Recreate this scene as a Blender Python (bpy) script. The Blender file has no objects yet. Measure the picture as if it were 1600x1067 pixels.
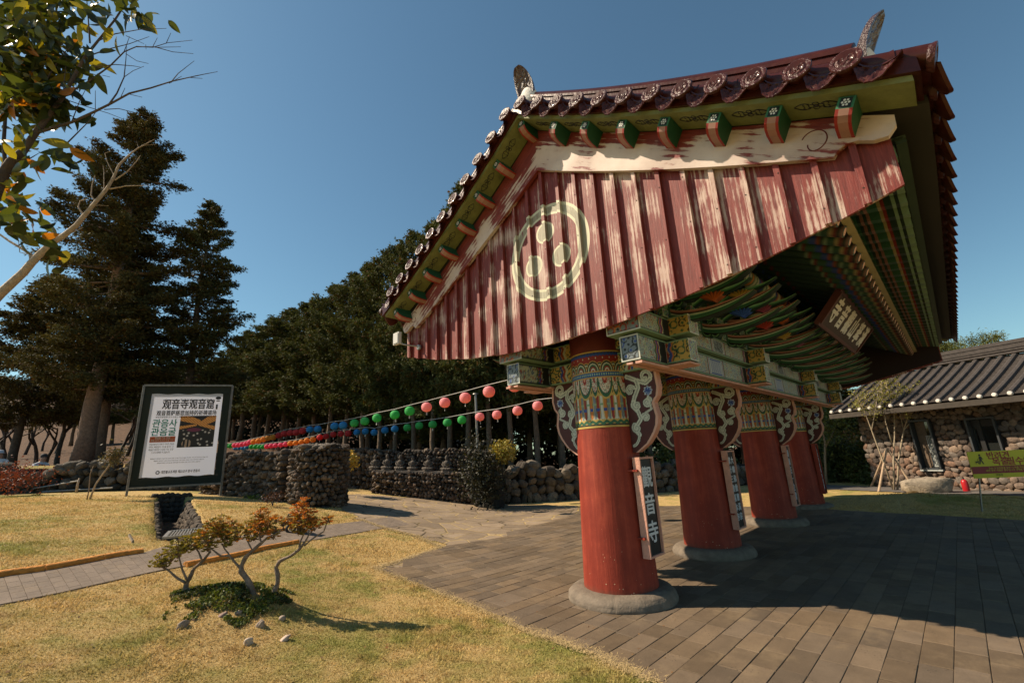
import bpy, math, random
import numpy as np
from mathutils import Vector, Matrix
rad = math.radians
random.seed(7)
RNG = np.random.default_rng(7)
scene = bpy.context.scene
COL = scene.collection

# ------------------------------------------------------------------ camera
# world frame: X runs along the gate's row of pillars (away from the camera), Y across it to the left, Z up
CAM_F, CAM_P, CAM_R, CAM_A, CAM_H = 691.7, 14.62, -2.79, 44.01, 1.6
_a, _p, _r = rad(CAM_A), rad(CAM_P), rad(CAM_R)
FWD = np.array([math.cos(_a)*math.cos(_p), math.sin(_a)*math.cos(_p), math.sin(_p)])
_R0 = np.array([math.sin(_a), -math.cos(_a), 0.0])
_U0 = np.cross(_R0, FWD)
RGT = _R0*math.cos(_r) + _U0*math.sin(_r)
UPV = _U0*math.cos(_r) - _R0*math.sin(_r)
cam_data = bpy.data.cameras.new('camera')
cam_data.sensor_width = 36.0
cam_data.lens = CAM_F/1600*36.0
cam_data.clip_start = 0.05
cam_data.clip_end = 3000
cam = bpy.data.objects.new('camera', cam_data)
COL.objects.link(cam)
_m = Matrix.Identity(4)
for i in range(3):
    _m[i][0] = RGT[i]; _m[i][1] = UPV[i]; _m[i][2] = -FWD[i]
_m[2][3] = CAM_H
cam.matrix_world = _m
scene.camera = cam

# ------------------------------------------------------------------ sky, sun, exposure
SUN_EL = 43.5
SUN_AZ = math.degrees(math.atan2(0.80, -0.60))      # direction towards the sun, from +X towards +Y
world = bpy.data.worlds.new('World'); scene.world = world
world.use_nodes = True
wn, wl = world.node_tree.nodes, world.node_tree.links
wn.clear()
sky = wn.new('ShaderNodeTexSky'); sky.sky_type = 'NISHITA'; sky.sun_disc = False
sky.sun_elevation = rad(SUN_EL)
sky.sun_rotation = rad(90 - SUN_AZ)
sky.altitude = 300; sky.air_density = 1.1; sky.dust_density = 0.5; sky.ozone_density = 1.8
bg = wn.new('ShaderNodeBackground'); bg.inputs[1].default_value = 0.072
wo = wn.new('ShaderNodeOutputWorld')
tint = wn.new('ShaderNodeVectorMath'); tint.operation = 'MULTIPLY'; tint.inputs[1].default_value = (.90, 1.14, 1.06)
wl.new(sky.outputs[0], tint.inputs[0]); wl.new(tint.outputs[0], bg.inputs[0]); wl.new(bg.outputs[0], wo.inputs[0])
sun_d = bpy.data.lights.new('sun', 'SUN'); sun_d.energy = 5.0; sun_d.angle = rad(0.5); sun_d.color = (1.0, 0.83, 0.62)
sun = bpy.data.objects.new('sun', sun_d); COL.objects.link(sun)
_s = Vector((math.cos(rad(SUN_AZ))*math.cos(rad(SUN_EL)), math.sin(rad(SUN_AZ))*math.cos(rad(SUN_EL)), math.sin(rad(SUN_EL))))
sun.rotation_euler = _s.to_track_quat('Z', 'Y').to_euler()
sun.location = (0, 0, 30)
scene.view_settings.view_transform = 'Standard'
scene.view_settings.look = 'None'
scene.view_settings.exposure = 0.50
scene.view_settings.gamma = 1.0
scene.view_settings.use_curve_mapping = False
scene.render.engine = 'CYCLES'
scene.cycles.max_bounces = 6
scene.cycles.diffuse_bounces = 1
scene.cycles.glossy_bounces = 3
scene.cycles.transparent_max_bounces = 8

# ------------------------------------------------------------------ small maths
def ray(px, py):
    d = FWD*CAM_F + RGT*(px-800) - UPV*(py-533.5)
    return d/np.linalg.norm(d)
HF = np.array([math.cos(_a), math.sin(_a), 0.0])      # horizontal forward
HR = _R0
CAMP = np.array([0, 0, CAM_H])
def P(px, py, v):
    'point seen at that pixel, v metres ahead (horizontally)'
    d = ray(px, py); return CAMP + d*(v/(d@HF))
def onY(px, py, Y):
    d = ray(px, py); return CAMP + d*(Y/d[1])
def onX(px, py, X):
    d = ray(px, py); return CAMP + d*(X/d[0])
def uv2xy(u, v): return HR[0]*u+HF[0]*v, HR[1]*u+HF[1]*v
def xy2uv(x, y): return HR[0]*x+HR[1]*y, HF[0]*x+HF[1]*y
def sstep(x, a, b):
    t = np.clip((x-a)/(b-a), 0, 1); return t*t*(3-2*t)
def seg_dist(x, y, pts):
    'distance from (x, y) to a polyline, and the parameter along it'
    best = np.full(np.shape(x), 1e9)
    for (x0, y0), (x1, y1) in zip(pts[:-1], pts[1:]):
        dx, dy = x1-x0, y1-y0; L = dx*dx+dy*dy+1e-12
        t = np.clip(((x-x0)*dx+(y-y0)*dy)/L, 0, 1)
        best = np.minimum(best, np.hypot(x-x0-t*dx, y-y0-t*dy))
    return best
def vnoise(x, y, seed=0):
    'smooth value noise in 0..1'
    xi, yi = np.floor(x).astype(np.int64), np.floor(y).astype(np.int64)
    fx, fy = x-xi, y-yi
    fx = fx*fx*(3-2*fx); fy = fy*fy*(3-2*fy)
    def h(a, b):
        n = (a*374761393 + b*668265263 + seed*974711) & 0x7fffffff
        n = ((n ^ (n >> 13))*1274126177) & 0x7fffffff
        return ((n ^ (n >> 16)) & 0xffff)/65535.0
    return (h(xi, yi)*(1-fx)+h(xi+1, yi)*fx)*(1-fy) + (h(xi, yi+1)*(1-fx)+h(xi+1, yi+1)*fx)*fy
def fbm(x, y, oct=4, seed=0):
    s, a, t = 0, .5, 0
    for i in range(oct):
        s = s + a*vnoise(x*2**i, y*2**i, seed+i); t += a; a *= .5
    return s/t

# ------------------------------------------------------------------ ground height
def ground0(x, y):
    u, v = xy2uv(np.asarray(x, float), np.asarray(y, float))
    t = .7*np.log1p(np.exp(np.clip((-u-1.5)/.7, -30, 30)))
    z = 1.45*(1-np.exp(-t/6.5))
    z = z + .78*sstep(v, 14.35, 14.6)*sstep(-u, 8.4, 9.4)
    z = z + .15*np.maximum(0, v-28)*sstep(-u, 8, 26)*np.exp(-np.maximum(0, v-28)/160)
    z = z + .30*np.maximum(0, v-60)*sstep(-u, 12, 45)*np.exp(-np.maximum(0, v-60)/400)
    z = z + .05*(fbm(x*.35, y*.35, 3, 3)-.5)*sstep(-u, .5, 3)
    # low grass mound at the right beyond the gate
    z = z + .24*np.exp(-(((u-9.6)/2.3)**2+((v-11.9)/.9)**2))
    return z
def hit0(px, py, f=None):
    f = f or ground0
    d = ray(px, py); t = .5
    for i in range(4000):
        p = CAMP + d*t
        g = float(f(p[0], p[1]))
        if p[2] <= g+1e-4: break
        t += max(.004, min((p[2]-g)*.7, .5))
    return p
DITCH = [tuple(hit0(*q)[:2]) for q in ((292, 838), (281, 812), (275, 795), (270, 778))]
MOUND = hit0(372, 950)
def ground(x, y):
    z = ground0(x, y)
    d = seg_dist(x, y, DITCH)
    z = z - .6*(1-sstep(d, .26, .40))
    dm = np.hypot((x-MOUND[0]), (y-MOUND[1]))
    z = z + .16*np.exp(-(dm/.62)**2)
    return z
def G(px, py):
    p = hit0(px, py, ground); return p
def Gz(x, y): return float(ground(np.array([x]), np.array([y]))[0])

# ------------------------------------------------------------------ mesh builder
def lin(h):
    if isinstance(h, str):
        c = [int(h[i:i+2], 16)/255 for i in (0, 2, 4)]
        return tuple(((v+.055)/1.055)**2.4 if v > .04045 else v/12.92 for v in c)
    return tuple(h)
class MB:
    def __init__(s): s.v = []; s.f = []; s.c = []; s.n = 0; s.m = []
    def add(s, V, F, c=None, mi=0):
        V = np.asarray(V, np.float32).reshape(-1, 3)
        if c is None: c = (1, 1, 1)
        c = np.asarray(c, np.float32)
        if c.ndim == 1: c = np.tile(c, (len(V), 1))
        s.v.append(V); s.c.append(c[:, :3])
        if isinstance(F, np.ndarray): fl = [F.astype(np.int64)+s.n]
        else:
            d = {}
            for f in F: d.setdefault(len(f), []).append(f)
            fl = [np.array(q, np.int64)+s.n for q in d.values()]
        for q in fl: s.f.append(q); s.m.append(mi)
        s.n += len(V); return s
    def box(s, c, size, R=None, col=None, mi=0, taper=1.0):
        hx, hy, hz = (k/2 for k in size)
        V = np.array([[x*hx*(taper if z > 0 else 1), y*hy*(taper if z > 0 else 1), z*hz] for x in (-1, 1) for y in (-1, 1) for z in (-1, 1)], float)
        if R is not None: V = V@np.array(R).T
        V = V+np.array(c, float)
        F = [(0, 1, 3, 2), (4, 6, 7, 5), (0, 4, 5, 1), (2, 3, 7, 6), (0, 2, 6, 4), (1, 5, 7, 3)]
        return s.add(V, F, col, mi)
    def bar(s, a, b, w, h, col=None, up=(0, 0, 1), mi=0):
        a = np.array(a, float); b = np.array(b, float); d = b-a; L = np.linalg.norm(d); d = d/L
        side = np.cross(np.array(up, float), d); n = np.linalg.norm(side)
        if n < 1e-6: side = np.array([1., 0, 0])
        else: side = side/n
        u = np.cross(d, side)
        return s.box((a+b)/2, (L, w, h), np.array([d, side, u]).T, col, mi)
    def tube(s, pts, r, n=8, col=None, caps=True, mi=0):
        pts = np.asarray(pts, float); K = len(pts)
        r = np.full(K, r, float) if np.isscalar(r) else np.asarray(r, float)
        T = np.gradient(pts, axis=0); T /= np.linalg.norm(T, axis=1)[:, None]+1e-12
        a = np.array([0, 0, 1.]) if abs(T[0][2]) < .9 else np.array([1., 0, 0])
        V = []
        N = np.cross(T[0], a); N /= np.linalg.norm(N)
        for k in range(K):
            N = N-T[k]*(N@T[k]); N /= np.linalg.norm(N)+1e-12
            B = np.cross(T[k], N)
            ang = np.arange(n)*2*math.pi/n
            V.append(pts[k]+r[k]*(np.cos(ang)[:, None]*N+np.sin(ang)[:, None]*B))
        V = np.concatenate(V)
        i = np.arange(n); j = (i+1) % n
        F = np.concatenate([np.stack([k*n+i, k*n+j, (k+1)*n+j, (k+1)*n+i], 1) for k in range(K-1)])
        if col is not None and np.ndim(col) == 2: cc = np.repeat(np.asarray(col), n, 0)
        else: cc = col
        s.add(V, F, cc, mi)
        if caps:
            s.f.append(np.array([list(range(n))[::-1]], np.int64)+s.n-K*n); s.m.append(mi)
            s.f.append(np.array([list(range(n))], np.int64)+s.n-n); s.m.append(mi)
        return s
    def lathe(s, prof, n=32, c=(0, 0, 0), col=None, R=None, mi=0, closed=False):
        prof = np.asarray(prof, float); K = len(prof)
        ang = np.arange(n)*2*math.pi/n
        V = np.concatenate([np.stack([p[0]*np.cos(ang), p[0]*np.sin(ang), np.full(n, p[1])], 1) for p in prof])
        if R is not None: V = V@np.array(R).T
        V = V+np.array(c, float)
        i = np.arange(n); j = (i+1) % n
        F = np.concatenate([np.stack([k*n+i, k*n+j, (k+1)*n+j, (k+1)*n+i], 1) for k in range(K-1)])
        cc = np.repeat(np.asarray(col), n, 0) if (col is not None and np.ndim(col) == 2) else col
        return s.add(V, F, cc, mi)
    def prism(s, out, origin, ax, ay, an, th, col=None, mi=0, sidecol=None):
        'flat outline (2D) extruded by th along an, centred on origin'
        out = np.asarray(out, float); n = len(out)
        o = np.array(origin, float); ax, ay, an = (np.array(k, float) for k in (ax, ay, an))
        base = o+out[:, :1]*ax+out[:, 1:2]*ay
        V = np.concatenate([base-an*th/2, base+an*th/2])
        s.add(V, [tuple(range(n))[::-1], tuple(range(n, 2*n))], col, mi)
        s.add(V, [(i, (i+1) % n, n+(i+1) % n, n+i) for i in range(n)], sidecol if sidecol is not None else col, mi)
        return s
    def grid(s, PT, col=None, mi=0, flip=False):
        'PT: (nu, nv, 3)'
        nu, nv = PT.shape[:2]
        i = np.arange(nu*nv).reshape(nu, nv)
        F = np.stack([i[:-1, :-1], i[1:, :-1], i[1:, 1:], i[:-1, 1:]], -1).reshape(-1, 4)
        if flip: F = F[:, ::-1]
        if col is not None and np.ndim(col) == 3: col = col.reshape(-1, 3)
        return s.add(PT.reshape(-1, 3), F, col, mi)
    def mesh(s, name, mats, smooth=False):
        me = bpy.data.meshes.new(name)
        V = np.concatenate(s.v); Cc = np.concatenate(s.c)
        fl = s.f
        tot = np.concatenate([np.full(len(q), q.shape[1], np.int32) for q in fl])
        idx = np.concatenate([q.reshape(-1) for q in fl]).astype(np.int32)
        me.vertices.add(len(V)); me.vertices.foreach_set('co', V.reshape(-1))
        me.loops.add(len(idx)); me.loops.foreach_set('vertex_index', idx)
        me.polygons.add(len(tot))
        st = np.concatenate([[0], np.cumsum(tot)[:-1]]).astype(np.int32)
        me.polygons.foreach_set('loop_start', st); me.polygons.foreach_set('loop_total', tot)
        mi = np.concatenate([np.full(len(q), m, np.int32) for q, m in zip(fl, s.m)])
        me.polygons.foreach_set('material_index', mi)
        me.update(calc_edges=True)
        at = me.color_attributes.new('Col', 'FLOAT_COLOR', 'POINT')
        at.data.foreach_set('color', np.concatenate([Cc, np.ones((len(Cc), 1), np.float32)], 1).reshape(-1).astype(np.float32))
        if not isinstance(mats, (list, tuple)): mats = [mats]
        for m in mats: me.materials.append(m)
        if smooth is True: me.polygons.foreach_set('use_smooth', np.ones(len(tot), bool))
        elif smooth:
            me.polygons.foreach_set('use_smooth', np.ones(len(tot), bool))
            me.set_sharp_from_angle(angle=rad(smooth))
        else: me.polygons.foreach_set('use_smooth', np.zeros(len(tot), bool))
        me.validate(clean_customdata=False)
        return me
    def build(s, name, mats, parent=None, smooth=False, label=None):
        'one mesh object; vertices are given in world metres'
        o = bpy.data.objects.new(name, s.mesh(name, mats, smooth)); COL.objects.link(o)
        attach(o, parent)
        if label: o['label'] = label
        return o
def attach(o, parent):
    if parent is not None:
        o.parent = parent
        if parent.type == 'EMPTY' and parent.parent is None:
            o.location = tuple(-Vector(parent.location))
def tag(o, label=None, cat=None, group=None, kind=None):
    if label: o['label'] = label
    if cat: o['category'] = cat
    if group: o['group'] = group
    if kind: o['kind'] = kind
    return o
def thing(name, loc, label, cat, group=None):
    o = bpy.data.objects.new(name, None); COL.objects.link(o); o.empty_display_size = .2
    o.location = tuple(float(k) for k in loc)
    return tag(o, label, cat, group)
def dup(root, loc, label=None, rotz=None, scale=None):
    'copy of a thing with copies of its parts and sub-parts'
    r = root.copy(); COL.objects.link(r); r.location = tuple(float(k) for k in loc)
    if rotz is not None: r.rotation_euler = (0, 0, rotz)
    if scale is not None: r.scale = (scale,)*3 if np.isscalar(scale) else scale
    if label: r['label'] = label
    for ch in list(root.children):
        c = ch.copy(); COL.objects.link(c); c.parent = r
        for g in list(ch.children):
            d = g.copy(); COL.objects.link(d); d.parent = c
    return r

# ------------------------------------------------------------------ materials
def mat(name, base=(.5, .5, .5), rough=.6, attr=False, noise=None, bump=None, metal=0, coat=0, spec=None, mul=None, transl=None, ttint=(1.5, 1.3, .6)):
    '''base colour or vertex colour; noise=(scale, amount[, detail]) varies the brightness; bump=(scale, strength)'''
    m = bpy.data.materials.new(name); m.use_nodes = True
    nt = m.node_tree; N, L = nt.nodes, nt.links
    b = N['Principled BSDF']
    b.inputs['Roughness'].default_value = rough
    b.inputs['Metallic'].default_value = metal
    if coat: b.inputs['Coat Weight'].default_value = coat; b.inputs['Coat Roughness'].default_value = .08
    if spec is not None: b.inputs['Specular IOR Level'].default_value = spec
    src = None
    if attr:
        a = N.new('ShaderNodeAttribute'); a.attribute_name = 'Col'; src = a.outputs['Color']
    else:
        r = N.new('ShaderNodeRGB'); r.outputs[0].default_value = (*base, 1); src = r.outputs[0]
    tc = N.new('ShaderNodeTexCoord')
    if noise:
        t = N.new('ShaderNodeTexNoise'); t.inputs['Scale'].default_value = noise[0]; t.inputs['Detail'].default_value = noise[2] if len(noise) > 2 else 6
        t.inputs['Roughness'].default_value = .65
        L.new(tc.outputs['Object'], t.inputs['Vector'])
        mr = N.new('ShaderNodeMapRange'); mr.inputs[1].default_value = .3; mr.inputs[2].default_value = .7
        mr.inputs[3].default_value = 1-noise[1]; mr.inputs[4].default_value = 1+noise[1]
        L.new(t.outputs['Fac'], mr.inputs[0])
        vm = N.new('ShaderNodeVectorMath'); vm.operation = 'SCALE'
        L.new(src, vm.inputs[0]); L.new(mr.outputs[0], vm.inputs['Scale']); src = vm.outputs[0]
    L.new(src, b.inputs['Base Color'])
    if bump:
        t = N.new('ShaderNodeTexNoise'); t.inputs['Scale'].default_value = bump[0]; t.inputs['Detail'].default_value = 5
        L.new(tc.outputs['Object'], t.inputs['Vector'])
        bp = N.new('ShaderNodeBump'); bp.inputs['Strength'].default_value = bump[1]; bp.inputs['Distance'].default_value = bump[2] if len(bump) > 2 else .02
        L.new(t.outputs['Fac'], bp.inputs['Height']); L.new(bp.outputs[0], b.inputs['Normal'])
    if transl:
        tr = N.new('ShaderNodeBsdfTranslucent'); mx = N.new('ShaderNodeMixShader'); mx.inputs[0].default_value = transl
        vm2 = N.new('ShaderNodeVectorMath'); vm2.operation = 'MULTIPLY'; vm2.inputs[1].default_value = ttint
        L.new(src, vm2.inputs[0]); L.new(vm2.outputs[0], tr.inputs['Color'])
        L.new(b.outputs[0], mx.inputs[1]); L.new(tr.outputs[0], mx.inputs[2])
        L.new(mx.outputs[0], N['Material Output'].inputs['Surface'])
    return m
def ng(m):
    return m.node_tree.nodes, m.node_tree.links, m.node_tree.nodes['Principled BSDF']
def node(N, L, typ, ins=None, **kw):
    n = N.new(typ)
    for k, v in kw.items(): setattr(n, k, v)
    for k, v in (ins or {}).items():
        if isinstance(v, bpy.types.NodeSocket): L.new(v, n.inputs[k])
        else: n.inputs[k].default_value = v
    return n
def ramp(N, L, fac, stops, interp='LINEAR'):
    r = N.new('ShaderNodeValToRGB'); r.color_ramp.interpolation = interp
    e = r.color_ramp.elements
    while len(e) < len(stops): e.new(.5)
    for q, (p, c) in zip(e, stops): q.position = p; q.color = (*c[:3], 1) if len(c) >= 3 else (c[0],)*3+(1,)
    L.new(fac, r.inputs[0]); return r.outputs[0]
def mathn(N, L, op, a, b=None, clamp=False):
    n = N.new('ShaderNodeMath'); n.operation = op; n.use_clamp = clamp
    for i, v in enumerate((a, b)):
        if v is None: continue
        if isinstance(v, bpy.types.NodeSocket): L.new(v, n.inputs[i])
        else: n.inputs[i].default_value = v
    return n.outputs[0]
def mixc(N, L, f, a, b):
    n = N.new('ShaderNodeMix'); n.data_type = 'RGBA'
    for k, v in ((0, f), (6, a), (7, b)):
        if isinstance(v, bpy.types.NodeSocket): L.new(v, n.inputs[k])
        elif k == 0: n.inputs[k].default_value = v
        else: n.inputs[k].default_value = (*v[:3], 1)
    return n.outputs[2]

def text_mesh(name, body, origin, ax, ay, size, material, parent, bold=0.0, th=.004, width=None, vertical=False, align='CENTER', lift=None, spacing=1.0, shear=0):
    'lettering as a thin raised mesh; origin is the middle of the line (first line when several)'
    cu = bpy.data.curves.new(name, 'FONT')
    cu.body = '\n'.join(body) if vertical else body
    cu.align_x = align; cu.align_y = 'CENTER'; cu.size = size; cu.extrude = th/2; cu.shear = shear
    cu.space_line = spacing; cu.resolution_u = 3
    o = bpy.data.objects.new(name, cu); COL.objects.link(o)
    bpy.context.view_layer.update()
    dg = bpy.context.evaluated_depsgraph_get()
    me = bpy.data.meshes.new_from_object(o.evaluated_get(dg))
    bpy.data.objects.remove(o)
    nv = len(me.vertices); co = np.empty(nv*3, np.float32); me.vertices.foreach_get('co', co); co = co.reshape(-1, 3)
    if width and nv:
        w = co[:, 0].max()-co[:, 0].min(); co[:, 0] = (co[:, 0])*(width/w)
    ax = np.array(ax, float); ay = np.array(ay, float); an = np.cross(ax, ay)
    W = np.array(origin, float)+co[:, :1]*ax+co[:, 1:2]*ay+(co[:, 2:3]+th/2)*an
    nl = len(me.loops); li = np.empty(nl, np.int32); me.loops.foreach_get('vertex_index', li)
    lt = np.empty(len(me.polygons), np.int32); me.polygons.foreach_get('loop_total', lt)
    bpy.data.meshes.remove(me)
    # heavier strokes: the same lettering laid again a hair to each side, each layer a little prouder
    offs = [(0, 0)]+([(-1, 0), (1, 0), (0, 1), (0, -1)] if bold > 0 else [])
    b_ = size*.018 if bold > 0 else 0
    if bold >= .01: b_ = size*.028
    V = np.concatenate([W+ax*i*b_+ay*j*b_+an*(.0004*k) for k, (i, j) in enumerate(offs)]).astype(np.float32)
    m2 = bpy.data.meshes.new(name); m2.vertices.add(len(V)); m2.vertices.foreach_set('co', V.reshape(-1))
    LI = np.concatenate([li+nv*k for k in range(len(offs))]).astype(np.int32); LT = np.tile(lt, len(offs)).astype(np.int32)
    m2.loops.add(len(LI)); m2.loops.foreach_set('vertex_index', LI); m2.polygons.add(len(LT))
    m2.polygons.foreach_set('loop_start', np.concatenate([[0], np.cumsum(LT)[:-1]]).astype(np.int32)); m2.polygons.foreach_set('loop_total', LT)
    m2.polygons.foreach_set('use_smooth', np.zeros(len(LT), bool)); m2.update(calc_edges=True); m2.validate(); m2.materials.append(material)
    q = bpy.data.objects.new(name, m2); COL.objects.link(q); attach(q, parent)
    return q
# ================================================================== the gate
YC = 3.09; XG0, XG1 = 3.9, 14.39; XC = (XG0+XG1)/2
PX = [4.79, 7.48, 10.81, 13.50]
def PF(s): return 5.70-.691*s+.036*s*s          # top of the verge board, s metres from the ridge line
PAL = dict(out='aeb49c', grn='24583c', blu='25448c', red='8a2618', orn='b46c28', yel='b89a50', drk='101814', pnk='c98a74', wht='c0c2b6', lgr='7a9676', gry='6f7a80', cyn='4f8f9a')
PAL = {k: np.array(lin(v)) for k, v in PAL.items()}
def pillar_mat():
    m = bpy.data.materials.new('pillar red paint'); m.use_nodes = True; N, L, b = ng(m)
    tc = N.new('ShaderNodeTexCoord'); sx = node(N, L, 'ShaderNodeSeparateXYZ', {0: tc.outputs['Object']})
    mp = node(N, L, 'ShaderNodeMapping', {'Vector': tc.outputs['Object'], 'Scale': (14, 14, .8)})
    n1 = node(N, L, 'ShaderNodeTexNoise', {'Vector': mp.outputs[0], 'Scale': 1.0, 'Detail': 7.0, 'Roughness': .65})
    n2 = node(N, L, 'ShaderNodeTexNoise', {'Vector': tc.outputs['Object'], 'Scale': 3.0, 'Detail': 8.0, 'Roughness': .7})
    n3 = node(N, L, 'ShaderNodeTexNoise', {'Vector': tc.outputs['Object'], 'Scale': 55.0, 'Detail': 6.0, 'Roughness': .7})
    k = mathn(N, L, 'ADD', mathn(N, L, 'MULTIPLY', n1.outputs['Fac'], .5), mathn(N, L, 'MULTIPLY', n2.outputs['Fac'], .5))
    c = ramp(N, L, k, [(.32, (.18, .022, .012)), (.5, (.25, .034, .018)), (.66, (.39, .066, .034))])
    v = node(N, L, 'ShaderNodeTexVoronoi', {'Vector': tc.outputs['Object'], 'Scale': 26.0})
    lim = node(N, L, 'ShaderNodeMapRange', {0: sx.outputs['Z'], 1: .12, 2: 1.1, 3: .17, 4: .0}); lim.clamp = True
    rar = node(N, L, 'ShaderNodeTexNoise', {'Vector': tc.outputs['Object'], 'Scale': 4.5, 'Detail': 2.0})
    chip = mathn(N, L, 'MULTIPLY', mathn(N, L, 'LESS_THAN', v.outputs['Distance'], lim.outputs[0]), mathn(N, L, 'GREATER_THAN', rar.outputs['Fac'], .57))
    c = mixc(N, L, chip, c, (.55, .40, .26))
    dirt = node(N, L, 'ShaderNodeMapRange', {0: mathn(N, L, 'ADD', sx.outputs['Z'], mathn(N, L, 'MULTIPLY', n2.outputs['Fac'], .22)), 1: .30, 2: .22, 3: 0.0, 4: .6}); dirt.clamp = True
    c = mixc(N, L, dirt.outputs[0], c, (.12, .07, .045))
    L.new(c, b.inputs['Base Color']); b.inputs['Roughness'].default_value = .6; b.inputs['Specular IOR Level'].default_value = .3
    h = mathn(N, L, 'ADD', mathn(N, L, 'MULTIPLY', n1.outputs['Fac'], 1.0), mathn(N, L, 'MULTIPLY', n3.outputs['Fac'], .35))
    bp = node(N, L, 'ShaderNodeBump', {'Height': h, 'Strength': .55, 'Distance': .012}); L.new(bp.outputs[0], b.inputs['Normal'])
    return m
M_red = pillar_mat()
M_darkred = mat('dark red paint', (.13, .018, .014), .6, noise=(6, .2))
M_paint = mat('dancheong paint', rough=.6, attr=True, noise=(7, .12))
M_glaze = mat('brown glazed tile', (.058, .013, .008), .34, noise=(5, .35), bump=(22, .3, .01), coat=.12, spec=.22)
M_glazerel = mat('moulded glazed tile face', (.062, .017, .013), .36, noise=(14, .4), bump=(38, .7, .02), coat=.12, spec=.28)
M_plaster = mat('white lime plaster', (.72, .69, .64), .9, noise=(10, .12), bump=(25, .4))
M_stonebase = mat('pillar base stone', (.17, .135, .10), .85, noise=(9, .3, 10), bump=(40, .35, .02))
M_greenboard = mat('green painted board', (.18, .195, .065), .7, noise=(9, .22), bump=(40, .2))
M_black = mat('black paint', (.010, .010, .011), .5)
M_whitep = mat('white lettering paint', (.62, .64, .66), .6)
M_pinkwood = mat('faded pink timber', (.58, .30, .22), .7, noise=(12, .18), bump=(50, .3))
M_cream = mat('cream paint', (.50, .50, .36), .7)

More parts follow.
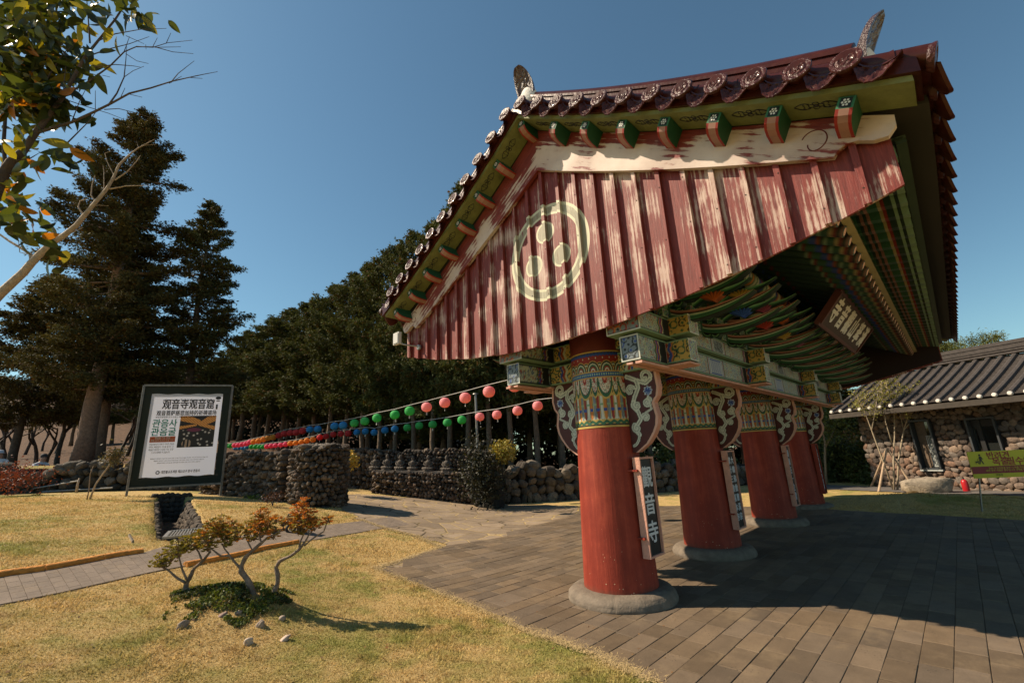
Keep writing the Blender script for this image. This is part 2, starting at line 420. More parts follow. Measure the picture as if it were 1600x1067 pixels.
def wood_mat(name, rotx=0.0, emblem=False, worn=.5, pale=False):
    m = bpy.data.materials.new(name); m.use_nodes = True; N, L, b = ng(m)
    tc = N.new('ShaderNodeTexCoord')
    mp0 = node(N, L, 'ShaderNodeMapping', {'Vector': tc.outputs['Object'], 'Rotation': (rotx, 0, 0)})
    mp = node(N, L, 'ShaderNodeMapping', {'Vector': mp0.outputs[0], 'Scale': (15, 15, 1.1) if not rotx else (9, 9, .8)})
    # per-board offset so that no two boards share their grain
    sx = node(N, L, 'ShaderNodeSeparateXYZ', {0: tc.outputs['Object']})
    bi = mathn(N, L, 'FLOOR', mathn(N, L, 'DIVIDE', sx.outputs['Y'], .124))
    wn_ = node(N, L, 'ShaderNodeTexWhiteNoise', {'W': bi}, noise_dimensions='1D')
    cb = node(N, L, 'ShaderNodeVectorMath', {0: wn_.outputs['Color'], 'Scale': 0.0 if rotx else 9.0}, operation='SCALE')
    ad = node(N, L, 'ShaderNodeVectorMath', {0: mp.outputs[0], 1: cb.outputs[0]}, operation='ADD')
    n1 = node(N, L, 'ShaderNodeTexNoise', {'Vector': ad.outputs[0], 'Scale': 1.0, 'Detail': 9.0, 'Roughness': .72, 'Distortion': .6})
    n2 = node(N, L, 'ShaderNodeTexNoise', {'Vector': tc.outputs['Object'], 'Scale': 2.3, 'Detail': 4.0})
    n4 = node(N, L, 'ShaderNodeTexNoise', {'Vector': ad.outputs[0], 'Scale': 6.0, 'Detail': 6.0, 'Roughness': .8})
    n3 = node(N, L, 'ShaderNodeTexNoise', {'Vector': ad.outputs[0], 'Scale': 3.2, 'Detail': 6.0, 'Roughness': .8})
    # annual rings wave
    wv = node(N, L, 'ShaderNodeTexWave', {'Vector': ad.outputs[0], 'Scale': .55, 'Distortion': 5.5, 'Detail': 3.0, 'Detail Scale': .8}, wave_type='BANDS', bands_direction='Y')
    wear = mathn(N, L, 'ADD', mathn(N, L, 'MULTIPLY', n1.outputs['Fac'], .55), mathn(N, L, 'MULTIPLY', n2.outputs['Fac'], .80))
    wear = mathn(N, L, 'ADD', wear, mathn(N, L, 'MULTIPLY', n4.outputs['Fac'], .40))
    wear = mathn(N, L, 'ADD', wear, mathn(N, L, 'MULTIPLY', wv.outputs['Fac'], .10))
    wear = mathn(N, L, 'ADD', wear, mathn(N, L, 'MULTIPLY', wn_.outputs['Value'], .13 if not rotx else 0.0))
    if rotx:
        sy = mathn(N, L, 'ABSOLUTE', mathn(N, L, 'SUBTRACT', sx.outputs['Y'], 3.09))
        lowl = mathn(N, L, 'ADD', mathn(N, L, 'MULTIPLY', sy, -.576), mathn(N, L, 'MULTIPLY', mathn(N, L, 'MULTIPLY', sy, sy), .026))
        hh = mathn(N, L, 'SUBTRACT', mathn(N, L, 'SUBTRACT', sx.outputs['Z'], 5.10), lowl)
        pr_ = node(N, L, 'ShaderNodeMapRange', {0: hh, 1: .20, 2: .38, 3: 0.0, 4: .24}); pr_.clamp = True
        wear = mathn(N, L, 'SUBTRACT', wear, pr_.outputs[0])
    lo = (1.09 if rotx else 1.125)-worn*.22
    wm = node(N, L, 'ShaderNodeMapRange', {0: wear, 1: lo, 2: lo+(.05 if rotx else .10)}); wm.clamp = True
    redv = ramp(N, L, n3.outputs['Fac'], [(.3, (.11, .015, .011)), (.55, (.21, .031, .022)), (.8, (.33, .072, .050))])
    palev = ramp(N, L, n3.outputs['Fac'], [(.3, (.36, .20, .155)), (.55, (.56, .41, .34)), (.8, (.74, .62, .54))])
    if rotx: palev = ramp(N, L, n2.outputs['Fac'], [(.3, (.40, .29, .24)), (.5, (.55, .43, .37)), (.7, (.68, .57, .50))])
    c = mixc(N, L, wm.outputs[0], redv, palev)
    if emblem:
        dy = mathn(N, L, 'SUBTRACT', sx.outputs['Y'], 3.09); dz = mathn(N, L, 'SUBTRACT', sx.outputs['Z'], 4.00)
        def rr(oy, oz):
            a = mathn(N, L, 'SUBTRACT', dy, oy); bb = mathn(N, L, 'SUBTRACT', dz, oz)
            return mathn(N, L, 'SQRT', mathn(N, L, 'ADD', mathn(N, L, 'MULTIPLY', a, a), mathn(N, L, 'MULTIPLY', bb, bb)))
        def band(r, lo_, hi_):
            return mathn(N, L, 'MULTIPLY', mathn(N, L, 'GREATER_THAN', r, lo_), mathn(N, L, 'LESS_THAN', r, hi_))
        R = rr(0, 0)
        line = mathn(N, L, 'ADD', band(R, .585, .620), band(R, .475, .505))
        fill = band(R, .505, .585)
        for oy, oz in ((.02, .26), (.23, -.12), (-.20, -.12)):
            r2 = rr(oy, oz)
            line = mathn(N, L, 'ADD', line, band(r2, .115, .14)); fill = mathn(N, L, 'ADD', fill, band(r2, 0, .115))
        thin = node(N, L, 'ShaderNodeMapRange', {0: n1.outputs['Fac'], 1: .36, 2: .44}); thin.clamp = True
        c = mixc(N, L, mathn(N, L, 'MULTIPLY', mathn(N, L, 'MULTIPLY', fill, .55, True), thin.outputs[0]), c, (.42, .50, .34))
        c = mixc(N, L, mathn(N, L, 'MULTIPLY', line, .97, True), c, (.64, .62, .43))
    L.new(c, b.inputs['Base Color']); b.inputs['Roughness'].default_value = .6
    bp = node(N, L, 'ShaderNodeBump', {'Height': n1.outputs['Fac'], 'Strength': .5, 'Distance': .012})
    L.new(bp.outputs[0], b.inputs['Normal'])
    return m
M_board = wood_mat('weathered red boards', emblem=True, worn=.50)
M_bargeL = wood_mat('weathered barge timber falling left', rotx=rad(-57), worn=1.0)
M_bargeR = wood_mat('weathered barge timber falling right', rotx=rad(57), worn=1.35)

gate = thing('temple_gate', (XC, YC, 0), 'large red gate on four round pillars under a brown glazed gabled roof', 'gate')

# ---- painting helpers (colours laid on fine meshes)
def dist_cells(a, b, cell, seed=0):
    ai, bi = np.floor(a/cell), np.floor(b/cell)
    best = np.full(a.shape, 9.0); ida = np.zeros(a.shape)
    for i in (-1, 0, 1):
        for j in (-1, 0, 1):
            ci, cj = ai+i, bi+j
            h = np.sin(ci*127.1+cj*311.7+seed*17.3)*43758.5453; h1 = h-np.floor(h)
            h = np.sin(ci*269.5+cj*183.3+seed*5.1)*43758.5453; h2 = h-np.floor(h)
            d = np.hypot(a/cell-(ci+.15+.7*h1), b/cell-(cj+.15+.7*h2))
            m = d < best; best = np.where(m, d, best); ida = np.where(m, h1*7+h2*13, ida)
    return best, ida
def dan(a, b, cell=.055, seed=0, fills=('grn', 'blu', 'red', 'gry', 'orn'), out='out', rings=7.0):
    d, i = dist_cells(a, b, cell, seed)
    k = np.floor(d*rings).astype(int)
    c = np.zeros(a.shape+(3,))
    f = np.stack([PAL[q] for q in fills])
    idx = (np.floor(i*3.7).astype(int)+k//2) % len(fills)
    c[:] = f[idx]
    c[(k % 2) == 1] = PAL[out]
    return c
def pbox(mb, x, y, z, paint, res=.01, under='lgr', faces='xXyYzZ'):
    (x0, x1), (y0, y1), (z0, z1) = x, y, z
    def face(o, A, B, la, lb, key):
        na, nb = max(1, int(la/res)), max(1, int(lb/res))
        a, b = np.meshgrid(np.linspace(0, la, na+1), np.linspace(0, lb, nb+1), indexing='ij')
        pt = np.array(o)+a[..., None]*np.array(A)+b[..., None]*np.array(B)
        col = paint(key, a, b, la, lb, pt)
        mb.grid(pt, col)
    if 'x' in faces: face((x0, y1, z0), (0, -1, 0), (0, 0, 1), y1-y0, z1-z0, 'x')
    if 'X' in faces: face((x1, y0, z0), (0, 1, 0), (0, 0, 1), y1-y0, z1-z0, 'X')
    if 'y' in faces: face((x0, y0, z0), (1, 0, 0), (0, 0, 1), x1-x0, z1-z0, 'y')
    if 'Y' in faces: face((x1, y1, z0), (-1, 0, 0), (0, 0, 1), x1-x0, z1-z0, 'Y')
    if 'z' in faces: mb.add([(x0, y0, z0), (x0, y1, z0), (x1, y1, z0), (x1, y0, z0)], [(0, 1, 2, 3)], PAL[under])
    if 'Z' in faces: mb.add([(x0, y0, z1), (x1, y0, z1), (x1, y1, z1), (x0, y1, z1)], [(0, 1, 2, 3)], PAL[under])
def edge(c, a, b, la, lb, w=.012, col='out', w2=.02):
    m = np.minimum(np.minimum(a, la-a), np.minimum(b, lb-b))
    c[m < w2] = PAL['drk']; c[m < w] = PAL[col]; return c

# ---- pillars
def band_paint(u, v):
    'u = angle in turns x 12, v 0..1 up the band'
    c = np.zeros(u.shape+(3,)); c[:] = PAL['yel']
    def put(m, k): c[m] = PAL[k]
    w = .012*np.sin(u*2*math.pi*3)
    put((v > .025) & (v < .045), 'drk'); put((v >= .045+w) & (v < .085+w), 'grn'); put((v >= .085+w) & (v < .10+w), 'yel')
    # woven stripes with rounded ends
    st = (v >= .10) & (v < .40)
    f = (u*6) % 1.0; k = np.floor(u*6).astype(int) % 4
    base = ['orn', 'gry', 'red', 'wht']
    for q in range(4): put(st & (k == q), base[q])
    put(st & ((f < .14) | (f > .86)), 'drk'); put(st & ((f < .10) | (f > .90)), 'yel')
    lo = .10+.07*(1-np.sqrt(np.clip(1-((f-.5)*2)**2, 0, 1)))
    put(st & (v < lo), 'out')
    put(st & (np.abs(v-.225) < .018) & ((k % 2 == 0)), 'blu'); put(st & (np.abs(v-.295) < .015) & ((k % 2 == 1)), 'lgr')
    # lotus lobes hanging from above
    lz = (v >= .36) & (v < .64)
    g = (u % 1.0)-.5
    big = np.hypot(g/.36, (v-.64)/.25); small = np.hypot((np.abs(g)-.5)/.17, (v-.64)/.23)
    d = np.minimum(big, small)
    put(lz & (v > .42-.05*np.cos(g*2*math.pi)), 'drk')
    put(lz & (d < 1.14), 'yel'); put(lz & (d < 1.03), 'grn'); put(lz & (d < .86), 'drk')
    dd = dan(u*.35, v*.85, .045, 3, ('grn', 'red', 'wht', 'pnk'), 'wht', 6)
    m = lz & (d < .82); c[m] = dd[m]
    put(lz & (big < .32), 'red'); put(lz & (big < .16), 'pnk'); put(lz & (small < .3), 'red')
    # blue bead band
    bb = (v >= .64) & (v < .73)
    put(bb, 'yel'); put((v >= .655) & (v < .715), 'blu')
    be = np.hypot(((u*9) % 1-.5)/.34, (v-.685)/.022); put((be < 1) & bb, 'cyn'); put((be < .5) & bb, 'out')
    # half rosettes
    rz = (v >= .73) & (v < .88)
    h = (u*1.5) % 1.0-.5; r = np.hypot(h/.5, (v-.73)/.14); r2 = np.hypot((np.abs(h)-.5)/.4, (v-.73)/.12)
    put(rz, 'red')
    for rr_ in (r2, r):
        rk = np.floor(rr_*6.5).astype(int)
        mm = rz & (rr_ < 1)
        for q, kk in enumerate(('red', 'wht', 'red', 'grn', 'out', 'drk', 'yel')): put(mm & (rk == q), kk)
    put((v >= .88) & (v < .94), 'red')
    dt = np.hypot(((u*3) % 1-.5)/.06, (v-.905)/.012); put((dt < 1) & (v > .88), 'wht')
    w = .006*np.sin(u*2*math.pi*6)
    put(v >= .935+w, 'blu'); put(v > .972+w, 'drk'); put(v > .982, 'yel')
    return c
ZB0, ZB1 = 1.885, 2.80
def prad(z): return .418-(.418-.357)*min(1, max(0, (z-.1)/1.8))-.004*max(0, z-1.9)
pil_m = MB().lathe([(prad(z), z) for z in np.concatenate([np.linspace(.1, ZB0+.02, 24), [2.3, 2.8, 3.05, 3.45]])], 72)
pil_me = pil_m.mesh('pillar', M_red, True)
bb_ = MB()
nu, nv = 540, 190
uu, vv = np.meshgrid(np.linspace(0, 1, nu+1), np.linspace(0, 1, nv+1), indexing='ij')
zz = ZB0+vv*(ZB1-ZB0); rr_ = np.interp(zz, [1.9, 3.0], [prad(1.9), prad(3.0)])+.005
bb_.grid(np.stack([rr_*np.cos(uu*2*math.pi), rr_*np.sin(uu*2*math.pi), zz], -1), band_paint(uu*9, vv))
band_me = bb_.mesh('painted_band', M_paint, True)
nk = MB().lathe([(prad(3)+.006, ZB1), (prad(3)+.006, 3.4)], 48); neck_me = nk.mesh('pillar_neck', M_darkred, True)
# base stone, worn ring in four pieces
pr = [(.36, .135), (.43, .150), (.50, .145), (.555, .125), (.595, .085), (.608, .045), (.60, .0), (.59, -.05)]
ks = np.linspace(0, 1, 22); prn = np.array(pr); pt_ = np.linspace(0, 1, len(pr))
pr2 = np.stack([np.interp(ks, pt_, prn[:, 0]), np.interp(ks, pt_, prn[:, 1])], 1)
sb = MB(); na = 180
th_ = np.linspace(0, 2*math.pi, na+1)
A_, B_ = np.meshgrid(th_, np.arange(22), indexing='ij')
rr2 = pr2[B_, 0]; zz2 = pr2[B_, 1].copy()
jn = np.min(np.abs(((A_[..., None]-np.array([.35, 1.9, 3.55, 5.15])+math.pi) % (2*math.pi))-math.pi), -1)
gr = np.exp(-(jn/.012)**2)
nz = .010*(fbm(A_*3.2, B_*.35, 3, 5)-.5)*2
rr2 = rr2+nz*(rr2 > .42)-.014*gr; zz2 = zz2-.010*gr
sb.grid(np.stack([rr2*np.cos(A_), rr2*np.sin(A_), zz2], -1), flip=True)
base_me = sb.mesh('base_stone', M_stonebase, True)

# scroll brackets hanging from the beams on both sides of each pillar
def spiral(cx, cy, r0, r1, a0, turns, n=26):
    t = np.linspace(0, 1, n); r = r0+(r1-r0)*t; a = a0+turns*2*math.pi*t
    return np.stack([cx+r*np.cos(a), cy+r*np.sin(a)], 1)
def pl_dist(x, y, pts):
    b = np.full(x.shape, 9.)
    for p, q in zip(pts[:-1], pts[1:]):
        dx, dy = q[0]-p[0], q[1]-p[1]; t = np.clip(((x-p[0])*dx+(y-p[1])*dy)/(dx*dx+dy*dy+1e-12), 0, 1)
        b = np.minimum(b, np.hypot(x-p[0]-t*dx, y-p[1]-t*dy))
    return b
def bracket_panel(side):
    'outer edge from z=2.52 down to 1.58; a = metres from the outer edge line towards the pillar'
    zt = np.array([2.52, 2.42, 2.30, 2.20, 2.13, 2.07, 1.98, 1.88, 1.78, 1.68, 1.58])
    yo = np.array([.44, .445, .455, .43, .375, .385, .405, .385, .33, .25, .10])   # metres out from the pillar centre minus .32
    n1, n2 = 110, 56
    z = np.linspace(2.52, 1.585, n1+1); w = np.interp(-z, -zt, yo)
    Zg, Tg = np.meshgrid(z, np.linspace(0, 1, n2+1), indexing='ij')
    Wg = np.repeat(w[:, None], n2+1, 1)
    yy = .33+Wg*Tg
    # painting in metres: x = distance from pillar, y = height
    x, y = yy-.33, Zg
    c = np.zeros(x.shape+(3,)); c[:] = lin('45100d')
    cur = [(spiral(.30, 2.44, .075, .02, -.6, .9), .017), (np.array([(.36, 2.40), (.30, 2.36), (.18, 2.41), (.06, 2.47)]), .020),
           (np.array([(.18, 2.41), (.20, 2.32), (.14, 2.22), (.10, 2.12), (.16, 2.05)]), .020),
           (spiral(.09, 2.30, .06, .012, .3, 1.1), .014), (spiral(.15, 2.12, .055, .012, 2.2, 1.2), .015),
           (spiral(.29, 2.14, .055, .012, 1.2, -1.2), .015), (np.array([(.16, 2.05), (.19, 1.96), (.14, 1.90), (.10, 1.84), (.15, 1.78)]), .018),
           (spiral(.25, 1.97, .045, .01, 2.6, -1.2), .013), (spiral(.12, 1.86, .05, .012, 2.0, 1.2), .014),
           (np.array([(.15, 1.80), (.13, 1.72), (.09, 1.67), (.06, 1.66)]), .012), (np.array([(.30, 2.12), (.34, 2.06), (.25, 2.02)]), .008)]
    for pts, wd in cur:
        d = pl_dist(x, y, pts); c[d < wd*1.3+.006] = lin('20100e'); 
    for pts, wd in cur:
        d = pl_dist(x, y, pts); c[d < wd*1.3] = lin('c4c7b8'); c[d < wd*.4] = lin('8d9488')
    fx, fy = x-.315, y-2.27; r = np.hypot(fx, fy); an = np.arctan2(fy, fx)
    pet = .05*(.6+.4*np.abs(np.cos(an*4)))
    c[r < pet+.008] = lin('c0c8d0'); c[r < pet] = PAL['blu']; c[(r < .045) & (np.abs(np.sin(an*4)) < .25)] = lin('9fb6d8')
    dedge = (Wg*(1-Tg))
    c[dedge < .030] = lin('c89a86'); c[(dedge >= .030) & (dedge < .036)] = lin('20100e')
    mb = MB()
    for sx in (-1, 1):
        PT = np.stack([np.full(x.shape, sx*.045), side*yy, Zg], -1)
        mb.grid(PT, c, flip=(sx*side > 0))
    e = np.stack([np.stack([np.full(n1+1, q), side*(.33+w), z], -1) for q in (-.045, .045)], 1)
    mb.grid(e, np.tile(np.array(lin('c08a76')), (n1+1, 2, 1)))
    return mb.mesh('scroll_bracket', M_paint)
br_me = {s: bracket_panel(s) for s in (-1, 1)}
for i, x in enumerate(PX):
    p = bpy.data.objects.new('pillar', pil_me); COL.objects.link(p); p.parent = gate; p.location = (x-XC, 0, 0)
    for nm, me in (('painted_band', band_me), ('pillar_neck', neck_me), ('base_stone', base_me), ('scroll_bracket', br_me[-1]), ('scroll_bracket', br_me[1])):
        q = bpy.data.objects.new(nm, me); COL.objects.link(q); q.parent = p
        if nm == 'base_stone': q.rotation_euler = (0, 0, [0, .7, 1.9, 2.8][i])

# ---- beams: two lengthwise beams each side in two tiers, cross beams at every pillar
CROSS = PX
def beam_paint(far=False, tier=0):
    def f(key, a, b, la, lb, pt):
        if key in 'xX':
            c = dan(a, b, .07, 5+tier, ('drk', 'gry', 'drk', 'blu'), 'gry', 5)
            if tier: c = dan(a, b, .09, 2, ('red', 'gry', 'red', 'drk', 'orn'), 'gry', 6)
            r = np.hypot(a-la*.5, b-lb*.5)
            return edge(c, a, b, la, lb, .014, 'wht', .020)
        X = pt[..., 0]
        c = dan(a, b, .050, tier, ('gry', 'red', 'lgr', 'blu', 'gry'), 'out', 6)
        for xp in CROSS:
            d = np.abs(X-xp)
            m = (d > .12) & (d < .27); c[m] = lin('0c1410')
            for q, k in ((.27, 'out'), (.285, 'red'), (.31, 'blu'), (.335, 'orn'), (.35, 'grn')):
                m = (d > q+.012*np.sin(b*60)) & (d < q+.03+.012*np.sin(b*60)); c[m] = PAL[k]
        cs = [(PX[i]+PX[i+1])/2 for i in range(3)]
        if tier:
            cs = [q+.0 for q in cs]
        for xp in cs:
            d = np.abs(X-xp); hw = .20 if not tier else .17
            m = d < hw+.09; k = np.floor((d[m]-hw)/.018).astype(int) % 5
            c[m] = np.stack([PAL[q] for q in ('out', 'blu', 'wht', 'red', 'grn')])[k]
            m = d < hw
            if tier: cc = dan(a, b, .06, 9, ('drk', 'gry', 'drk'), 'gry', 5)
            else:
                cc = np.zeros(c.shape); cc[:] = PAL['blu']
                lat = ((np.floor(a/.012)+np.floor(b/.012)) % 2 == 0) & (np.abs(b-lb*.5) < lb*.32)
                cc[lat] = PAL['wht']
            c[m] = cc[m]; m = (d > hw-.012) & (d < hw); c[m] = PAL['wht']
            m = (d < hw) & ((b < .03) | (b > lb-.03)); c[m] = PAL['out']
        m = (b < .016) | (b > lb-.016); c[m] = PAL['lgr']; m = ((b > .016) & (b < .024)) | ((b < lb-.016) & (b > lb-.024)); c[m] = PAL['drk']
        return c
    return f
X0b, X1b = 4.07, 14.22
for side, yo in ((-1, 2.13), (1, 2*YC-2.13)):
    o = -side
    mb = MB(); y1 = yo+o*.22
    pbox(mb, (X0b, X1b), tuple(sorted((yo, y1))), (2.505, 2.775), beam_paint(side > 0, 0), .009 if side < 0 else .02)
    mb.build('lower_beam', M_paint, gate)
    mb = MB(); ya = yo-o*.07
    pbox(mb, (X0b-.06, X1b+.06), tuple(sorted((ya, ya+o*.40))), (2.800, 3.02), beam_paint(side > 0, 1), .009 if side < 0 else .02)
    mb.build('upper_beam', M_paint, gate)
    mb = MB()
    mb.box((XC, yo+o*.02, 2.475), (X1b-X0b+.02, .075, .026)); mb.box((XC, yo+o*.135, 2.480), (X1b-X0b-.02, .07, .022)); 
    mb.build('beam_trim', M_pinkwood, gate)
def cross_paint(key, a, b, la, lb, pt):
    if key in 'yY':
        c = dan(a, b, .06, 4, ('gry', 'red', 'blu', 'lgr'), 'out', 6); return edge(c, a, b, la, lb, .012, 'wht')
    c = dan(a, b, .08, 8, ('grn', 'yel', 'grn', 'drk'), 'yel', 5)
    Y = np.abs(pt[..., 1]-YC)
    for q, k in ((1.02, 'orn'), (1.0, 'blu'), (.96, 'red'), (.45, 'out'), (.49, 'red'), (.53, 'blu')):
        m = np.abs(Y-q+.012*np.sin(b*50)) < .016; c[m] = PAL[k]
    m = (Y > .72) & (Y < .93); c[m] = lin('0c1410')
    m = (b < .014) | (b > lb-.014); c[m] = PAL['lgr']
    return c
for x in CROSS:
    mb = MB()
    pbox(mb, (x-.11, x+.11), (YC-1.22, YC+1.22), (2.52, 2.765), cross_paint, .010)
    pbox(mb, (x-.12, x+.12), (YC-1.26, YC+1.26), (2.815, 3.03), cross_paint, .010)
    mb.build('cross_beam', M_paint, gate)
    for e in (-1, 1): MB().box((x, YC+e*.97, 2.492), (.27, .5, .022)).build('cross_beam_trim', M_pinkwood, gate)

# ---- bracket sets with curved tongues, lotus flowers and cloud curls
def ribbon(mb, pts, wid, x, th, bands):
    'tapered curved plate in the Y-Z plane; bands = colours across its width from the upper to the lower edge'
    pts = np.asarray(pts, float); n = len(pts)
    T = np.gradient(pts, axis=0); T /= np.linalg.norm(T, axis=1)[:, None]
    Nn = np.stack([-T[:, 1], T[:, 0]], 1)
    nb = len(bands); fr = np.linspace(1, -1, nb+1)
    for sx in (-1, 1):
        for k in range(nb):
            q = np.stack([pts+Nn*(wid*fr[k])[:, None], pts+Nn*(wid*fr[k+1])[:, None]], 1)
            PT = np.concatenate([np.full((n, 2, 1), x+sx*th/2), q], -1)
            mb.grid(PT, np.tile(np.array(bands[k]), (n, 2, 1)), flip=sx > 0)
    for k, f in ((0, 1), (nb-1, -1)):
        q = pts+Nn*(wid*f)[:, None]
        PT = np.stack([np.concatenate([np.full((n, 1), x+sx*th/2), q], -1) for sx in (-1, 1)], 1)
        mb.grid(PT, np.tile(np.array(bands[k]), (n, 2, 1)), flip=f < 0)
def bez(p, n=22):
    p = np.asarray(p, float); t = np.linspace(0, 1, n)[:, None]
    return (1-t)**3*p[0]+3*(1-t)**2*t*p[1]+3*(1-t)*t*t*p[2]+t**3*p[3]
def tongue(mb, x, s, y0, z0, y1, z1, flower):
    'y measured outwards from the row centre'
    B = [lin('1c2a1e'), lin('35704a'), lin('1f4630'), lin('4a8260'), lin('aeb89c'), lin('14261a'), lin('8a5444'), lin('a87c6a')]
    c = bez([(y0, z0), (y0+.22*(y1-y0), z0-.14), (y0+.75*(y1-y0), z0-.10), (y1, z1)], 26)
    w = np.interp(np.linspace(0, 1, 26), [0, .3, .7, 1], [.055, .062, .042, .006])
    c2 = c.copy(); c2[:, 0] = YC+s*c[:, 0]
    ribbon(mb, c2, w if s > 0 else w, x, .11, B if s < 0 else B[::-1] if False else B)
    # leaf flicking up behind the tip
    l = bez([(y0+.30*(y1-y0), z0+.02), (y0+.5*(y1-y0), z0+.14), (y0+.75*(y1-y0), z0+.05), (y0+.98*(y1-y0), z0+.17)], 18)
    l[:, 0] = YC+s*l[:, 0]
    ribbon(mb, l, np.interp(np.linspace(0, 1, 18), [0, .5, 1], [.02, .038, .004]), x+.01, .06, [lin('16301f'), lin('3f7a52'), lin('7aa87c')])
    # flower sitting on the tongue
    fy, fz = y0+.55*(y1-y0), z0+.035
    for k in range(-3, 4):
        a = k*.42
        p = np.array([(fy, fz-.02), (fy+.05*math.sin(a), fz+.03), (fy+.10*math.sin(a), fz+.05*math.cos(a)+.02), (fy+.125*math.sin(a), fz+.035+.05*math.cos(a))])
        q = bez(p, 8); q[:, 0] = YC+s*q[:, 0]
        fc = flower
        ribbon(mb, q, np.interp(np.linspace(0, 1, 8), [0, .5, 1], [.006, .018, .003]), x+.004*k, .115, [tuple(np.array(fc)*1.4), fc, tuple(np.array(fc)*.6)])
def curls(mb, x, s, y, z):
    for cy, cz, r in ((.0, .0, .055), (.09, -.035, .045), (-.075, .04, .05), (.05, .07, .04), (.14, .03, .03)):
        a = np.linspace(0, 2*math.pi*.92, 20)+cy*20
        p = np.stack([YC+s*(y+cy+r*np.cos(a)), z+cz+r*np.sin(a)], 1)
        ribbon(mb, p, np.full(20, .017), x, .10, [lin('1a3422'), lin('376848'), lin('6a8c66'), lin('1a3422')])
SETS = [4.79, 5.69, 6.58, 7.48, 8.31, 9.145, 9.98, 10.81, 11.71, 12.60, 13.50]
FL = [lin('9a4c18'), lin('284a94'), lin('8a2818'), lin('96782f'), lin('7e3a50')]
for i, x in enumerate(SETS):
    for s in (-1, 1):
        if s > 0 and i % 1: continue
        mb = MB()
        tongue(mb, x, s, 1.02, 3.10, 1.93, 3.12, FL[i % 5])
        tongue(mb, x, s, 1.00, 3.33, 1.98, 3.40, FL[(i+2) % 5])
        ribbon(mb, np.array([(YC+s*1.0, 3.56), (YC+s*1.35, 3.55), (YC+s*1.62, 3.60)]), np.array([.06, .055, .03]), x, .11, [lin('16301f'), lin('3f7a52'), lin('b6c8a6'), lin('b9765e')])
        curls(mb, x, s, 1.10, 3.02); curls(mb, x, s, 1.06, 3.24)
        mb.box((x, YC+s*.98, 3.20), (.13, .14, .40), None, lin('3a5f48'))
        # bearing blocks and short cross arms
        for zc, ln in ((3.09, .42), (3.30, .60)):
            pbox(mb, (x-ln/2, x+ln/2), tuple(sorted((YC+s*.93, YC+s*1.03))), (zc-.045, zc+.045), lambda key, a, b, la, lb, pt: edge(dan(a, b, .05, 6, ('grn', 'red', 'blu', 'grn'), 'lgr', 6), a, b, la, lb, .008, 'out', .014), .014)
            for e in (-1, 1): mb.box((x+e*(ln/2-.05), YC+s*.98, zc+.075), (.085, .13, .06), None, lin('5f7f5a'), taper=1.25)
        mb.build('eave_bracket', M_paint, gate)
# painted infill between the bracket sets, purlins and ridge beam above
mb = MB()
for s in (-1, 1):
    y = YC+s*.90
    pbox(mb, (4.1, 14.2), tuple(sorted((y, y-s*.03))), (3.03, 3.72), lambda key, a, b, la, lb, pt: dan(a, b, .16, 3, ('drk', 'drk', 'grn', 'grn', 'red'), 'grn', 5)*.5, .04)
mb.build('infill_panel', M_paint, gate)
for yy, zc, r in ((YC-1.5, 3.78, .10), (YC+1.5, 3.78, .10), (YC, 4.62, .13)):
    mb = MB(); n = 200
    t = np.linspace(4.0, 14.3, n); cols = dan(t, t*0, .09, 2, ('grn', 'red', 'blu', 'orn'), 'out', 6)
    mb.tube(np.stack([t, np.full(n, yy), np.full(n, zc)], 1), r, 12, cols); mb.build('purlin', M_paint, gate, True)
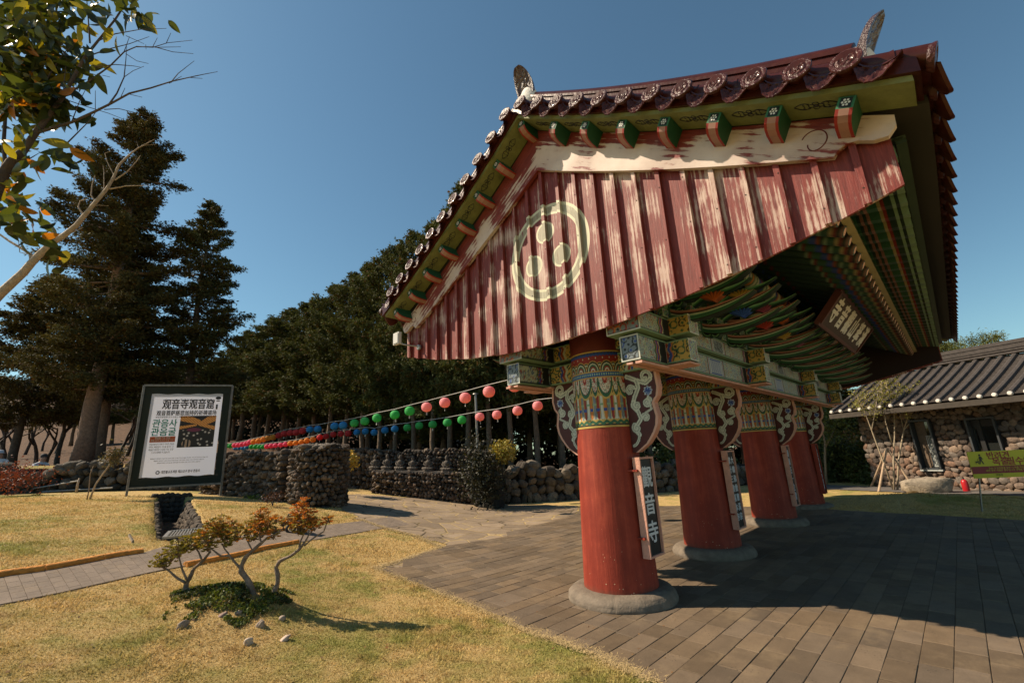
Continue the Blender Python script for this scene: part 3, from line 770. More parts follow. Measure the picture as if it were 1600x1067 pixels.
# ---- rafters (painted rings near the ends)
SP = .30
rx = np.arange(4.12, 14.25, SP)
def raft_cols(t, seq, base):
    c = np.tile(np.array(lin(base)), (len(t), 1))
    for a, b, k in seq: c[(t >= a) & (t < b)] = lin(k)
    return c
def rafter_parts():
    # near side: a rafter each; built once, copied along the eave
    tR = np.linspace(0, 2.60, 80)
    for s in (-1, 1):
        a = MB(); y = YC+s*(2.72-tR*.893); z = 3.53+tR*.45
        cols = raft_cols(tR, [(0, .02, 'a88070'), (.02, .05, '16301f'), (.05, .09, '7a2216'), (.09, .12, 'a89868'), (.12, .18, '22523a'), (.18, .21, '7f9a7a'), (.21, .26, '1c3a28'), (.26, .29, '96481a'), (.29, .33, '2b4d9c'), (.33, .36, 'a0a094'), (.36, .45, '2c5f42'), (.45, .47, '7a2216'), (.47, .5, '7f9a7a'), (.8, .82, '8fae8a'), (1.1, 1.12, '7a2216'), (1.12, 1.15, '8fae8a'), (1.3, 1.34, '2b4d9c'), (1.5, 1.52, '6f8a6a')], '20422e')
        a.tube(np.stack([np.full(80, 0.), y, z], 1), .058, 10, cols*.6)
        d = np.array([0, s*.893, -.45]); Rm = np.array([[1, 0, 0], np.cross(d, [1, 0, 0]), d]).T
        a.lathe([(.0001, .004), (.040, .004), (.042, .006), (.056, .003)], 12, (0, y[0], z[0]), np.array([lin('d8a48c'), lin('d8a48c'), lin('20402c'), lin('20402c')]), Rm)
        meR = a.mesh('round_rafter', M_paint, 40)
        b = MB(); t = np.linspace(0, 1.0, 40)
        c2 = raft_cols(t, [(0, .03, '8fae8a'), (.03, .06, '16301f'), (.06, .10, '8fae8a'), (.10, .13, '1c3a28'), (.13, .17, '8a2a1c'), (.17, .20, 'a89868'), (.2, .28, '2c5f42'), (.28, .30, '96685a'), (.32, .34, '96685a'), (.36, .46, '35694a'), (.5, .52, '6f8a6a'), (.6, .7, '2c5a3e')], '1a3a28')
        for k in range(39):
            ya, yb = YC+s*((3.20 if s < 0 else 3.02)-t[k]), YC+s*((3.20 if s < 0 else 3.02)-t[k+1]); za, zb = 3.655+t[k]*.17, 3.655+t[k+1]*.17; w = .045
            V = [(-w, ya, za-.05), (w, ya, za-.05), (w, ya, za+.05), (-w, ya, za+.05), (-w, yb, zb-.05), (w, yb, zb-.05), (w, yb, zb+.05), (-w, yb, zb+.05)]
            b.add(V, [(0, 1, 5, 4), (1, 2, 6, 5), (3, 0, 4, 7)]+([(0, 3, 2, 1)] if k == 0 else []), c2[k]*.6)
        meF = b.mesh('flying_rafter', M_paint)
        for x in rx:
            for nm, me in (('round_rafter', meR), ('flying_rafter', meF)):
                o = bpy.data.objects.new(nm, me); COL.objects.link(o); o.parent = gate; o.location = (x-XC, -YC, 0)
rafter_parts()

# ---- roof shell, soffit boards
def dzx(x, s):      # slight upsweep of the eaves towards the gables
    q = np.clip((np.abs(x-XC)-3.8)/1.9, 0, 1.1)
    return .11*q*q*np.clip((s-1.2)/2.2, 0, 1)
mb = MB(); sx_ = np.linspace(0, 3.42, 30); xx = np.linspace(3.83, 14.46, 46)
for s in (-1, 1):
    S_, X_ = np.meshgrid(sx_*(1 if s < 0 else .935), xx, indexing='ij')
    top = np.stack([X_, YC+s*S_, PF(S_)+.06+dzx(X_, S_)], -1); mb.grid(top)
    bot = np.stack([X_, YC+s*S_, PF(S_)-.015+dzx(X_, S_)-.03], -1); mb.grid(bot)
    for e in (0, -1): mb.grid(np.stack([top[:, e], bot[:, e]], 1))
    mb.grid(np.stack([top[-1], bot[-1]], 1))
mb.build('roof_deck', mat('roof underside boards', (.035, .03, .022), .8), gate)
mb = MB()
for s in (-1, 1):
    for (s0, z0, s1, z1) in ((2.80, 3.60, .2, 4.90), (3.27, 3.715, 2.1, 3.90)):
        y0, y1 = YC+s*s0, YC+s*s1
        n = 60; xs = np.linspace(4.0, 14.3, 400); tt = np.linspace(0, 1, n)
        T_, X_ = np.meshgrid(tt, xs, indexing='ij')
        pt = np.stack([X_, y0+(y1-y0)*T_, z0+(z1-z0)*T_], -1)
        dd = T_*abs(s1-s0)
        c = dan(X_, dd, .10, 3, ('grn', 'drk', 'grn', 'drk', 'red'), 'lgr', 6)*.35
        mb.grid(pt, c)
    mb.box((XC, YC+s*2.76, 3.615), (10.3, .07, .05), None, lin('a89a70'))
    mb.box((XC, YC+s*(3.24 if s < 0 else 3.06), 3.71), (10.2, .06, .05), None, lin('2c3c26'))
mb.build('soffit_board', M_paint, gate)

# ---- gable: boards with battens, barge boards, verge board with blocks, tiles
def zbot(Y):
    s = np.abs(Y-YC); return 2.85+.045*s*s
def bh(s): return .60-.115*s+.010*s*s            # depth of barge board below the verge board
def gable(x, d):
    'd = -1: the gable facing the camera end'
    mb = MB()
    ks = np.arange(-13, 14)
    for k in ks:                                   # boards between batten centres
        ya, yb = YC+k*.248, YC+(k+1)*.248
        ya, yb = max(ya, YC-3.19), min(yb, YC+3.09)
        if yb-ya < .02: continue
        off = .004*((k*7) % 3-1)
        ys = np.array([ya+.002, yb-.002])
        zt = PF(np.abs(ys-YC))-.05; zb = zbot(ys)+[.004*((k*5) % 3-1)]*2
        V = []
        for xo in (0.0, -d*.03):
            for (yv, za, zc) in zip(ys, zb, zt): V += [(x+off+xo, yv, za), (x+off+xo, yv, zc)]
        mb.add(V, [(0, 1, 3, 2), (4, 6, 7, 5), (0, 2, 6, 4), (0, 4, 5, 1), (2, 3, 7, 6)])
    for k in range(-12, 14):
        yv = YC+k*.248
        if k in (-13, 14): continue
        if abs(yv-YC) > 3.10: continue
        w = .05+.006*((k*3) % 3-1)
        mb.bar((x+d*.0255, yv, float(zbot(yv))-.012+.006*((k*11) % 3)), (x+d*.0255, yv, float(PF(abs(yv-YC)))-.10), w, .045, up=(1, 0, 0))
    mb.build('gable_boarding', M_board, gate)
    nl = MB(); rn = random.Random(5)
    for k in range(-12, 13):
        yv = YC+k*.248; z0_, z1_ = float(zbot(yv))+.10, float(PF(abs(yv-YC)))-bh(abs(yv-YC))-.05; zz_ = z0_
        while zz_ < z1_:
            nl.box((x+d*.0495, yv+rn.uniform(-.008, .008), zz_+rn.uniform(-.03, .03)), (.004, .009, .009)); zz_ += .52
    tag(nl.build('nail_heads', mat('rusty nails', (.06, .025, .012), .7), gate), kind='stuff')
    MB().prism([(-3.17, float(PF(3.17))-.06), (-3.17, 3.32), (-1.6, 2.98), (0, 2.87), (1.6, 2.98), (3.07, 3.30), (3.07, float(PF(3.07))-.06), (0, 5.62)], (x-d*.05, YC, 0), (0, 1, 0), (0, 0, 1), (1, 0, 0), .03).build('gable_shade_lining', mat('shade-dark inner boards', (.022, .012, .010), .9), gate)  # added near-black sheet behind the boards; its colour stands in for shade inside
    # barge boards with scrolled ends
    for s, M in ((-1, M_bargeR), (1, M_bargeL)):
        ss = np.linspace(0, 2.86, 24)
        top = [(s*q, float(PF(q))-.01) for q in ss]
        end = [(s*3.08, float(PF(3.08))-.02), (s*3.24, float(PF(3.24))-.045), (s*3.235, float(PF(3.24))-.12), (s*3.18, float(PF(3.2))-.20)]
        low = [(s*q, float(PF(q)-bh(q))) for q in ss[::-1]]
        sc = [(s*3.10, float(PF(3.1))-.235), (s*3.02, float(PF(3.02))-.225), (s*2.95, float(PF(2.95))-.245), (s*2.905, float(PF(2.9))-.29), (s*2.885, float(PF(2.88))-.31)]
        out = top+end+sc+low
        if s > 0: out = [(a_*.955, b_) for a_, b_ in out]
        m2 = MB()
        # split into quads strips: prism with n-gon caps is fine for a planar outline
        m2.prism(out, (x+d*.06, YC, 0), (0, 1, 0), (0, 0, 1), (1, 0, 0), .055)
        m2.build('barge_board', M, gate)
        a = np.linspace(0, 2*math.pi*.86, 40)
        cy, cz = YC+s*2.77, float(PF(2.77))-.20
        r = np.interp(np.linspace(0, 1, 40), [0, .8, 1], [.085, .085, .045])
        pts = np.stack([np.full(40, x+d*.0885), cy-s*r*np.cos(a+.6), cz+r*np.sin(a+.6)], 1)
        m2 = MB().tube(pts, .0045, 5); m2.build('carved_scroll', M_darkred, gate)
    # verge board (green, scroll flowers) and its blocks
    x0 = x+d*.09; x1 = x+d*.40
    mb = MB()
    for s in (-1, 1):
        ss = np.linspace(0, 3.36 if s < 0 else 3.12, 30)
        up = [(s*q, float(PF(q))+.045) for q in ss]; dn = [(s*q, float(PF(q))) for q in ss[::-1]]
        mb.prism(up+dn, ((x0+x1)/2, YC, 0), (0, 1, 0), (0, 0, 1), (1, 0, 0), abs(x1-x0))
    mb.build('verge_board', M_greenboard, gate)
    for s in (-1, 1):
        for k in range(7):
            sc_ = .30+.425*k; orn = MB()
            base = np.array([0, YC+s*sc_, float(PF(sc_))-.003]); sl = (PF(sc_+.01)-PF(sc_-.01))/.02
            tv = np.array([0, s*1.0, sl]); tv /= np.linalg.norm(tv); xv = np.array([1., 0, 0])
            cen = base+np.array([(x0+x1)/2+d*.03, 0, 0])
            def put(pts, r=.0035): orn.tube([cen+xv*p[0]+tv*p[1] for p in pts], r, 4)
            for cx, cy, r in ((0, 0, .016), (.026, 0, .02), (-.026, 0, .02), (0, .03, .02), (0, -.03, .02)):
                a = np.linspace(0, 2*math.pi, 14); put(np.stack([cx+r*np.cos(a), cy+r*np.sin(a)], 1))
            for e in (-1, 1):
                for q in (-1, 1):
                    put(bez([(q*.012, e*.045), (q*.06, e*.06), (q*.045, e*.10), (0, e*.145)], 10))
                    put(bez([(q*.03, e*.04), (q*.055, e*.075), (q*.02, e*.10), (q*.008, e*.075)], 8), .003)
            orn.build('verge_flower_ornament', M_black, gate)
    for s in (-1, 1):
        for k in range(8):
            sc_ = .095+(.42 if s < 0 else .405)*k
            if k == 0 and s > 0: continue
            if k == 0: sc_ = .0
            sl = math.atan(float(PF(sc_+.01)-PF(sc_-.01))/.02) if k else 0
            tv = np.array([0, s*math.cos(sl), math.sin(sl)]); nv_ = np.array([0, -s*math.sin(sl)*-1*-1, math.cos(sl)])
            nv_ = np.cross(np.array([1., 0, 0]), tv); nv_ = nv_ if nv_[2] > 0 else -nv_
            c0 = np.array([0, YC+s*sc_, float(PF(sc_))-.006])
            # side profile: straight top, lower face curving up to the front
            prof = [(x0-d*.02, 0), (x1-d*.055, 0), (x1-d*.055, -.085), (x1-d*.075, -.125), (x1-d*.12, -.155), (x1-d*.19, -.17), (x0-d*.02, -.175)]
            hw = .052
            blk = MB()
            V = []
            for w in (-hw, hw):
                for (px_, pz) in prof: V.append(np.array([px_, 0, 0])+c0+tv*w+nv_*pz)
            n = len(prof); V = np.array(V); g = lin('2c6b4a')
            blk.add(V, [tuple(range(n)), tuple(range(2*n-1, n-1, -1))], lin('1f5238'))
            blk.add(V, [(1, 2, n+2, n+1)], g)
            for i_ in range(2, n-1):
                A, B = V[i_], V[i_+1]; C_, D_ = V[n+i_+1], V[n+i_]
                for f0, f1, cc in ((0, .2, '8f2418'), (.2, .8, '9a7262'), (.8, 1, '8f2418')):
                    blk.add([A+(D_-A)*f0, B+(C_-B)*f0, B+(C_-B)*f1, A+(D_-A)*f1], [(0, 1, 2, 3)], lin(cc))
            # flower on the front face
            fc = c0+np.array([x1-d*.055+d*.003, 0, 0])-nv_*.044
            blk.add([fc+tv*a*.036+nv_*b*.036 for a, b in ((-1, -1), (1, -1), (1, 1), (-1, 1))], [(0, 1, 2, 3)], lin('0c1c18'))
            for j in range(7):
                a_ = j*math.pi/3; r_ = 0 if j == 6 else .020
                q = fc+d*np.array([.003, 0, 0])+tv*r_*math.cos(a_)+nv_*r_*math.sin(a_)
                blk.add([q+tv*.0085*math.cos(t_)+nv_*.0085*math.sin(t_) for t_ in np.linspace(0, 2*math.pi, 7)[:-1]], [(0, 1, 2, 3, 4, 5)], lin('d8dcd8'))
            blk.build('verge_block', M_paint, gate)
    # tile bedding along the verge (dark lip), disc tiles and drip tiles
    mb = MB()
    for s in (-1, 1):
        ss = np.linspace(0, 3.40 if s < 0 else 3.16, 30)
        up = [(s*q, float(PF(q))+.16) for q in ss]; dn = [(s*q, float(PF(q))+.047) for q in ss[::-1]]
        mb.prism(up+dn, (x+d*.18, YC, 0), (0, 1, 0), (0, 0, 1), (1, 0, 0), .50)
    mb.build('verge_bedding', M_glaze, gate)
    disc = []
    for s in (-1, 1):
        for k in range(12 if s < 0 else 11):
            sc_ = .13+.268*k
            sl = math.atan(float(PF(sc_+.01)-PF(sc_-.01))/.02)
            c0 = np.array([0, YC+s*sc_, float(PF(sc_))+.195])
            t_ = MB(); n = 14
            a_ = np.linspace(0, 2*math.pi, n+1)
            # cover tile barrel pointing out of the gable, slightly nose-up
            p0 = c0+np.array([x-d*.02, 0, .02]); p1 = c0+np.array([x+d*.50, 0, -.02])
            t_.tube([p0, p0*.5+p1*.5, p1], .074, 18)
            tl = t_.build('verge_tile', M_glaze, gate, 40)
            dm = MB()
            tl_ = .28; cz_, sz_ = math.cos(tl_), math.sin(tl_)
            Rm = np.array([[-d*sz_, 0, d*cz_], [0, 1, 0], [cz_, 0, sz_]], float)
            cz = p1+np.array([d*.002, 0, 0])
            rs = [k_*1.0 for k_ in (0.001, .012, .016, .022, .040, .046, .052, .062, .068, .080, .092, .096, .090)]
            hs = [.010, .010, .004, .003, .004, .012, .006, .004, .010, .012, .010, .0, -.02]
            K = len(rs); nn = 36; ang = np.linspace(0, 2*math.pi, nn, endpoint=False)
            Vv = []
            for j_ in range(K):
                h = np.full(nn, hs[j_])
                if j_ in (3, 4, 6): h = h+.007*np.maximum(0, np.cos(ang*6+j_))
                Vv.append(np.stack([rs[j_]*np.cos(ang), rs[j_]*np.sin(ang), h], 1))
            Vv = np.concatenate(Vv)@Rm.T+cz
            i_ = np.arange(nn); j2 = (i_+1) % nn
            F = np.concatenate([np.stack([q*nn+i_, q*nn+j2, (q+1)*nn+j2, (q+1)*nn+i_], 1) for q in range(K-1)])
            dm.add(Vv, F if d > 0 else F[:, ::-1])
            disc.append(dm.build('tile_disc', M_glazerel, tl, 35))
            # drip tile below, between this cover tile and the next one down
            sd = sc_+.134; cd = np.array([x+d*.44, YC+s*sd, float(PF(sd))+.135])
            tv = np.array([0, s*math.cos(sl), math.sin(sl)]); nv_ = np.array([0, s*-math.sin(sl), math.cos(sl)])
            dr = MB(); W = 18
            aa = np.linspace(-1, 1, W)
            sag = .060*(1-aa**2)
            ends = cd+nv_*.055
            upp = [ends+tv*(q*.128)-nv_*g for q, g in zip(aa, sag)]
            scal = .012*np.abs(np.sin(aa*math.pi*3))
            hgt = .115*(1-np.abs(aa)**2.6)+.012
            low = [u_-nv_*(h_+c_) for u_, h_, c_ in zip(upp, hgt, scal)]
            o_ = np.array([d*.05, 0, 0]); rows = []
            for j_, (f_, o2) in enumerate(((0, 0), (0, .3), (.12, .36), (.18, .10), (.5, .12), (.82, .12), (.88, .36), (1, .36), (1, .0))):
                rel = np.array([.22*(math.sin(i_*1.9+j_*2.1) > .1) if 3 <= j_ <= 5 else 0 for i_ in range(W)])
                rows.append([u_*(1-f_)+l_*f_+o_*(o2+r_+f_*.9) for u_, l_, r_ in zip(upp, low, rel)])
            dr.grid(np.array(rows).transpose(1, 0, 2))
            back = [u_-np.array([d*.42, 0, 0]) for u_ in upp]
            dr.grid(np.array([back, upp]).transpose(1, 0, 2))
            dr.grid(np.array([[b_-nv_*.018 for b_ in back], [u_-nv_*.018 for u_ in upp]]).transpose(1, 0, 2))
            dr.build('drip_tile', M_glazerel, tl, 35)
            tl.children[-1].location = (0, 0, 0)
    # descending ridge of stacked tiles with plaster and an upturned end tile
    for s in (-1, 1):
        e_end = 3.12 if s < 0 else 2.9
        ss = np.linspace(.10, e_end, 26); cx = x+d*.12
        for zo, h, w in ((.26, .10, .34), (.33, .035, .27), (.385, .05, .24), (.43, .03, .27)):
            m2 = MB()
            top = [(s*q, float(PF(q))+zo+.02*(q/3.1)**3+h/2) for q in ss]; dn = [(s*q, float(PF(q))+zo+.02*(q/3.1)**3-h/2) for q in ss[::-1]]
            m2.prism(top+dn, (cx, YC, 0), (0, 1, 0), (0, 0, 1), (1, 0, 0), w)
            m2.build('descending_ridge_course', M_glaze, gate)
        m2 = MB().tube([(cx, YC+s*q, float(PF(q))+.465+.02*(q/3.1)**3) for q in ss], .085, 14); m2.build('descending_ridge_cap', M_glaze, gate, 40)
        # plaster lump and end tile
        e = e_end+.02; zE = float(PF(e))
        m2 = MB(); m2.lathe([(.001, .16), (.07, .14), (.12, .08), (.14, 0), (.12, -.12), (.001, -.14)], 16, (cx, YC+s*(e-.03), zE+.37)); 
        m2.build('ridge_plaster', M_plaster, gate, True)
        horn(cx, YC+s*(e+.02), zE+.40, 0, s, .40, gate)
    return x0, x1
def horn(x, y, z, dx, dy, H, parent):
    'upturned tongue-shaped end tile, carved on its outward face; (dx, dy) is the outward direction'
    dirv = np.array([dx, dy, 0.]); side = np.array([-dy, dx, 0.]); up = np.array([0, 0, 1.])
    n = 20; t = np.linspace(0, 1, n)
    hw = .135*np.sqrt(np.clip(1-((t-.42)/.60)**2, 0, 1))*(1.0)+.004
    lean = -.02+.16*t**2.0-.0*t
    mb = MB(); rows = 13
    a = np.linspace(-1, 1, rows)
    T_, A_ = np.meshgrid(t, a, indexing='ij')
    HW = np.repeat(hw[:, None], rows, 1); LE = np.repeat(lean[:, None], rows, 1)
    rim = np.maximum(np.abs(A_), np.clip((T_-.80)/.2, 0, 1)) > .78
    rel = np.where(rim, .020, .004+.012*(np.sin(A_*9+np.sin(T_*14)*2)*np.sin(T_*26+A_*3) > .15))
    base = np.array([x, y, z-.10])
    front = base+side*(A_*HW)[..., None]+up*(T_*H)[..., None]+dirv*(LE+rel+.03)[..., None]
    back = base+side*(A_*HW*.9)[..., None]+up*(T_*H)[..., None]+dirv*(LE-.05*(1-A_**2)*(1-T_*.6))[..., None]
    dk = (.05, .02, .016); hc_ = np.where((rel > .01)[..., None] & (~rim)[..., None], np.array([.15, .12, .105]), np.array(dk))
    o1 = MB().grid(front, hc_).grid(back, np.tile(np.array(dk), back.shape[:2]+(1,)))
    for e_ in (np.stack([front[:, 0], back[:, 0]], 1), np.stack([front[:, -1], back[:, -1]], 1), np.stack([front[-1], back[-1]], 1)): o1.grid(e_, np.tile(np.array(dk), e_.shape[:2]+(1,)))
    o1.build('ridge_end_tile', M_horn, parent)
M_horn = mat('carved ridge end tile', rough=.35, attr=True, noise=(60, .5, 8), bump=(70, .7, .02), coat=.3)
gx0, gx1 = gable(XG0, -1)
gable(XG1, 1)

# ---- cover tile rows down both slopes, with discs and drips at the eaves
tx = np.arange(3.55, 14.8, .30)
def slope_tiles():
    cols = 0
    for s in (-1, 1):
        EL = 3.48 if s < 0 else 3.25
        q = np.linspace(0.05, EL-.01, 26)
        mt = MB()
        pts = np.stack([np.zeros(26), s*q, PF(q)+.115], 1); mt.tube(pts, .075, 10)
        # joints between the barrels
        for k in np.arange(.3, EL-.08, .3): mt.tube([(0, s*(k-.012), float(PF(k))+.118), (0, s*(k+.012), float(PF(k))+.116)], .081, 10)
        me = mt.mesh('cover_tile_row', M_glaze, 40)
        md = MB(); e = EL; c = np.array([0, s*e, float(PF(e))+.10]); dv = np.array([0, s*.93, -.30]); dv /= np.linalg.norm(dv)
        Rm = np.array([[1, 0, 0], np.cross(dv, [1, 0, 0]), dv]).T
        md.lathe([(.001, .012), (.03, .010), (.034, .002), (.058, .002), (.066, .012), (.088, .010), (.090, 0), (.082, -.03)], 24, c, None, Rm)
        med = md.mesh('tile_disc', M_glazerel, 35)
        dd = MB(); W = 14; aa = np.linspace(-1, 1, W)
        up = [np.array([q_*.145+.15, s*(EL-.01), float(PF((EL-.01)))+.07-.04*(1-q_*q_)]) for q_ in aa]
        lo = [np.array([q_*.145+.15, s*(EL+.02+.03*(1-abs(q_))), float(PF((EL-.01)))+.05-.04*(1-q_*q_)-.10*(1-abs(q_)**2.2)]) for q_ in aa]
        dd.grid(np.array([up, lo]).transpose(1, 0, 2)); bk = [u_+np.array([0, -s*.02, 0]) for u_ in lo]
        dd.grid(np.array([[u_+np.array([0, -s*.02, 0]) for u_ in up], bk]).transpose(1, 0, 2)); dd.grid(np.array([lo, bk]).transpose(1, 0, 2))
        # trough tile
        b2 = [u_+np.array([0, -s*3.3, float(PF(.17)-PF((EL-.01)))*0]) for u_ in up]
        for k in np.linspace((EL-.01), .3, 14)[:-1]:
            r1 = [np.array([q_*.145+.15, s*k, float(PF(k))+.075-.04*(1-q_*q_)]) for q_ in aa]; k2 = k-.25
            r2 = [np.array([q_*.145+.15, s*k2, float(PF(k2))+.060-.04*(1-q_*q_)]) for q_ in aa]
            dd.grid(np.array([r1, r2]).transpose(1, 0, 2))
        medr = dd.mesh('drip_tile', M_glaze, 35)
        for x in tx:
            dz = float(dzx(np.array(x), np.array(3.4)))
            o = bpy.data.objects.new('cover_tile_row', me); COL.objects.link(o); o.parent = gate; o.location = (x-XC, 0, 0)
            o.rotation_euler = (s*-dz/3.4*-1*-1, 0, 0) if False else (0, 0, 0)
            o.location[2] = dz*.8
            for nm, m_ in (('tile_disc', med), ('drip_tile', medr)):
                if nm == 'drip_tile' and x > 14.55: continue
                k_ = bpy.data.objects.new(nm, m_); COL.objects.link(k_); k_.parent = o
slope_tiles()
# main ridge
mb = MB()
for zo, h, w in ((5.86, .14, .36), (5.96, .04, .30), (6.03, .07, .26), (6.09, .03, .30)):
    mb.box((XC, YC, zo), (XG1-XG0+.25, w, h))
mb.build('main_ridge', M_glaze, gate)
MB().tube([(XG0-.12, YC, 6.13), (XC, YC, 6.13), (XG1+.12, YC, 6.13)], .09, 14).build('main_ridge_cap', M_glaze, gate, 40)
for x, d in ((XG0-.16, -1), (XG1+.16, 1)):
    m2 = MB(); m2.lathe([(.001, .26), (.08, .24), (.13, .12), (.16, 0), (.14, -.18), (.001, -.2)], 16, (x-d*.02, YC, 6.05)); m2.build('ridge_plaster', M_plaster, gate, True)
    horn(x+d*.02, YC, 6.20, d, 0, .42, gate)

# ---- plaques on the pillars and the name board: things of their own
def plaque(i, lines, z0, z1, w, label, side_mat, cols=1, size=.2):
    x = PX[i]; yf = YC-prad(1.2)-.075
    t = thing('plaque', (x, yf, z0), label, 'plaque', 'black plaques on the red pillars')
    xc = x+.03
    fr = MB(); zc, h = (z0+z1)/2, z1-z0
    fr.box((xc-w/2, yf+.015, zc), (.022, .09, h)); fr.box((xc+w/2, yf+.015, zc), (.022, .09, h))
    fr.box((xc, yf+.015, z0-.011), (w+.022, .09, .022)); fr.box((xc, yf+.015, z1+.011), (w+.022, .09, .022))
    fr.build('frame', side_mat, t)
    MB().box((xc, yf+.02, zc), (w-.022, .05, h)).build('board', M_black, t)
    bk = MB()
    for zz_ in (z0+.18*h, z1-.12*h): bk.bar((xc-w/2-.03, yf+.03, zz_), (xc-w/2-.03, YC-prad(zz_)*.9, zz_), .02, .02); bk.tube([(xc-w/2-.012, yf+.01, zz_), (xc-w/2-.045, yf+.01, zz_)], .014, 8)
    bk.build('fixing', M_red, t)
    for j, ln in enumerate(lines):
        n = len(ln)
        xo = xc+(.0 if len(lines) == 1 else (.065 if j == 0 else -.065))
        top = z1-.075-(.0 if j == 0 else 0); 
        sp = (h-.14)/n
        for q, ch in enumerate(ln):
            if ch == ' ': continue
            text_mesh('character', ch, (xo, yf-.006, z1-.07-sp*(q+.5)), (1, 0, 0), (0, 0, 1), size, M_whitep, t, bold=.002*size/.2, th=.004)
    return t
plaque(0, ['觀音寺'], .50, 1.51, .30, 'black plaque with three white characters and a pale pink frame on the nearest red pillar', M_pinkwood, size=.24)
plaque(1, ['大韓佛敎曹溪宗', '第卄三敎區本寺'], .42, 1.52, .30, 'black plaque with two columns of small white characters on the second pillar from the camera', M_pinkwood, size=.115)
plaque(2, ['養眞正一之堂'], .40, 1.55, .24, 'black plaque with one column of white characters on the third pillar from the camera', M_pinkwood, size=.15)
plaque(3, ['入此門來莫存知解'], .40, 1.55, .24, 'black plaque with a red frame on the farthest red pillar', M_red, size=.12)

nb = thing('name_board', (9.15, .94, 3.47), 'wide dark wooden name board with six white characters leaning out under the eaves', 'name board')
o_ = np.array([9.15, .94, 3.47]); upn = np.array([0, -.28, .33]); upn /= np.linalg.norm(upn); nn_ = np.cross([1., 0, 0], upn)
mb = MB(); Rm = np.array([[1, 0, 0], nn_, upn]).T
mb.box(o_, (3.1, .05, .50), Rm); mb.build('board', mat('name board brown', (.05, .028, .022), .6), nb)
mb = MB()
for q, sz in (((0, .265), (3.34, .06, .05)), ((0, -.265), (3.34, .06, .05)), ((1.6, 0), (.07, .09, .50)), ((-1.6, 0), (.07, .09, .50))):
    mb.box(o_+np.array([q[0], 0, 0])+upn*q[1], sz, Rm)
mb.build('frame', mat('name board frame', (.085, .022, .018), .5), nb)
for k, ch in enumerate('寺音觀山拏漢'):
    text_mesh('character', ch, o_+np.array([-1.27+.51*k, 0, 0])+nn_*.0-np.cross([1., 0, 0], upn)*0+np.cross([1, 0, 0], upn)*.028, (1, 0, 0), upn, .40, mat('name board lettering', (.8, .78, .74), .6), nb, bold=.010, th=.006)
# floodlight on the left corner of the gable
fl = thing('floodlight', (3.80, 5.96, 3.45), 'small white floodlight on an arm at the low left corner of the gable', 'floodlight')
mb = MB(); mb.box((3.60, 6.00, 3.50), (.05, .16, .19), None); mb.box((3.57, 6.00, 3.50), (.012, .13, .16)); mb.build('housing', mat('white enamel', (.62, .60, .56), .4), fl)
MB().tube([(3.60, 5.98, 3.42), (3.68, 5.86, 3.38), (3.86, 5.78, 3.36)], .012, 8).lathe([(.0, .0), (.045, .0), (.04, .03), (.0, .035)], 12, (3.87, 5.78, 3.35), None, np.array([[0, 0, -1.], [0, 1, 0], [1, 0, 0]])).build('arm', mat('grey metal', (.35, .35, .34), .4, metal=.6), fl)
# ================================================================== ground, paving, walls, building
def pip(x, y, poly):
    inside = np.zeros(np.shape(x), bool); n = len(poly)
    for i in range(n):
        x0, y0 = poly[i]; x1, y1 = poly[(i+1) % n]
        c = ((y0 > y) != (y1 > y)) & (x < (x1-x0)*(y-y0)/(y1-y0+1e-12)+x0)
        inside ^= c
    return inside
def gp(*pts): return [tuple(G(*p)[:2]) for p in pts]

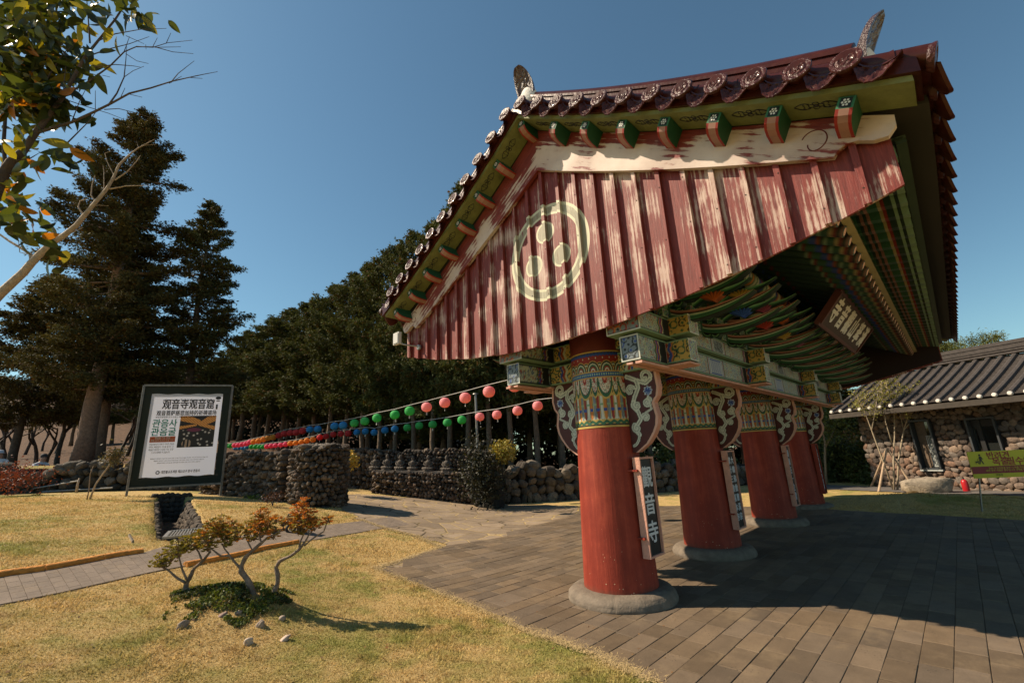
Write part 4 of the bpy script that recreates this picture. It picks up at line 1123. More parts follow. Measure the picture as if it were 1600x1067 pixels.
# --- lawn and earth sheet
def axis(lo, hi, fine, step, far, n):
    a = np.arange(lo, hi, step)
    g1 = hi+(far-hi)*np.linspace(0, 1, n)**3; g0 = lo-(far+lo)*np.linspace(0, 1, n)**3
    return np.concatenate([g0[::-1][:-1], a, g1])
ua = axis(-15, 9, 0, .085, 900, 40); va = axis(1.5, 16, 0, .085, 900, 40)
U_, V_ = np.meshgrid(ua, va, indexing='ij')
X_, Y_ = uv2xy(U_, V_); Z_ = ground(X_, Y_)
M_lawn = bpy.data.materials.new('dry winter lawn'); M_lawn.use_nodes = True
def lawn_nodes(m, blades=False):
    N, L, b = ng(m)
    ge = N.new('ShaderNodeNewGeometry'); pos = ge.outputs['Position']
    big = node(N, L, 'ShaderNodeTexNoise', {'Vector': pos, 'Scale': .55, 'Detail': 5.0, 'Roughness': .6})
    mid = node(N, L, 'ShaderNodeTexNoise', {'Vector': pos, 'Scale': 3.2, 'Detail': 5.0, 'Roughness': .6})
    fine = node(N, L, 'ShaderNodeTexNoise', {'Vector': pos, 'Scale': 62.0, 'Detail': 6.0, 'Roughness': .8})
    straw = ramp(N, L, fine.outputs['Fac'], [(.30, (.26, .155, .05)), (.47, (.54, .37, .15)), (.62, (.78, .58, .27)), (.8, (.92, .76, .44))])
    green = ramp(N, L, fine.outputs['Fac'], [(.3, (.08, .095, .018)), (.5, (.25, .26, .06)), (.75, (.52, .48, .16))])
    f = mathn(N, L, 'ADD', mathn(N, L, 'MULTIPLY', big.outputs['Fac'], .75), mathn(N, L, 'MULTIPLY', mid.outputs['Fac'], .45))
    dl_ = node(N, L, 'ShaderNodeVectorMath', {0: pos}, operation='LENGTH')
    nr_ = node(N, L, 'ShaderNodeMapRange', {0: dl_.outputs['Value'], 1: 3.6, 2: 5.2, 3: .10, 4: 0.0}); nr_.clamp = True
    f = mathn(N, L, 'ADD', f, nr_.outputs[0])
    mr = node(N, L, 'ShaderNodeMapRange', {0: f, 1: .585, 2: .74}); mr.clamp = True
    c = mixc(N, L, mathn(N, L, 'MULTIPLY', mr.outputs[0], .85), straw, green)
    br = node(N, L, 'ShaderNodeTexNoise', {'Vector': pos, 'Scale': 7.0, 'Detail': 5.0})
    mr2 = node(N, L, 'ShaderNodeMapRange', {0: br.outputs['Fac'], 1: .56, 2: .68}); mr2.clamp = True
    c = mixc(N, L, mathn(N, L, 'MULTIPLY', mr2.outputs[0], .35), c, (.22, .11, .04))
    ud = node(N, L, 'ShaderNodeVectorMath', {0: pos, 1: tuple(HR)}, operation='DOT_PRODUCT').outputs['Value']
    vd = node(N, L, 'ShaderNodeVectorMath', {0: pos, 1: tuple(HF)}, operation='DOT_PRODUCT').outputs['Value']
    wood = mathn(N, L, 'MULTIPLY', mathn(N, L, 'LESS_THAN', ud, -8.8), mathn(N, L, 'GREATER_THAN', mathn(N, L, 'ADD', vd, mathn(N, L, 'MULTIPLY', mid.outputs['Fac'], .5)), 15.3))
    wood = mathn(N, L, 'MAXIMUM', wood, mathn(N, L, 'GREATER_THAN', vd, 26.0))
    lt_ = ramp(N, L, mid.outputs['Fac'], [(.35, (.045, .025, .014)), (.55, (.11, .058, .030)), (.72, (.17, .10, .05))])
    c = mixc(N, L, wood, c, lt_)
    if blades:
        a = N.new('ShaderNodeAttribute'); a.attribute_name = 'Col'
        mm = N.new('ShaderNodeMix'); mm.data_type = 'RGBA'; mm.blend_type = 'MULTIPLY'; mm.inputs[0].default_value = 1
        L.new(c, mm.inputs[6]); L.new(a.outputs['Color'], mm.inputs[7]); c = mm.outputs[2]
    L.new(c, b.inputs['Base Color']); b.inputs['Roughness'].default_value = .85; b.inputs['Specular IOR Level'].default_value = .15
    if blades:
        tr = N.new('ShaderNodeBsdfTranslucent'); mx = N.new('ShaderNodeMixShader'); mx.inputs[0].default_value = .3; L.new(c, tr.inputs['Color'])
        L.new(b.outputs[0], mx.inputs[1]); L.new(tr.outputs[0], mx.inputs[2]); L.new(mx.outputs[0], N['Material Output'].inputs['Surface'])
    if not blades:
        h = mathn(N, L, 'ADD', fine.outputs['Fac'], mathn(N, L, 'MULTIPLY', mid.outputs['Fac'], .6))
        bp = node(N, L, 'ShaderNodeBump', {'Height': h, 'Strength': .9, 'Distance': .035}); L.new(bp.outputs[0], b.inputs['Normal'])
lawn_nodes(M_lawn)
M_soil = mat('ditch soil', (.045, .028, .016), .95, noise=(8, .5), bump=(20, .8, .05))
g = MB(); g.grid(np.stack([X_, Y_, Z_], -1), flip=False)
lawn = g.build('ground', M_lawn, smooth=True); tag(lawn, kind='structure')
# normals must look up
if lawn.data.polygons[1000].normal.z < 0: lawn.data.flip_normals()

# --- slab paving under the gate
EDGE = gp((1200, 1190), (1025, 1065), (924, 1019), (826, 985), (744, 947), (660, 915), (588, 887))
FARE = gp((905, 800), (905, 792), (1060, 791), (1175, 792), (1300, 797), (1450, 805), (1600, 814), (1900, 832))+[(11.5, -9)]
def row_span(poly, y):
    xs = []
    for i in range(len(poly)):
        (x0, y0), (x1, y1) = poly[i], poly[(i+1) % len(poly)]
        if (y0 > y) != (y1 > y): xs.append(x0+(x1-x0)*(y-y0)/(y1-y0))
    return (min(xs), max(xs)) if len(xs) > 1 else None
def course_paving(poly, name, mats, w0=.185, seed=3):
    r = random.Random(seed); mb = MB(); ys = [p[1] for p in poly]
    y = math.floor(min(ys)/w0)*w0
    while y < max(ys):
        gy = r.uniform(.0006, .0022)
        w = w0*(2 if r.random() < .10 else 1)
        s0, s1 = row_span(poly, y+.004), row_span(poly, y+w-.004)
        if s0 is None or s1 is None: y += w; continue
        x = min(s0[0], s1[0])-r.random()*.5; xe = max(s0[1], s1[1])
        while x < xe:
            l = r.choice((.30, .34, .37, .40, .44, .50))
            g_ = r.uniform(.002, .0045); ya, yb = y+gy, y+w-gy
            xa0, xa1 = max(x+g_, s0[0]), max(x+g_, s1[0]); xb0, xb1 = min(x+l-g_, s0[1]), min(x+l-g_, s1[1])
            x += l
            if xb0-xa0 < .03 or xb1-xa1 < .03: continue
            dz = r.uniform(-.0015, .002); t1, t2 = r.uniform(-.0012, .0012), r.uniform(-.0012, .0012)
            k = r.uniform(.74, 1.20); tn = r.uniform(-.005, .005); c = (k*(.150+tn), k*.109, k*(.072-tn)); b = .004
            Q = [(xa0, ya, 1, 1), (xb0, ya, -1, 1), (xb1, yb, -1, -1), (xa1, yb, 1, -1)]
            V = [(a, q, Gz(a, q)-.01) for a, q, _, _ in Q]+[(a, q, Gz(a, q)+.013+dz) for a, q, _, _ in Q]+[(a+e*b, q+f*b, Gz(a, q)+.017+dz+t1*e+t2*f) for a, q, e, f in Q]
            mb.add(V, [(0, 1, 5, 4), (1, 2, 6, 5), (2, 3, 7, 6), (3, 0, 4, 7), (4, 5, 9, 8), (5, 6, 10, 9), (6, 7, 11, 10), (7, 4, 8, 11), (8, 9, 10, 11)], c)
        y += w
    o = mb.build(name, mats); tag(o, kind='structure'); return o
M_slab = bpy.data.materials.new('worn andesite slabs'); M_slab.use_nodes = True
def slab_nodes(m, tint=1.0, voro=None):
    N, L, b = ng(m); ge = N.new('ShaderNodeNewGeometry'); pos = ge.outputs['Position']
    a = N.new('ShaderNodeAttribute'); a.attribute_name = 'Col'
    n1 = node(N, L, 'ShaderNodeTexNoise', {'Vector': pos, 'Scale': 5.0, 'Detail': 8.0, 'Roughness': .7})
    n2 = node(N, L, 'ShaderNodeTexNoise', {'Vector': pos, 'Scale': 70.0, 'Detail': 5.0, 'Roughness': .8})
    n3 = node(N, L, 'ShaderNodeTexNoise', {'Vector': pos, 'Scale': .8, 'Detail': 5.0})
    k = mathn(N, L, 'ADD', mathn(N, L, 'MULTIPLY', n1.outputs['Fac'], .9), mathn(N, L, 'MULTIPLY', n2.outputs['Fac'], .55))
    k = mathn(N, L, 'ADD', k, mathn(N, L, 'MULTIPLY', n3.outputs['Fac'], .6))
    vm = node(N, L, 'ShaderNodeVectorMath', {0: a.outputs['Color'], 'Scale': k}, operation='SCALE'); c = vm.outputs[0]
    sd_ = node(N, L, 'ShaderNodeTexNoise', {'Vector': pos, 'Scale': 1.7, 'Detail': 9.0, 'Roughness': .75})
    sm_ = node(N, L, 'ShaderNodeMapRange', {0: sd_.outputs['Fac'], 1: .53, 2: .68, 3: 0.0, 4: .55}); sm_.clamp = True
    c = mixc(N, L, sm_.outputs[0], c, (.26, .19, .115))
    vs_ = node(N, L, 'ShaderNodeTexVoronoi', {'Vector': pos, 'Scale': 31.0}); rr0 = node(N, L, 'ShaderNodeTexNoise', {'Vector': pos, 'Scale': 3.1, 'Detail': 3.0})
    sp0 = mathn(N, L, 'MULTIPLY', mathn(N, L, 'LESS_THAN', vs_.outputs['Distance'], .16), mathn(N, L, 'GREATER_THAN', rr0.outputs['Fac'], .56))
    c = mixc(N, L, mathn(N, L, 'MULTIPLY', sp0, .75), c, (.035, .025, .018))
    h = mathn(N, L, 'ADD', n2.outputs['Fac'], n1.outputs['Fac'])
    if voro:
        v = node(N, L, 'ShaderNodeTexVoronoi', {'Vector': pos, 'Scale': voro, 'Randomness': .95}, feature='DISTANCE_TO_EDGE')
        v2 = node(N, L, 'ShaderNodeTexVoronoi', {'Vector': pos, 'Scale': voro, 'Randomness': .95})
        vm2 = node(N, L, 'ShaderNodeHueSaturation', {'Color': c, 'Saturation': 1.0, 'Value': mathn(N, L, 'ADD', mathn(N, L, 'MULTIPLY', v2.outputs['Color'], .5), .75)})
        wob = mathn(N, L, 'ADD', v.outputs['Distance'], mathn(N, L, 'MULTIPLY', mathn(N, L, 'SUBTRACT', n1.outputs['Fac'], .5), .05))
        e = node(N, L, 'ShaderNodeMapRange', {0: wob, 1: .012, 2: .04}); e.clamp = True
        jc = ramp(N, L, n3.outputs['Fac'], [(.42, (.06, .045, .025)), (.56, (.42, .30, .13))])
        c = mixc(N, L, e.outputs[0], jc, vm2.outputs[0])
        h = mathn(N, L, 'ADD', mathn(N, L, 'MULTIPLY', h, .3), mathn(N, L, 'MULTIPLY', e.outputs[0], 1.2))
    L.new(c, b.inputs['Base Color']); b.inputs['Roughness'].default_value = .8; b.inputs['Specular IOR Level'].default_value = .3
    bp = node(N, L, 'ShaderNodeBump', {'Height': h, 'Strength': .5, 'Distance': .012}); L.new(bp.outputs[0], b.inputs['Normal'])
slab_nodes(M_slab)
poly_gate = EDGE+gp((640, 873), (690, 855))+FARE
course_paving(poly_gate, 'gate_paving', M_slab)
# joint filling under the slabs
def sheet(poly, name, m, lift, step=.12, jag=0.0, col=(.2, .16, .12)):
    xs = [p[0] for p in poly]; ys = [p[1] for p in poly]
    x = np.arange(min(xs), max(xs)+step, step); y = np.arange(min(ys), max(ys)+step, step)
    X, Y = np.meshgrid(x, y, indexing='ij')
    jx = (fbm(X*2.1, Y*2.1, 3, 11)-.5)*jag; jy = (fbm(X*2.1+9, Y*2.1, 3, 12)-.5)*jag
    ins = pip(X+jx, Y+jy, poly)
    PT = np.stack([X, Y, ground(X, Y)+lift], -1).reshape(-1, 3)
    i = np.arange(len(x)*len(y)).reshape(len(x), len(y))
    F = np.stack([i[:-1, :-1], i[1:, :-1], i[1:, 1:], i[:-1, 1:]], -1).reshape(-1, 4)
    k = ins.reshape(-1)[F].sum(1) >= 3; F = F[k]
    us, inv = np.unique(F, return_inverse=True)
    mb = MB(); mb.add(PT[us], inv.reshape(-1, 4), col); o = mb.build(name, m, smooth=True); tag(o, kind='structure'); return o
M_joint = mat('sandy joints', (.16, .11, .06), .95, noise=(6, .5), bump=(30, .5))
sheet([(a, b) for a, b in poly_gate], 'paving_bed', M_joint, .006, .1)
# --- irregular flagstone path beyond
M_flag = bpy.data.materials.new('irregular flagstones'); M_flag.use_nodes = True; slab_nodes(M_flag, voro=1.9)
poly_flag = gp((588, 887), (640, 873), (690, 855), (640, 842), (600, 828), (560, 812), (535, 796), (520, 782), (515, 773), (560, 773), (640, 779), (740, 786), (900, 789))+[(9.5, 9.6), (9.9, 6.4), (6.6, 6.6)]
poly_flag = gp((592, 888), (650, 868), (697, 853), (650, 838), (603, 826), (563, 812), (538, 797), (524, 784), (518, 774), (560, 772), (640, 778), (740, 785), (820, 788), (900, 790), (905, 815), (800, 850), (700, 880))
sheet(poly_flag, 'flagstone_path', M_flag, .010, .07, .35, (.26, .195, .135))
# lawn strip edge right: asphalt lane by the building
M_asph = mat('grey asphalt', (.13, .115, .105), .85, noise=(3, .2), bump=(90, .3))
lane = gp((1275, 776), (1330, 768), (1380, 762), (1440, 764.5), (1500, 767), (1700, 764))+gp((1700, 783), (1560, 780), (1490, 778), (1440, 772), (1380, 769), (1290, 784))
# --- garden path with small pavers
def path_blocks():
    up = gp((-60, 915), (0, 903), (100, 887), (185, 871), (225, 864), (262, 853), (330, 843), (407, 835), (445, 829), (500, 822), (560, 815), (610, 808))
    lo = gp((-60, 958), (0, 946), (100, 926), (200, 903), (245, 893), (290, 885), (362, 869), (417, 856), (465, 848), (520, 839), (580, 829), (640, 820))
    up = np.array(up); lo = np.array(lo)
    def res(p, n):
        d = np.concatenate([[0], np.cumsum(np.hypot(*np.diff(p, axis=0).T))]); t = np.linspace(0, d[-1], n)
        return np.stack([np.interp(t, d, p[:, 0]), np.interp(t, d, p[:, 1])], 1), d[-1]
    mid = (res(up, 60)[0]+res(lo, 60)[0])/2
    L_ = np.hypot(*np.diff(mid, axis=0).T).sum(); n = int(L_/.105)
    a, _ = res(up, n+1); b, _ = res(lo, n+1); r = random.Random(4); mb = MB()
    W = np.hypot(*(a-b).T).mean(); m = max(4, int(round(W/.21)))
    for i in range(n):
        sh = .5*(i % 2)
        for j in range(-1, m+1):
            t0, t1 = (j+sh)/m, (j+1+sh)/m; t0, t1 = max(0, t0), min(1, t1)
            if t1-t0 < .03: continue
            g_ = .0025/W; c = r.uniform(.90, 1.06); col = (.20*c, .155*c, .12*c)
            q = []
            for (ii, tt) in ((i+.02, t0+g_), (i+.98, t0+g_), (i+.98, t1-g_), (i+.02, t1-g_)):
                k = int(ii); f = ii-k; A = a[k]*(1-f)+a[min(k+1, n)]*f; B = b[k]*(1-f)+b[min(k+1, n)]*f
                # zig-zag edge of the pavers
                p = A*(1-tt)+B*tt; q.append(p)
            V = [(p[0], p[1], Gz(*p)-.01) for p in q]+[(p[0], p[1], Gz(*p)+.012+r.uniform(-.0005, .0008)) for p in q]
            mb.add(V, [(0, 1, 5, 4), (1, 2, 6, 5), (2, 3, 7, 6), (3, 0, 4, 7), (4, 5, 6, 7)], col)
    o = mb.build('garden_path', M_slab); tag(o, kind='structure')
    poly = [tuple(p) for p in up]+[tuple(p) for p in lo[::-1]]
    sheet(poly, 'path_bed', M_joint, .005, .08)
    return poly, up, lo
poly_path, PUP, PLO = path_blocks()
M_orange = mat('orange painted kerb', (.62, .24, .035), .75, noise=(14, .35), bump=(30, .5))
def kerb(pxs, label, r=.055, seg=.6):
    p = np.array([G(*q) for q in pxs]); d = np.concatenate([[0], np.cumsum(np.linalg.norm(np.diff(p, axis=0), axis=1))])
    mb = MB(); t = 0
    while t < d[-1]-.05:
        tt = np.linspace(t+.006, min(t+seg, d[-1])-.006, 5)
        pts = np.stack([np.interp(tt, d, p[:, k]) for k in range(3)], 1); pts[:, 2] = ground(pts[:, 0], pts[:, 1])+.012
        mb.tube(pts, r*(1+.06*math.sin(t*9)), 10); t += seg
    o = mb.build('kerb', M_orange, smooth=40); tag(o, label, 'kerb', 'orange kerbs along the garden path')
kerb([(-50, 912), (0, 901), (60, 893), (120, 882), (185, 869), (222, 864)], 'long orange kerb along the upper side of the garden path at the left')
kerb([(288, 885), (330, 877), (382, 866), (417, 857), (466, 848)], 'orange kerb behind the twisted shrub on the lawn side of the garden path', .045)
kerb([(400, 838), (425, 832), (447, 828)], 'short orange kerb on the far side of the garden path beside the black handcart', .045)

# --- open stone-lined ditch, its grating and concrete slab
M_rock = mat('dark volcanic stone', rough=.9, attr=True, noise=(16, .45, 8), bump=(28, .9, .03))
def ico(sub=1):
    import bmesh
    bm = bmesh.new(); bmesh.ops.create_icosphere(bm, subdivisions=sub, radius=1.0)
    V = np.array([v.co[:] for v in bm.verts]); F = np.array([[v.index for v in f.verts] for f in bm.faces]); bm.free(); return V, F
ICO = {1: ico(1), 2: ico(2), 3: ico(3)}
def rot_any(r):
    q = r.normal(size=4); q /= np.linalg.norm(q); w, x, y, z = q
    return np.array([[1-2*(y*y+z*z), 2*(x*y-z*w), 2*(x*z+y*w)], [2*(x*y+z*w), 1-2*(x*x+z*z), 2*(y*z-x*w)], [2*(x*z-y*w), 2*(y*z+x*w), 1-2*(x*x+y*y)]])
def stone(mb, c, size, rng, col, ax=None, sub=2, rough=.30):
    V, F = ICO[sub]
    k = rng.normal(size=(3, 3)); ph = rng.random(3)*6
    d = 1+rough*(np.sin(V@k[0]*2.2+ph[0])*.5+np.sin(V@k[1]*3.5+ph[1])*.3)
    W = V*d[:, None]
    W = np.sign(W)*np.abs(W)**.80                      # a little blocky
    a = rng.uniform(-.8, .8); R0 = np.array([[math.cos(a), 0, math.sin(a)], [0, 1, 0], [-math.sin(a), 0, math.cos(a)]])
    W = (W*np.array(size))@R0.T
    if ax is not None: W = W@np.array(ax)              # rows: local x, y(depth), z
    mb.add(W+np.array(c), F, col)
def stone_wall(pts, name, label, group=None, s=.16, depth=.16, cols=None, th=.4, seed=1, cap=True, sub=2, core=(.02, .016, .012), parent=None, skip=None, mats=None):
    '''pts: [(x, y, z_base, z_top)], stones face the side to the right of the direction of travel'''
    rng = np.random.default_rng(seed); mb = MB()
    cols = cols or [(.075, .056, .040), (.12, .09, .065), (.048, .037, .028), (.165, .122, .088), (.095, .062, .042)]
    P_ = np.array(pts, float); d = np.concatenate([[0], np.cumsum(np.hypot(*np.diff(P_[:, :2], axis=0).T))])
    def at(t):
        q = [np.interp(t, d, P_[:, k]) for k in range(4)]
        i = min(len(d)-2, max(0, np.searchsorted(d, t)-1)); T = P_[i+1, :2]-P_[i, :2]; T /= np.linalg.norm(T)
        return q, T
    H = float(np.max(P_[:, 3]-P_[:, 2])); z = 0; row = 0
    while z < H+.02:
        rh = s*rng.uniform(.75, 1.15); t = rng.uniform(0, s)-s*.5
        while t < d[-1]+s*.3:
            w = s*rng.uniform(.70, 1.45)
            (x, y, zb, zt), T = at(np.clip(t+w/2, 0, d[-1])); n = np.array([T[1], -T[0], 0])
            zc = zb+z+rh/2+rng.uniform(-.32, .32)*rh
            if zc < zt+.02 and not (skip and skip(t+w/2, zc)):
                last = zc+rh > zt
                c = np.array(cols[rng.integers(len(cols))])*rng.uniform(.8, 1.2)
                stone(mb, (x+n[0]*rng.uniform(-.02, .03), y+n[1]*rng.uniform(-.02, .03), zc), (w*rng.uniform(.50, .64), depth*rng.uniform(.7, 1.15), rh*rng.uniform(.52, .74)), rng, c, [[T[0], T[1], 0], [n[0], n[1], 0], [0, 0, 1]], sub)
                if last and cap:
                    for kk in range(1, int(th/s)+1): stone(mb, (x-n[0]*s*kk, y-n[1]*s*kk, zc+rng.uniform(-.02, .02)), (w*.58, s*.55, rh*.55), rng, c*rng.uniform(.8, 1.2), [[T[0], T[1], 0], [n[0], n[1], 0], [0, 0, 1]], sub)
            t += w
        z += rh; row += 1
    ob = mb.build(name if parent is None else 'stonework', mats or M_rock, parent, smooth=34)
    cb = MB()
    for i in range(len(P_)-1):
        a, b = P_[i], P_[i+1]; T = b[:2]-a[:2]; T /= np.linalg.norm(T); n = np.array([T[1], -T[0]])
        o1, o2 = -n*.03, -n*th
        V = [(*(a[:2]+o1), a[2]-.2), (*(b[:2]+o1), b[2]-.2), (*(b[:2]+o1), b[3]-s*.35), (*(a[:2]+o1), a[3]-s*.35), (*(a[:2]+o2), a[2]-.2), (*(b[:2]+o2), b[2]-.2), (*(b[:2]+o2), b[3]-s*.35), (*(a[:2]+o2), a[3]-s*.35)]
        cb.add(V, [(0, 1, 2, 3), (5, 4, 7, 6), (3, 2, 6, 7), (4, 0, 3, 7), (1, 5, 6, 2)], core)
    if parent is None:
        c_ = cb.build('wall_core', M_rock, ob); tag(ob, label, 'wall', group)
    else: c_ = cb.build('wall_core', M_rock, parent)
    return ob
def wp(px, top, v, zb=None):
    'wall point: seen at that pixel column, top at that pixel row, v metres ahead'
    p = P(px, top, v); b = Gz(p[0], p[1]) if zb is None else zb
    return (p[0], p[1], b-.05, p[2])
# ditch lining
DP = np.array(DITCH); rng_d = np.random.default_rng(5)
for side in (-1, 1):
    dl = MB()
    for k in range(5):
        for i in range(len(DP)-1):
            a, b = DP[i], DP[i+1]; T = (b-a); L_ = np.linalg.norm(T); T = T/L_; n = np.array([T[1], -T[0]])*side
            for t in np.arange(0, L_, .12):
                p = a+T*(t+rng_d.uniform(-.03, .03))+n*(.20+.035*k+rng_d.uniform(-.02, .02)); z = float(ground0(p[0], p[1]))-.62+.115*k+rng_d.uniform(-.02, .02)
                stone(dl, (p[0], p[1], z), (.085*rng_d.uniform(.8, 1.3), .07, .08*rng_d.uniform(.8, 1.2)), rng_d, np.array([.075, .055, .038])*rng_d.uniform(.5, 1.4), [[T[0], T[1], 0], [n[0], n[1], 0], [0, 0, 1]])
    if side > 0:
        T = DP[-1]-DP[-2]; T /= np.linalg.norm(T); n = np.array([T[1], -T[0]])
        for k in range(6):
            for e_ in np.arange(-.36, .4, .12):
                p = DP[-1]+T*(.20+.03*k)+n*e_; z = float(ground0(p[0], p[1]))-.55+.115*k
                stone(dl, (p[0], p[1], z), (.085, .07, .075), rng_d, np.array([.05, .04, .03])*rng_d.uniform(.5, 1.4), [[n[0], n[1], 0], [T[0], T[1], 0], [0, 0, 1]])
    do = dl.build('ditch_lining', M_rock, smooth=True); tag(do, 'rough stone side of the open ditch nearer the %s' % ('twisted shrub' if side > 0 else 'left picture edge'), 'ditch lining')
bf = MB()
mbs_ = MB(); Tq = DP[-1]-DP[0]; Tq = Tq/np.linalg.norm(Tq); nq = np.array([Tq[1], -Tq[0]])
mbs_.add([(*(DP[i]+nq*e), Gz(*DP[i])+.02) for i in range(len(DP)) for e in (-.24, .24)], [(2*i, 2*i+1, 2*i+3, 2*i+2) for i in range(len(DP)-1)], None); o = mbs_.build('ditch_bed', M_soil); tag(o, kind='structure')
for i in range(160):
    t = rng_d.random(); q = DP[0]*(1-t)+DP[-1]*t; p = q+rng_d.normal(size=2)*.12
    stone(bf, (p[0], p[1], Gz(*p)+.01), (.03, .03, .008), rng_d, (.30*rng_d.random(), .09, .02), None, 1)
lf = bf.build('fallen_leaves', M_rock); tag(lf, 'brown fallen leaves lying in the ditch', 'leaves', kind='stuff')
M_metal = mat('galvanised steel', (.30, .29, .27), .45, metal=.7, noise=(20, .2))
q = [hit0(256, 843), hit0(331, 840), hit0(332, 827), hit0(266, 828)]
q = [np.array(k) for k in q]; cg = sum(q)/4; zg = float(ground0(cg[0], cg[1]))+.03
gt = thing('drain_grating', (cg[0], cg[1], zg), 'slotted steel grating over the near end of the stone ditch', 'grating')
q = [np.array([k[0], k[1], zg]) for k in q]
mb = MB()
for i in range(4): mb.bar(q[i], q[(i+1) % 4], .05, .03)
mb.build('frame', M_metal, gt); mb = MB()
for t in np.linspace(.04, .96, 15): mb.bar(q[0]*(1-t)+q[1]*t, q[3]*(1-t)+q[2]*t, .018, .022)
mb.build('bars', M_metal, gt)
q = [G(200, 838), G(243, 832), G(246, 842), G(206, 848)]
mb = MB(); V = [(k[0], k[1], Gz(k[0], k[1])-.02) for k in q]+[(k[0], k[1], Gz(k[0], k[1])+.035) for k in q]
mb.add(V, [(0, 1, 5, 4), (1, 2, 6, 5), (2, 3, 7, 6), (3, 0, 4, 7), (4, 5, 6, 7)], (.30, .25, .19)); o = mb.build('concrete_slab', M_slab); tag(o, 'flat pale concrete slab lying in the grass left of the steel grating', 'slab')

# --- walls
stone_wall([wp(-90, 729, 12.6), wp(0, 728, 13.2), wp(100, 727, 13.9), wp(215, 725, 14.3), wp(335, 722, 14.3)], 'stone_wall', 'dark mossy retaining wall below the wooded slope behind the poster frame', 'volcanic stone walls', s=.24, depth=.18, seed=2,
           cols=[(.050, .046, .034), (.085, .072, .055), (.035, .032, .025), (.12, .10, .078), (.07, .055, .035)])
stone_wall([wp(322, 711, 13.4), wp(385, 708, 12.9), wp(428, 706, 12.5), wp(446, 705, 12.3)], 'stone_wall', 'dark stone wall running up to the round wall end from the left', 'volcanic stone walls', s=.125, seed=3)
# round wall end
cc = G(480, 791); Rr = .60; zt = P(480, 700, xy2uv(*cc[:2])[1]+.5)[2]
cc = np.array([cc[0]+HF[0]*Rr, cc[1]+HF[1]*Rr])
ring = [(cc[0]+Rr*math.cos(a), cc[1]+Rr*math.sin(a), Gz(*cc)-.12, zt) for a in np.linspace(0, -2*math.pi, 25)]
ring = ring[::-1]
ob = stone_wall(ring, 'stone_wall', 'round drum-shaped end of the volcanic stone wall beside the flagstone path', 'volcanic stone walls', s=.105, seed=4, cap=False, th=.3)
mb = MB(); rng_c = np.random.default_rng(9)
for i in range(90):
    a = rng_c.random()*6.28; r = math.sqrt(rng_c.random())*Rr*.95
    stone(mb, (cc[0]+r*math.cos(a), cc[1]+r*math.sin(a), zt-.02+.07*(1-(r/Rr)**2)), (.09, .08, .05), rng_c, np.array([.15, .125, .10])*rng_c.uniform(.6, 1.3))
mb.build('top_stones', M_rock, ob, smooth=True)
# niche wall with the seated statues: tall left part, low front wall with ledge, upper back wall
stone_wall([wp(520, 706, 17.6), wp(560, 704, 17.4), wp(592, 704, 17.2)], 'stone_wall', 'shaded stone wall left of the row of seated statues', 'volcanic stone walls', s=.17, seed=5)
lw = [wp(584, 737, 16.3), wp(640, 738, 16.1), wp(700, 740, 15.9), wp(738, 742, 15.8)]
stone_wall(lw, 'stone_wall', 'low stone front wall under the ledge with seated statues', 'volcanic stone walls', s=.12, seed=6, cap=False, th=.5)
uw = [wp(584, 705, 16.9), wp(640, 704, 16.7), wp(700, 703, 16.5), wp(738, 703, 16.4)]
uw = [(a, b, c, d) for (a, b, c, d) in uw]
stone_wall(uw, 'stone_wall', 'upper stone wall behind the seated statues', 'volcanic stone walls', s=.105, seed=7, th=.3)
mb = MB()
for i in range(3):
    a, b = np.array(lw[i]), np.array(lw[i+1]); T = b[:2]-a[:2]; T /= np.linalg.norm(T); n = np.array([T[1], -T[0]])
    for t0, t1 in ((0, .5), (.5, 1)):
        p, q_ = a*(1-t0)+b*t0, a*(1-t1)+b*t1
        V = []
        for zz in (-.02, .06):
            for (k, off) in ((p, .10), (q_, .10), (q_, -.62), (p, -.62)): V.append((k[0]+n[0]*off, k[1]+n[1]*off, k[3]+zz))
        mb.add(V, [(0, 1, 5, 4), (1, 2, 6, 5), (2, 3, 7, 6), (3, 0, 4, 7), (4, 5, 6, 7)], (.20, .17, .14))
o = mb.build('stone_ledge', M_rock); tag(o, 'flat slab ledge on the low wall carrying the row of seated statues', 'ledge')
# statues
def statue_mesh():
    mb = MB(); r = np.random.default_rng(3)
    mb.lathe([(.001, 0), (.20, 0), (.205, .03), (.19, .06), (.001, .062)], 20)
    mb.lathe([(.19, .06), (.20, .09), (.17, .14), (.12, .16), (.10, .20), (.115, .27), (.12, .33), (.08, .375), (.04, .39), (.035, .41), (.05, .43), (.063, .47), (.058, .52), (.035, .55), (.02, .575), (.001, .58)], 20)
    for s in (-1, 1):
        mb.tube([(s*.11, -.0, .34), (s*.15, -.02, .26), (s*.10, -.10, .20), (s*.02, -.13, .18)], [.035, .036, .03, .022], 8)
        mb.tube([(s*.06, -.02, .12), (s*.19, -.05, .10), (s*.12, -.15, .09), (-s*.04, -.17, .09)], [.05, .055, .045, .03], 8)
    return mb.mesh('seated_statue', M_statue, True)
M_statue = mat('grey carved stone', (.10, .082, .065), .9, noise=(14, .4), bump=(30, .6))
st_me = statue_mesh(); names = ['leftmost', 'second', 'third', 'fourth', 'fifth', 'rightmost']
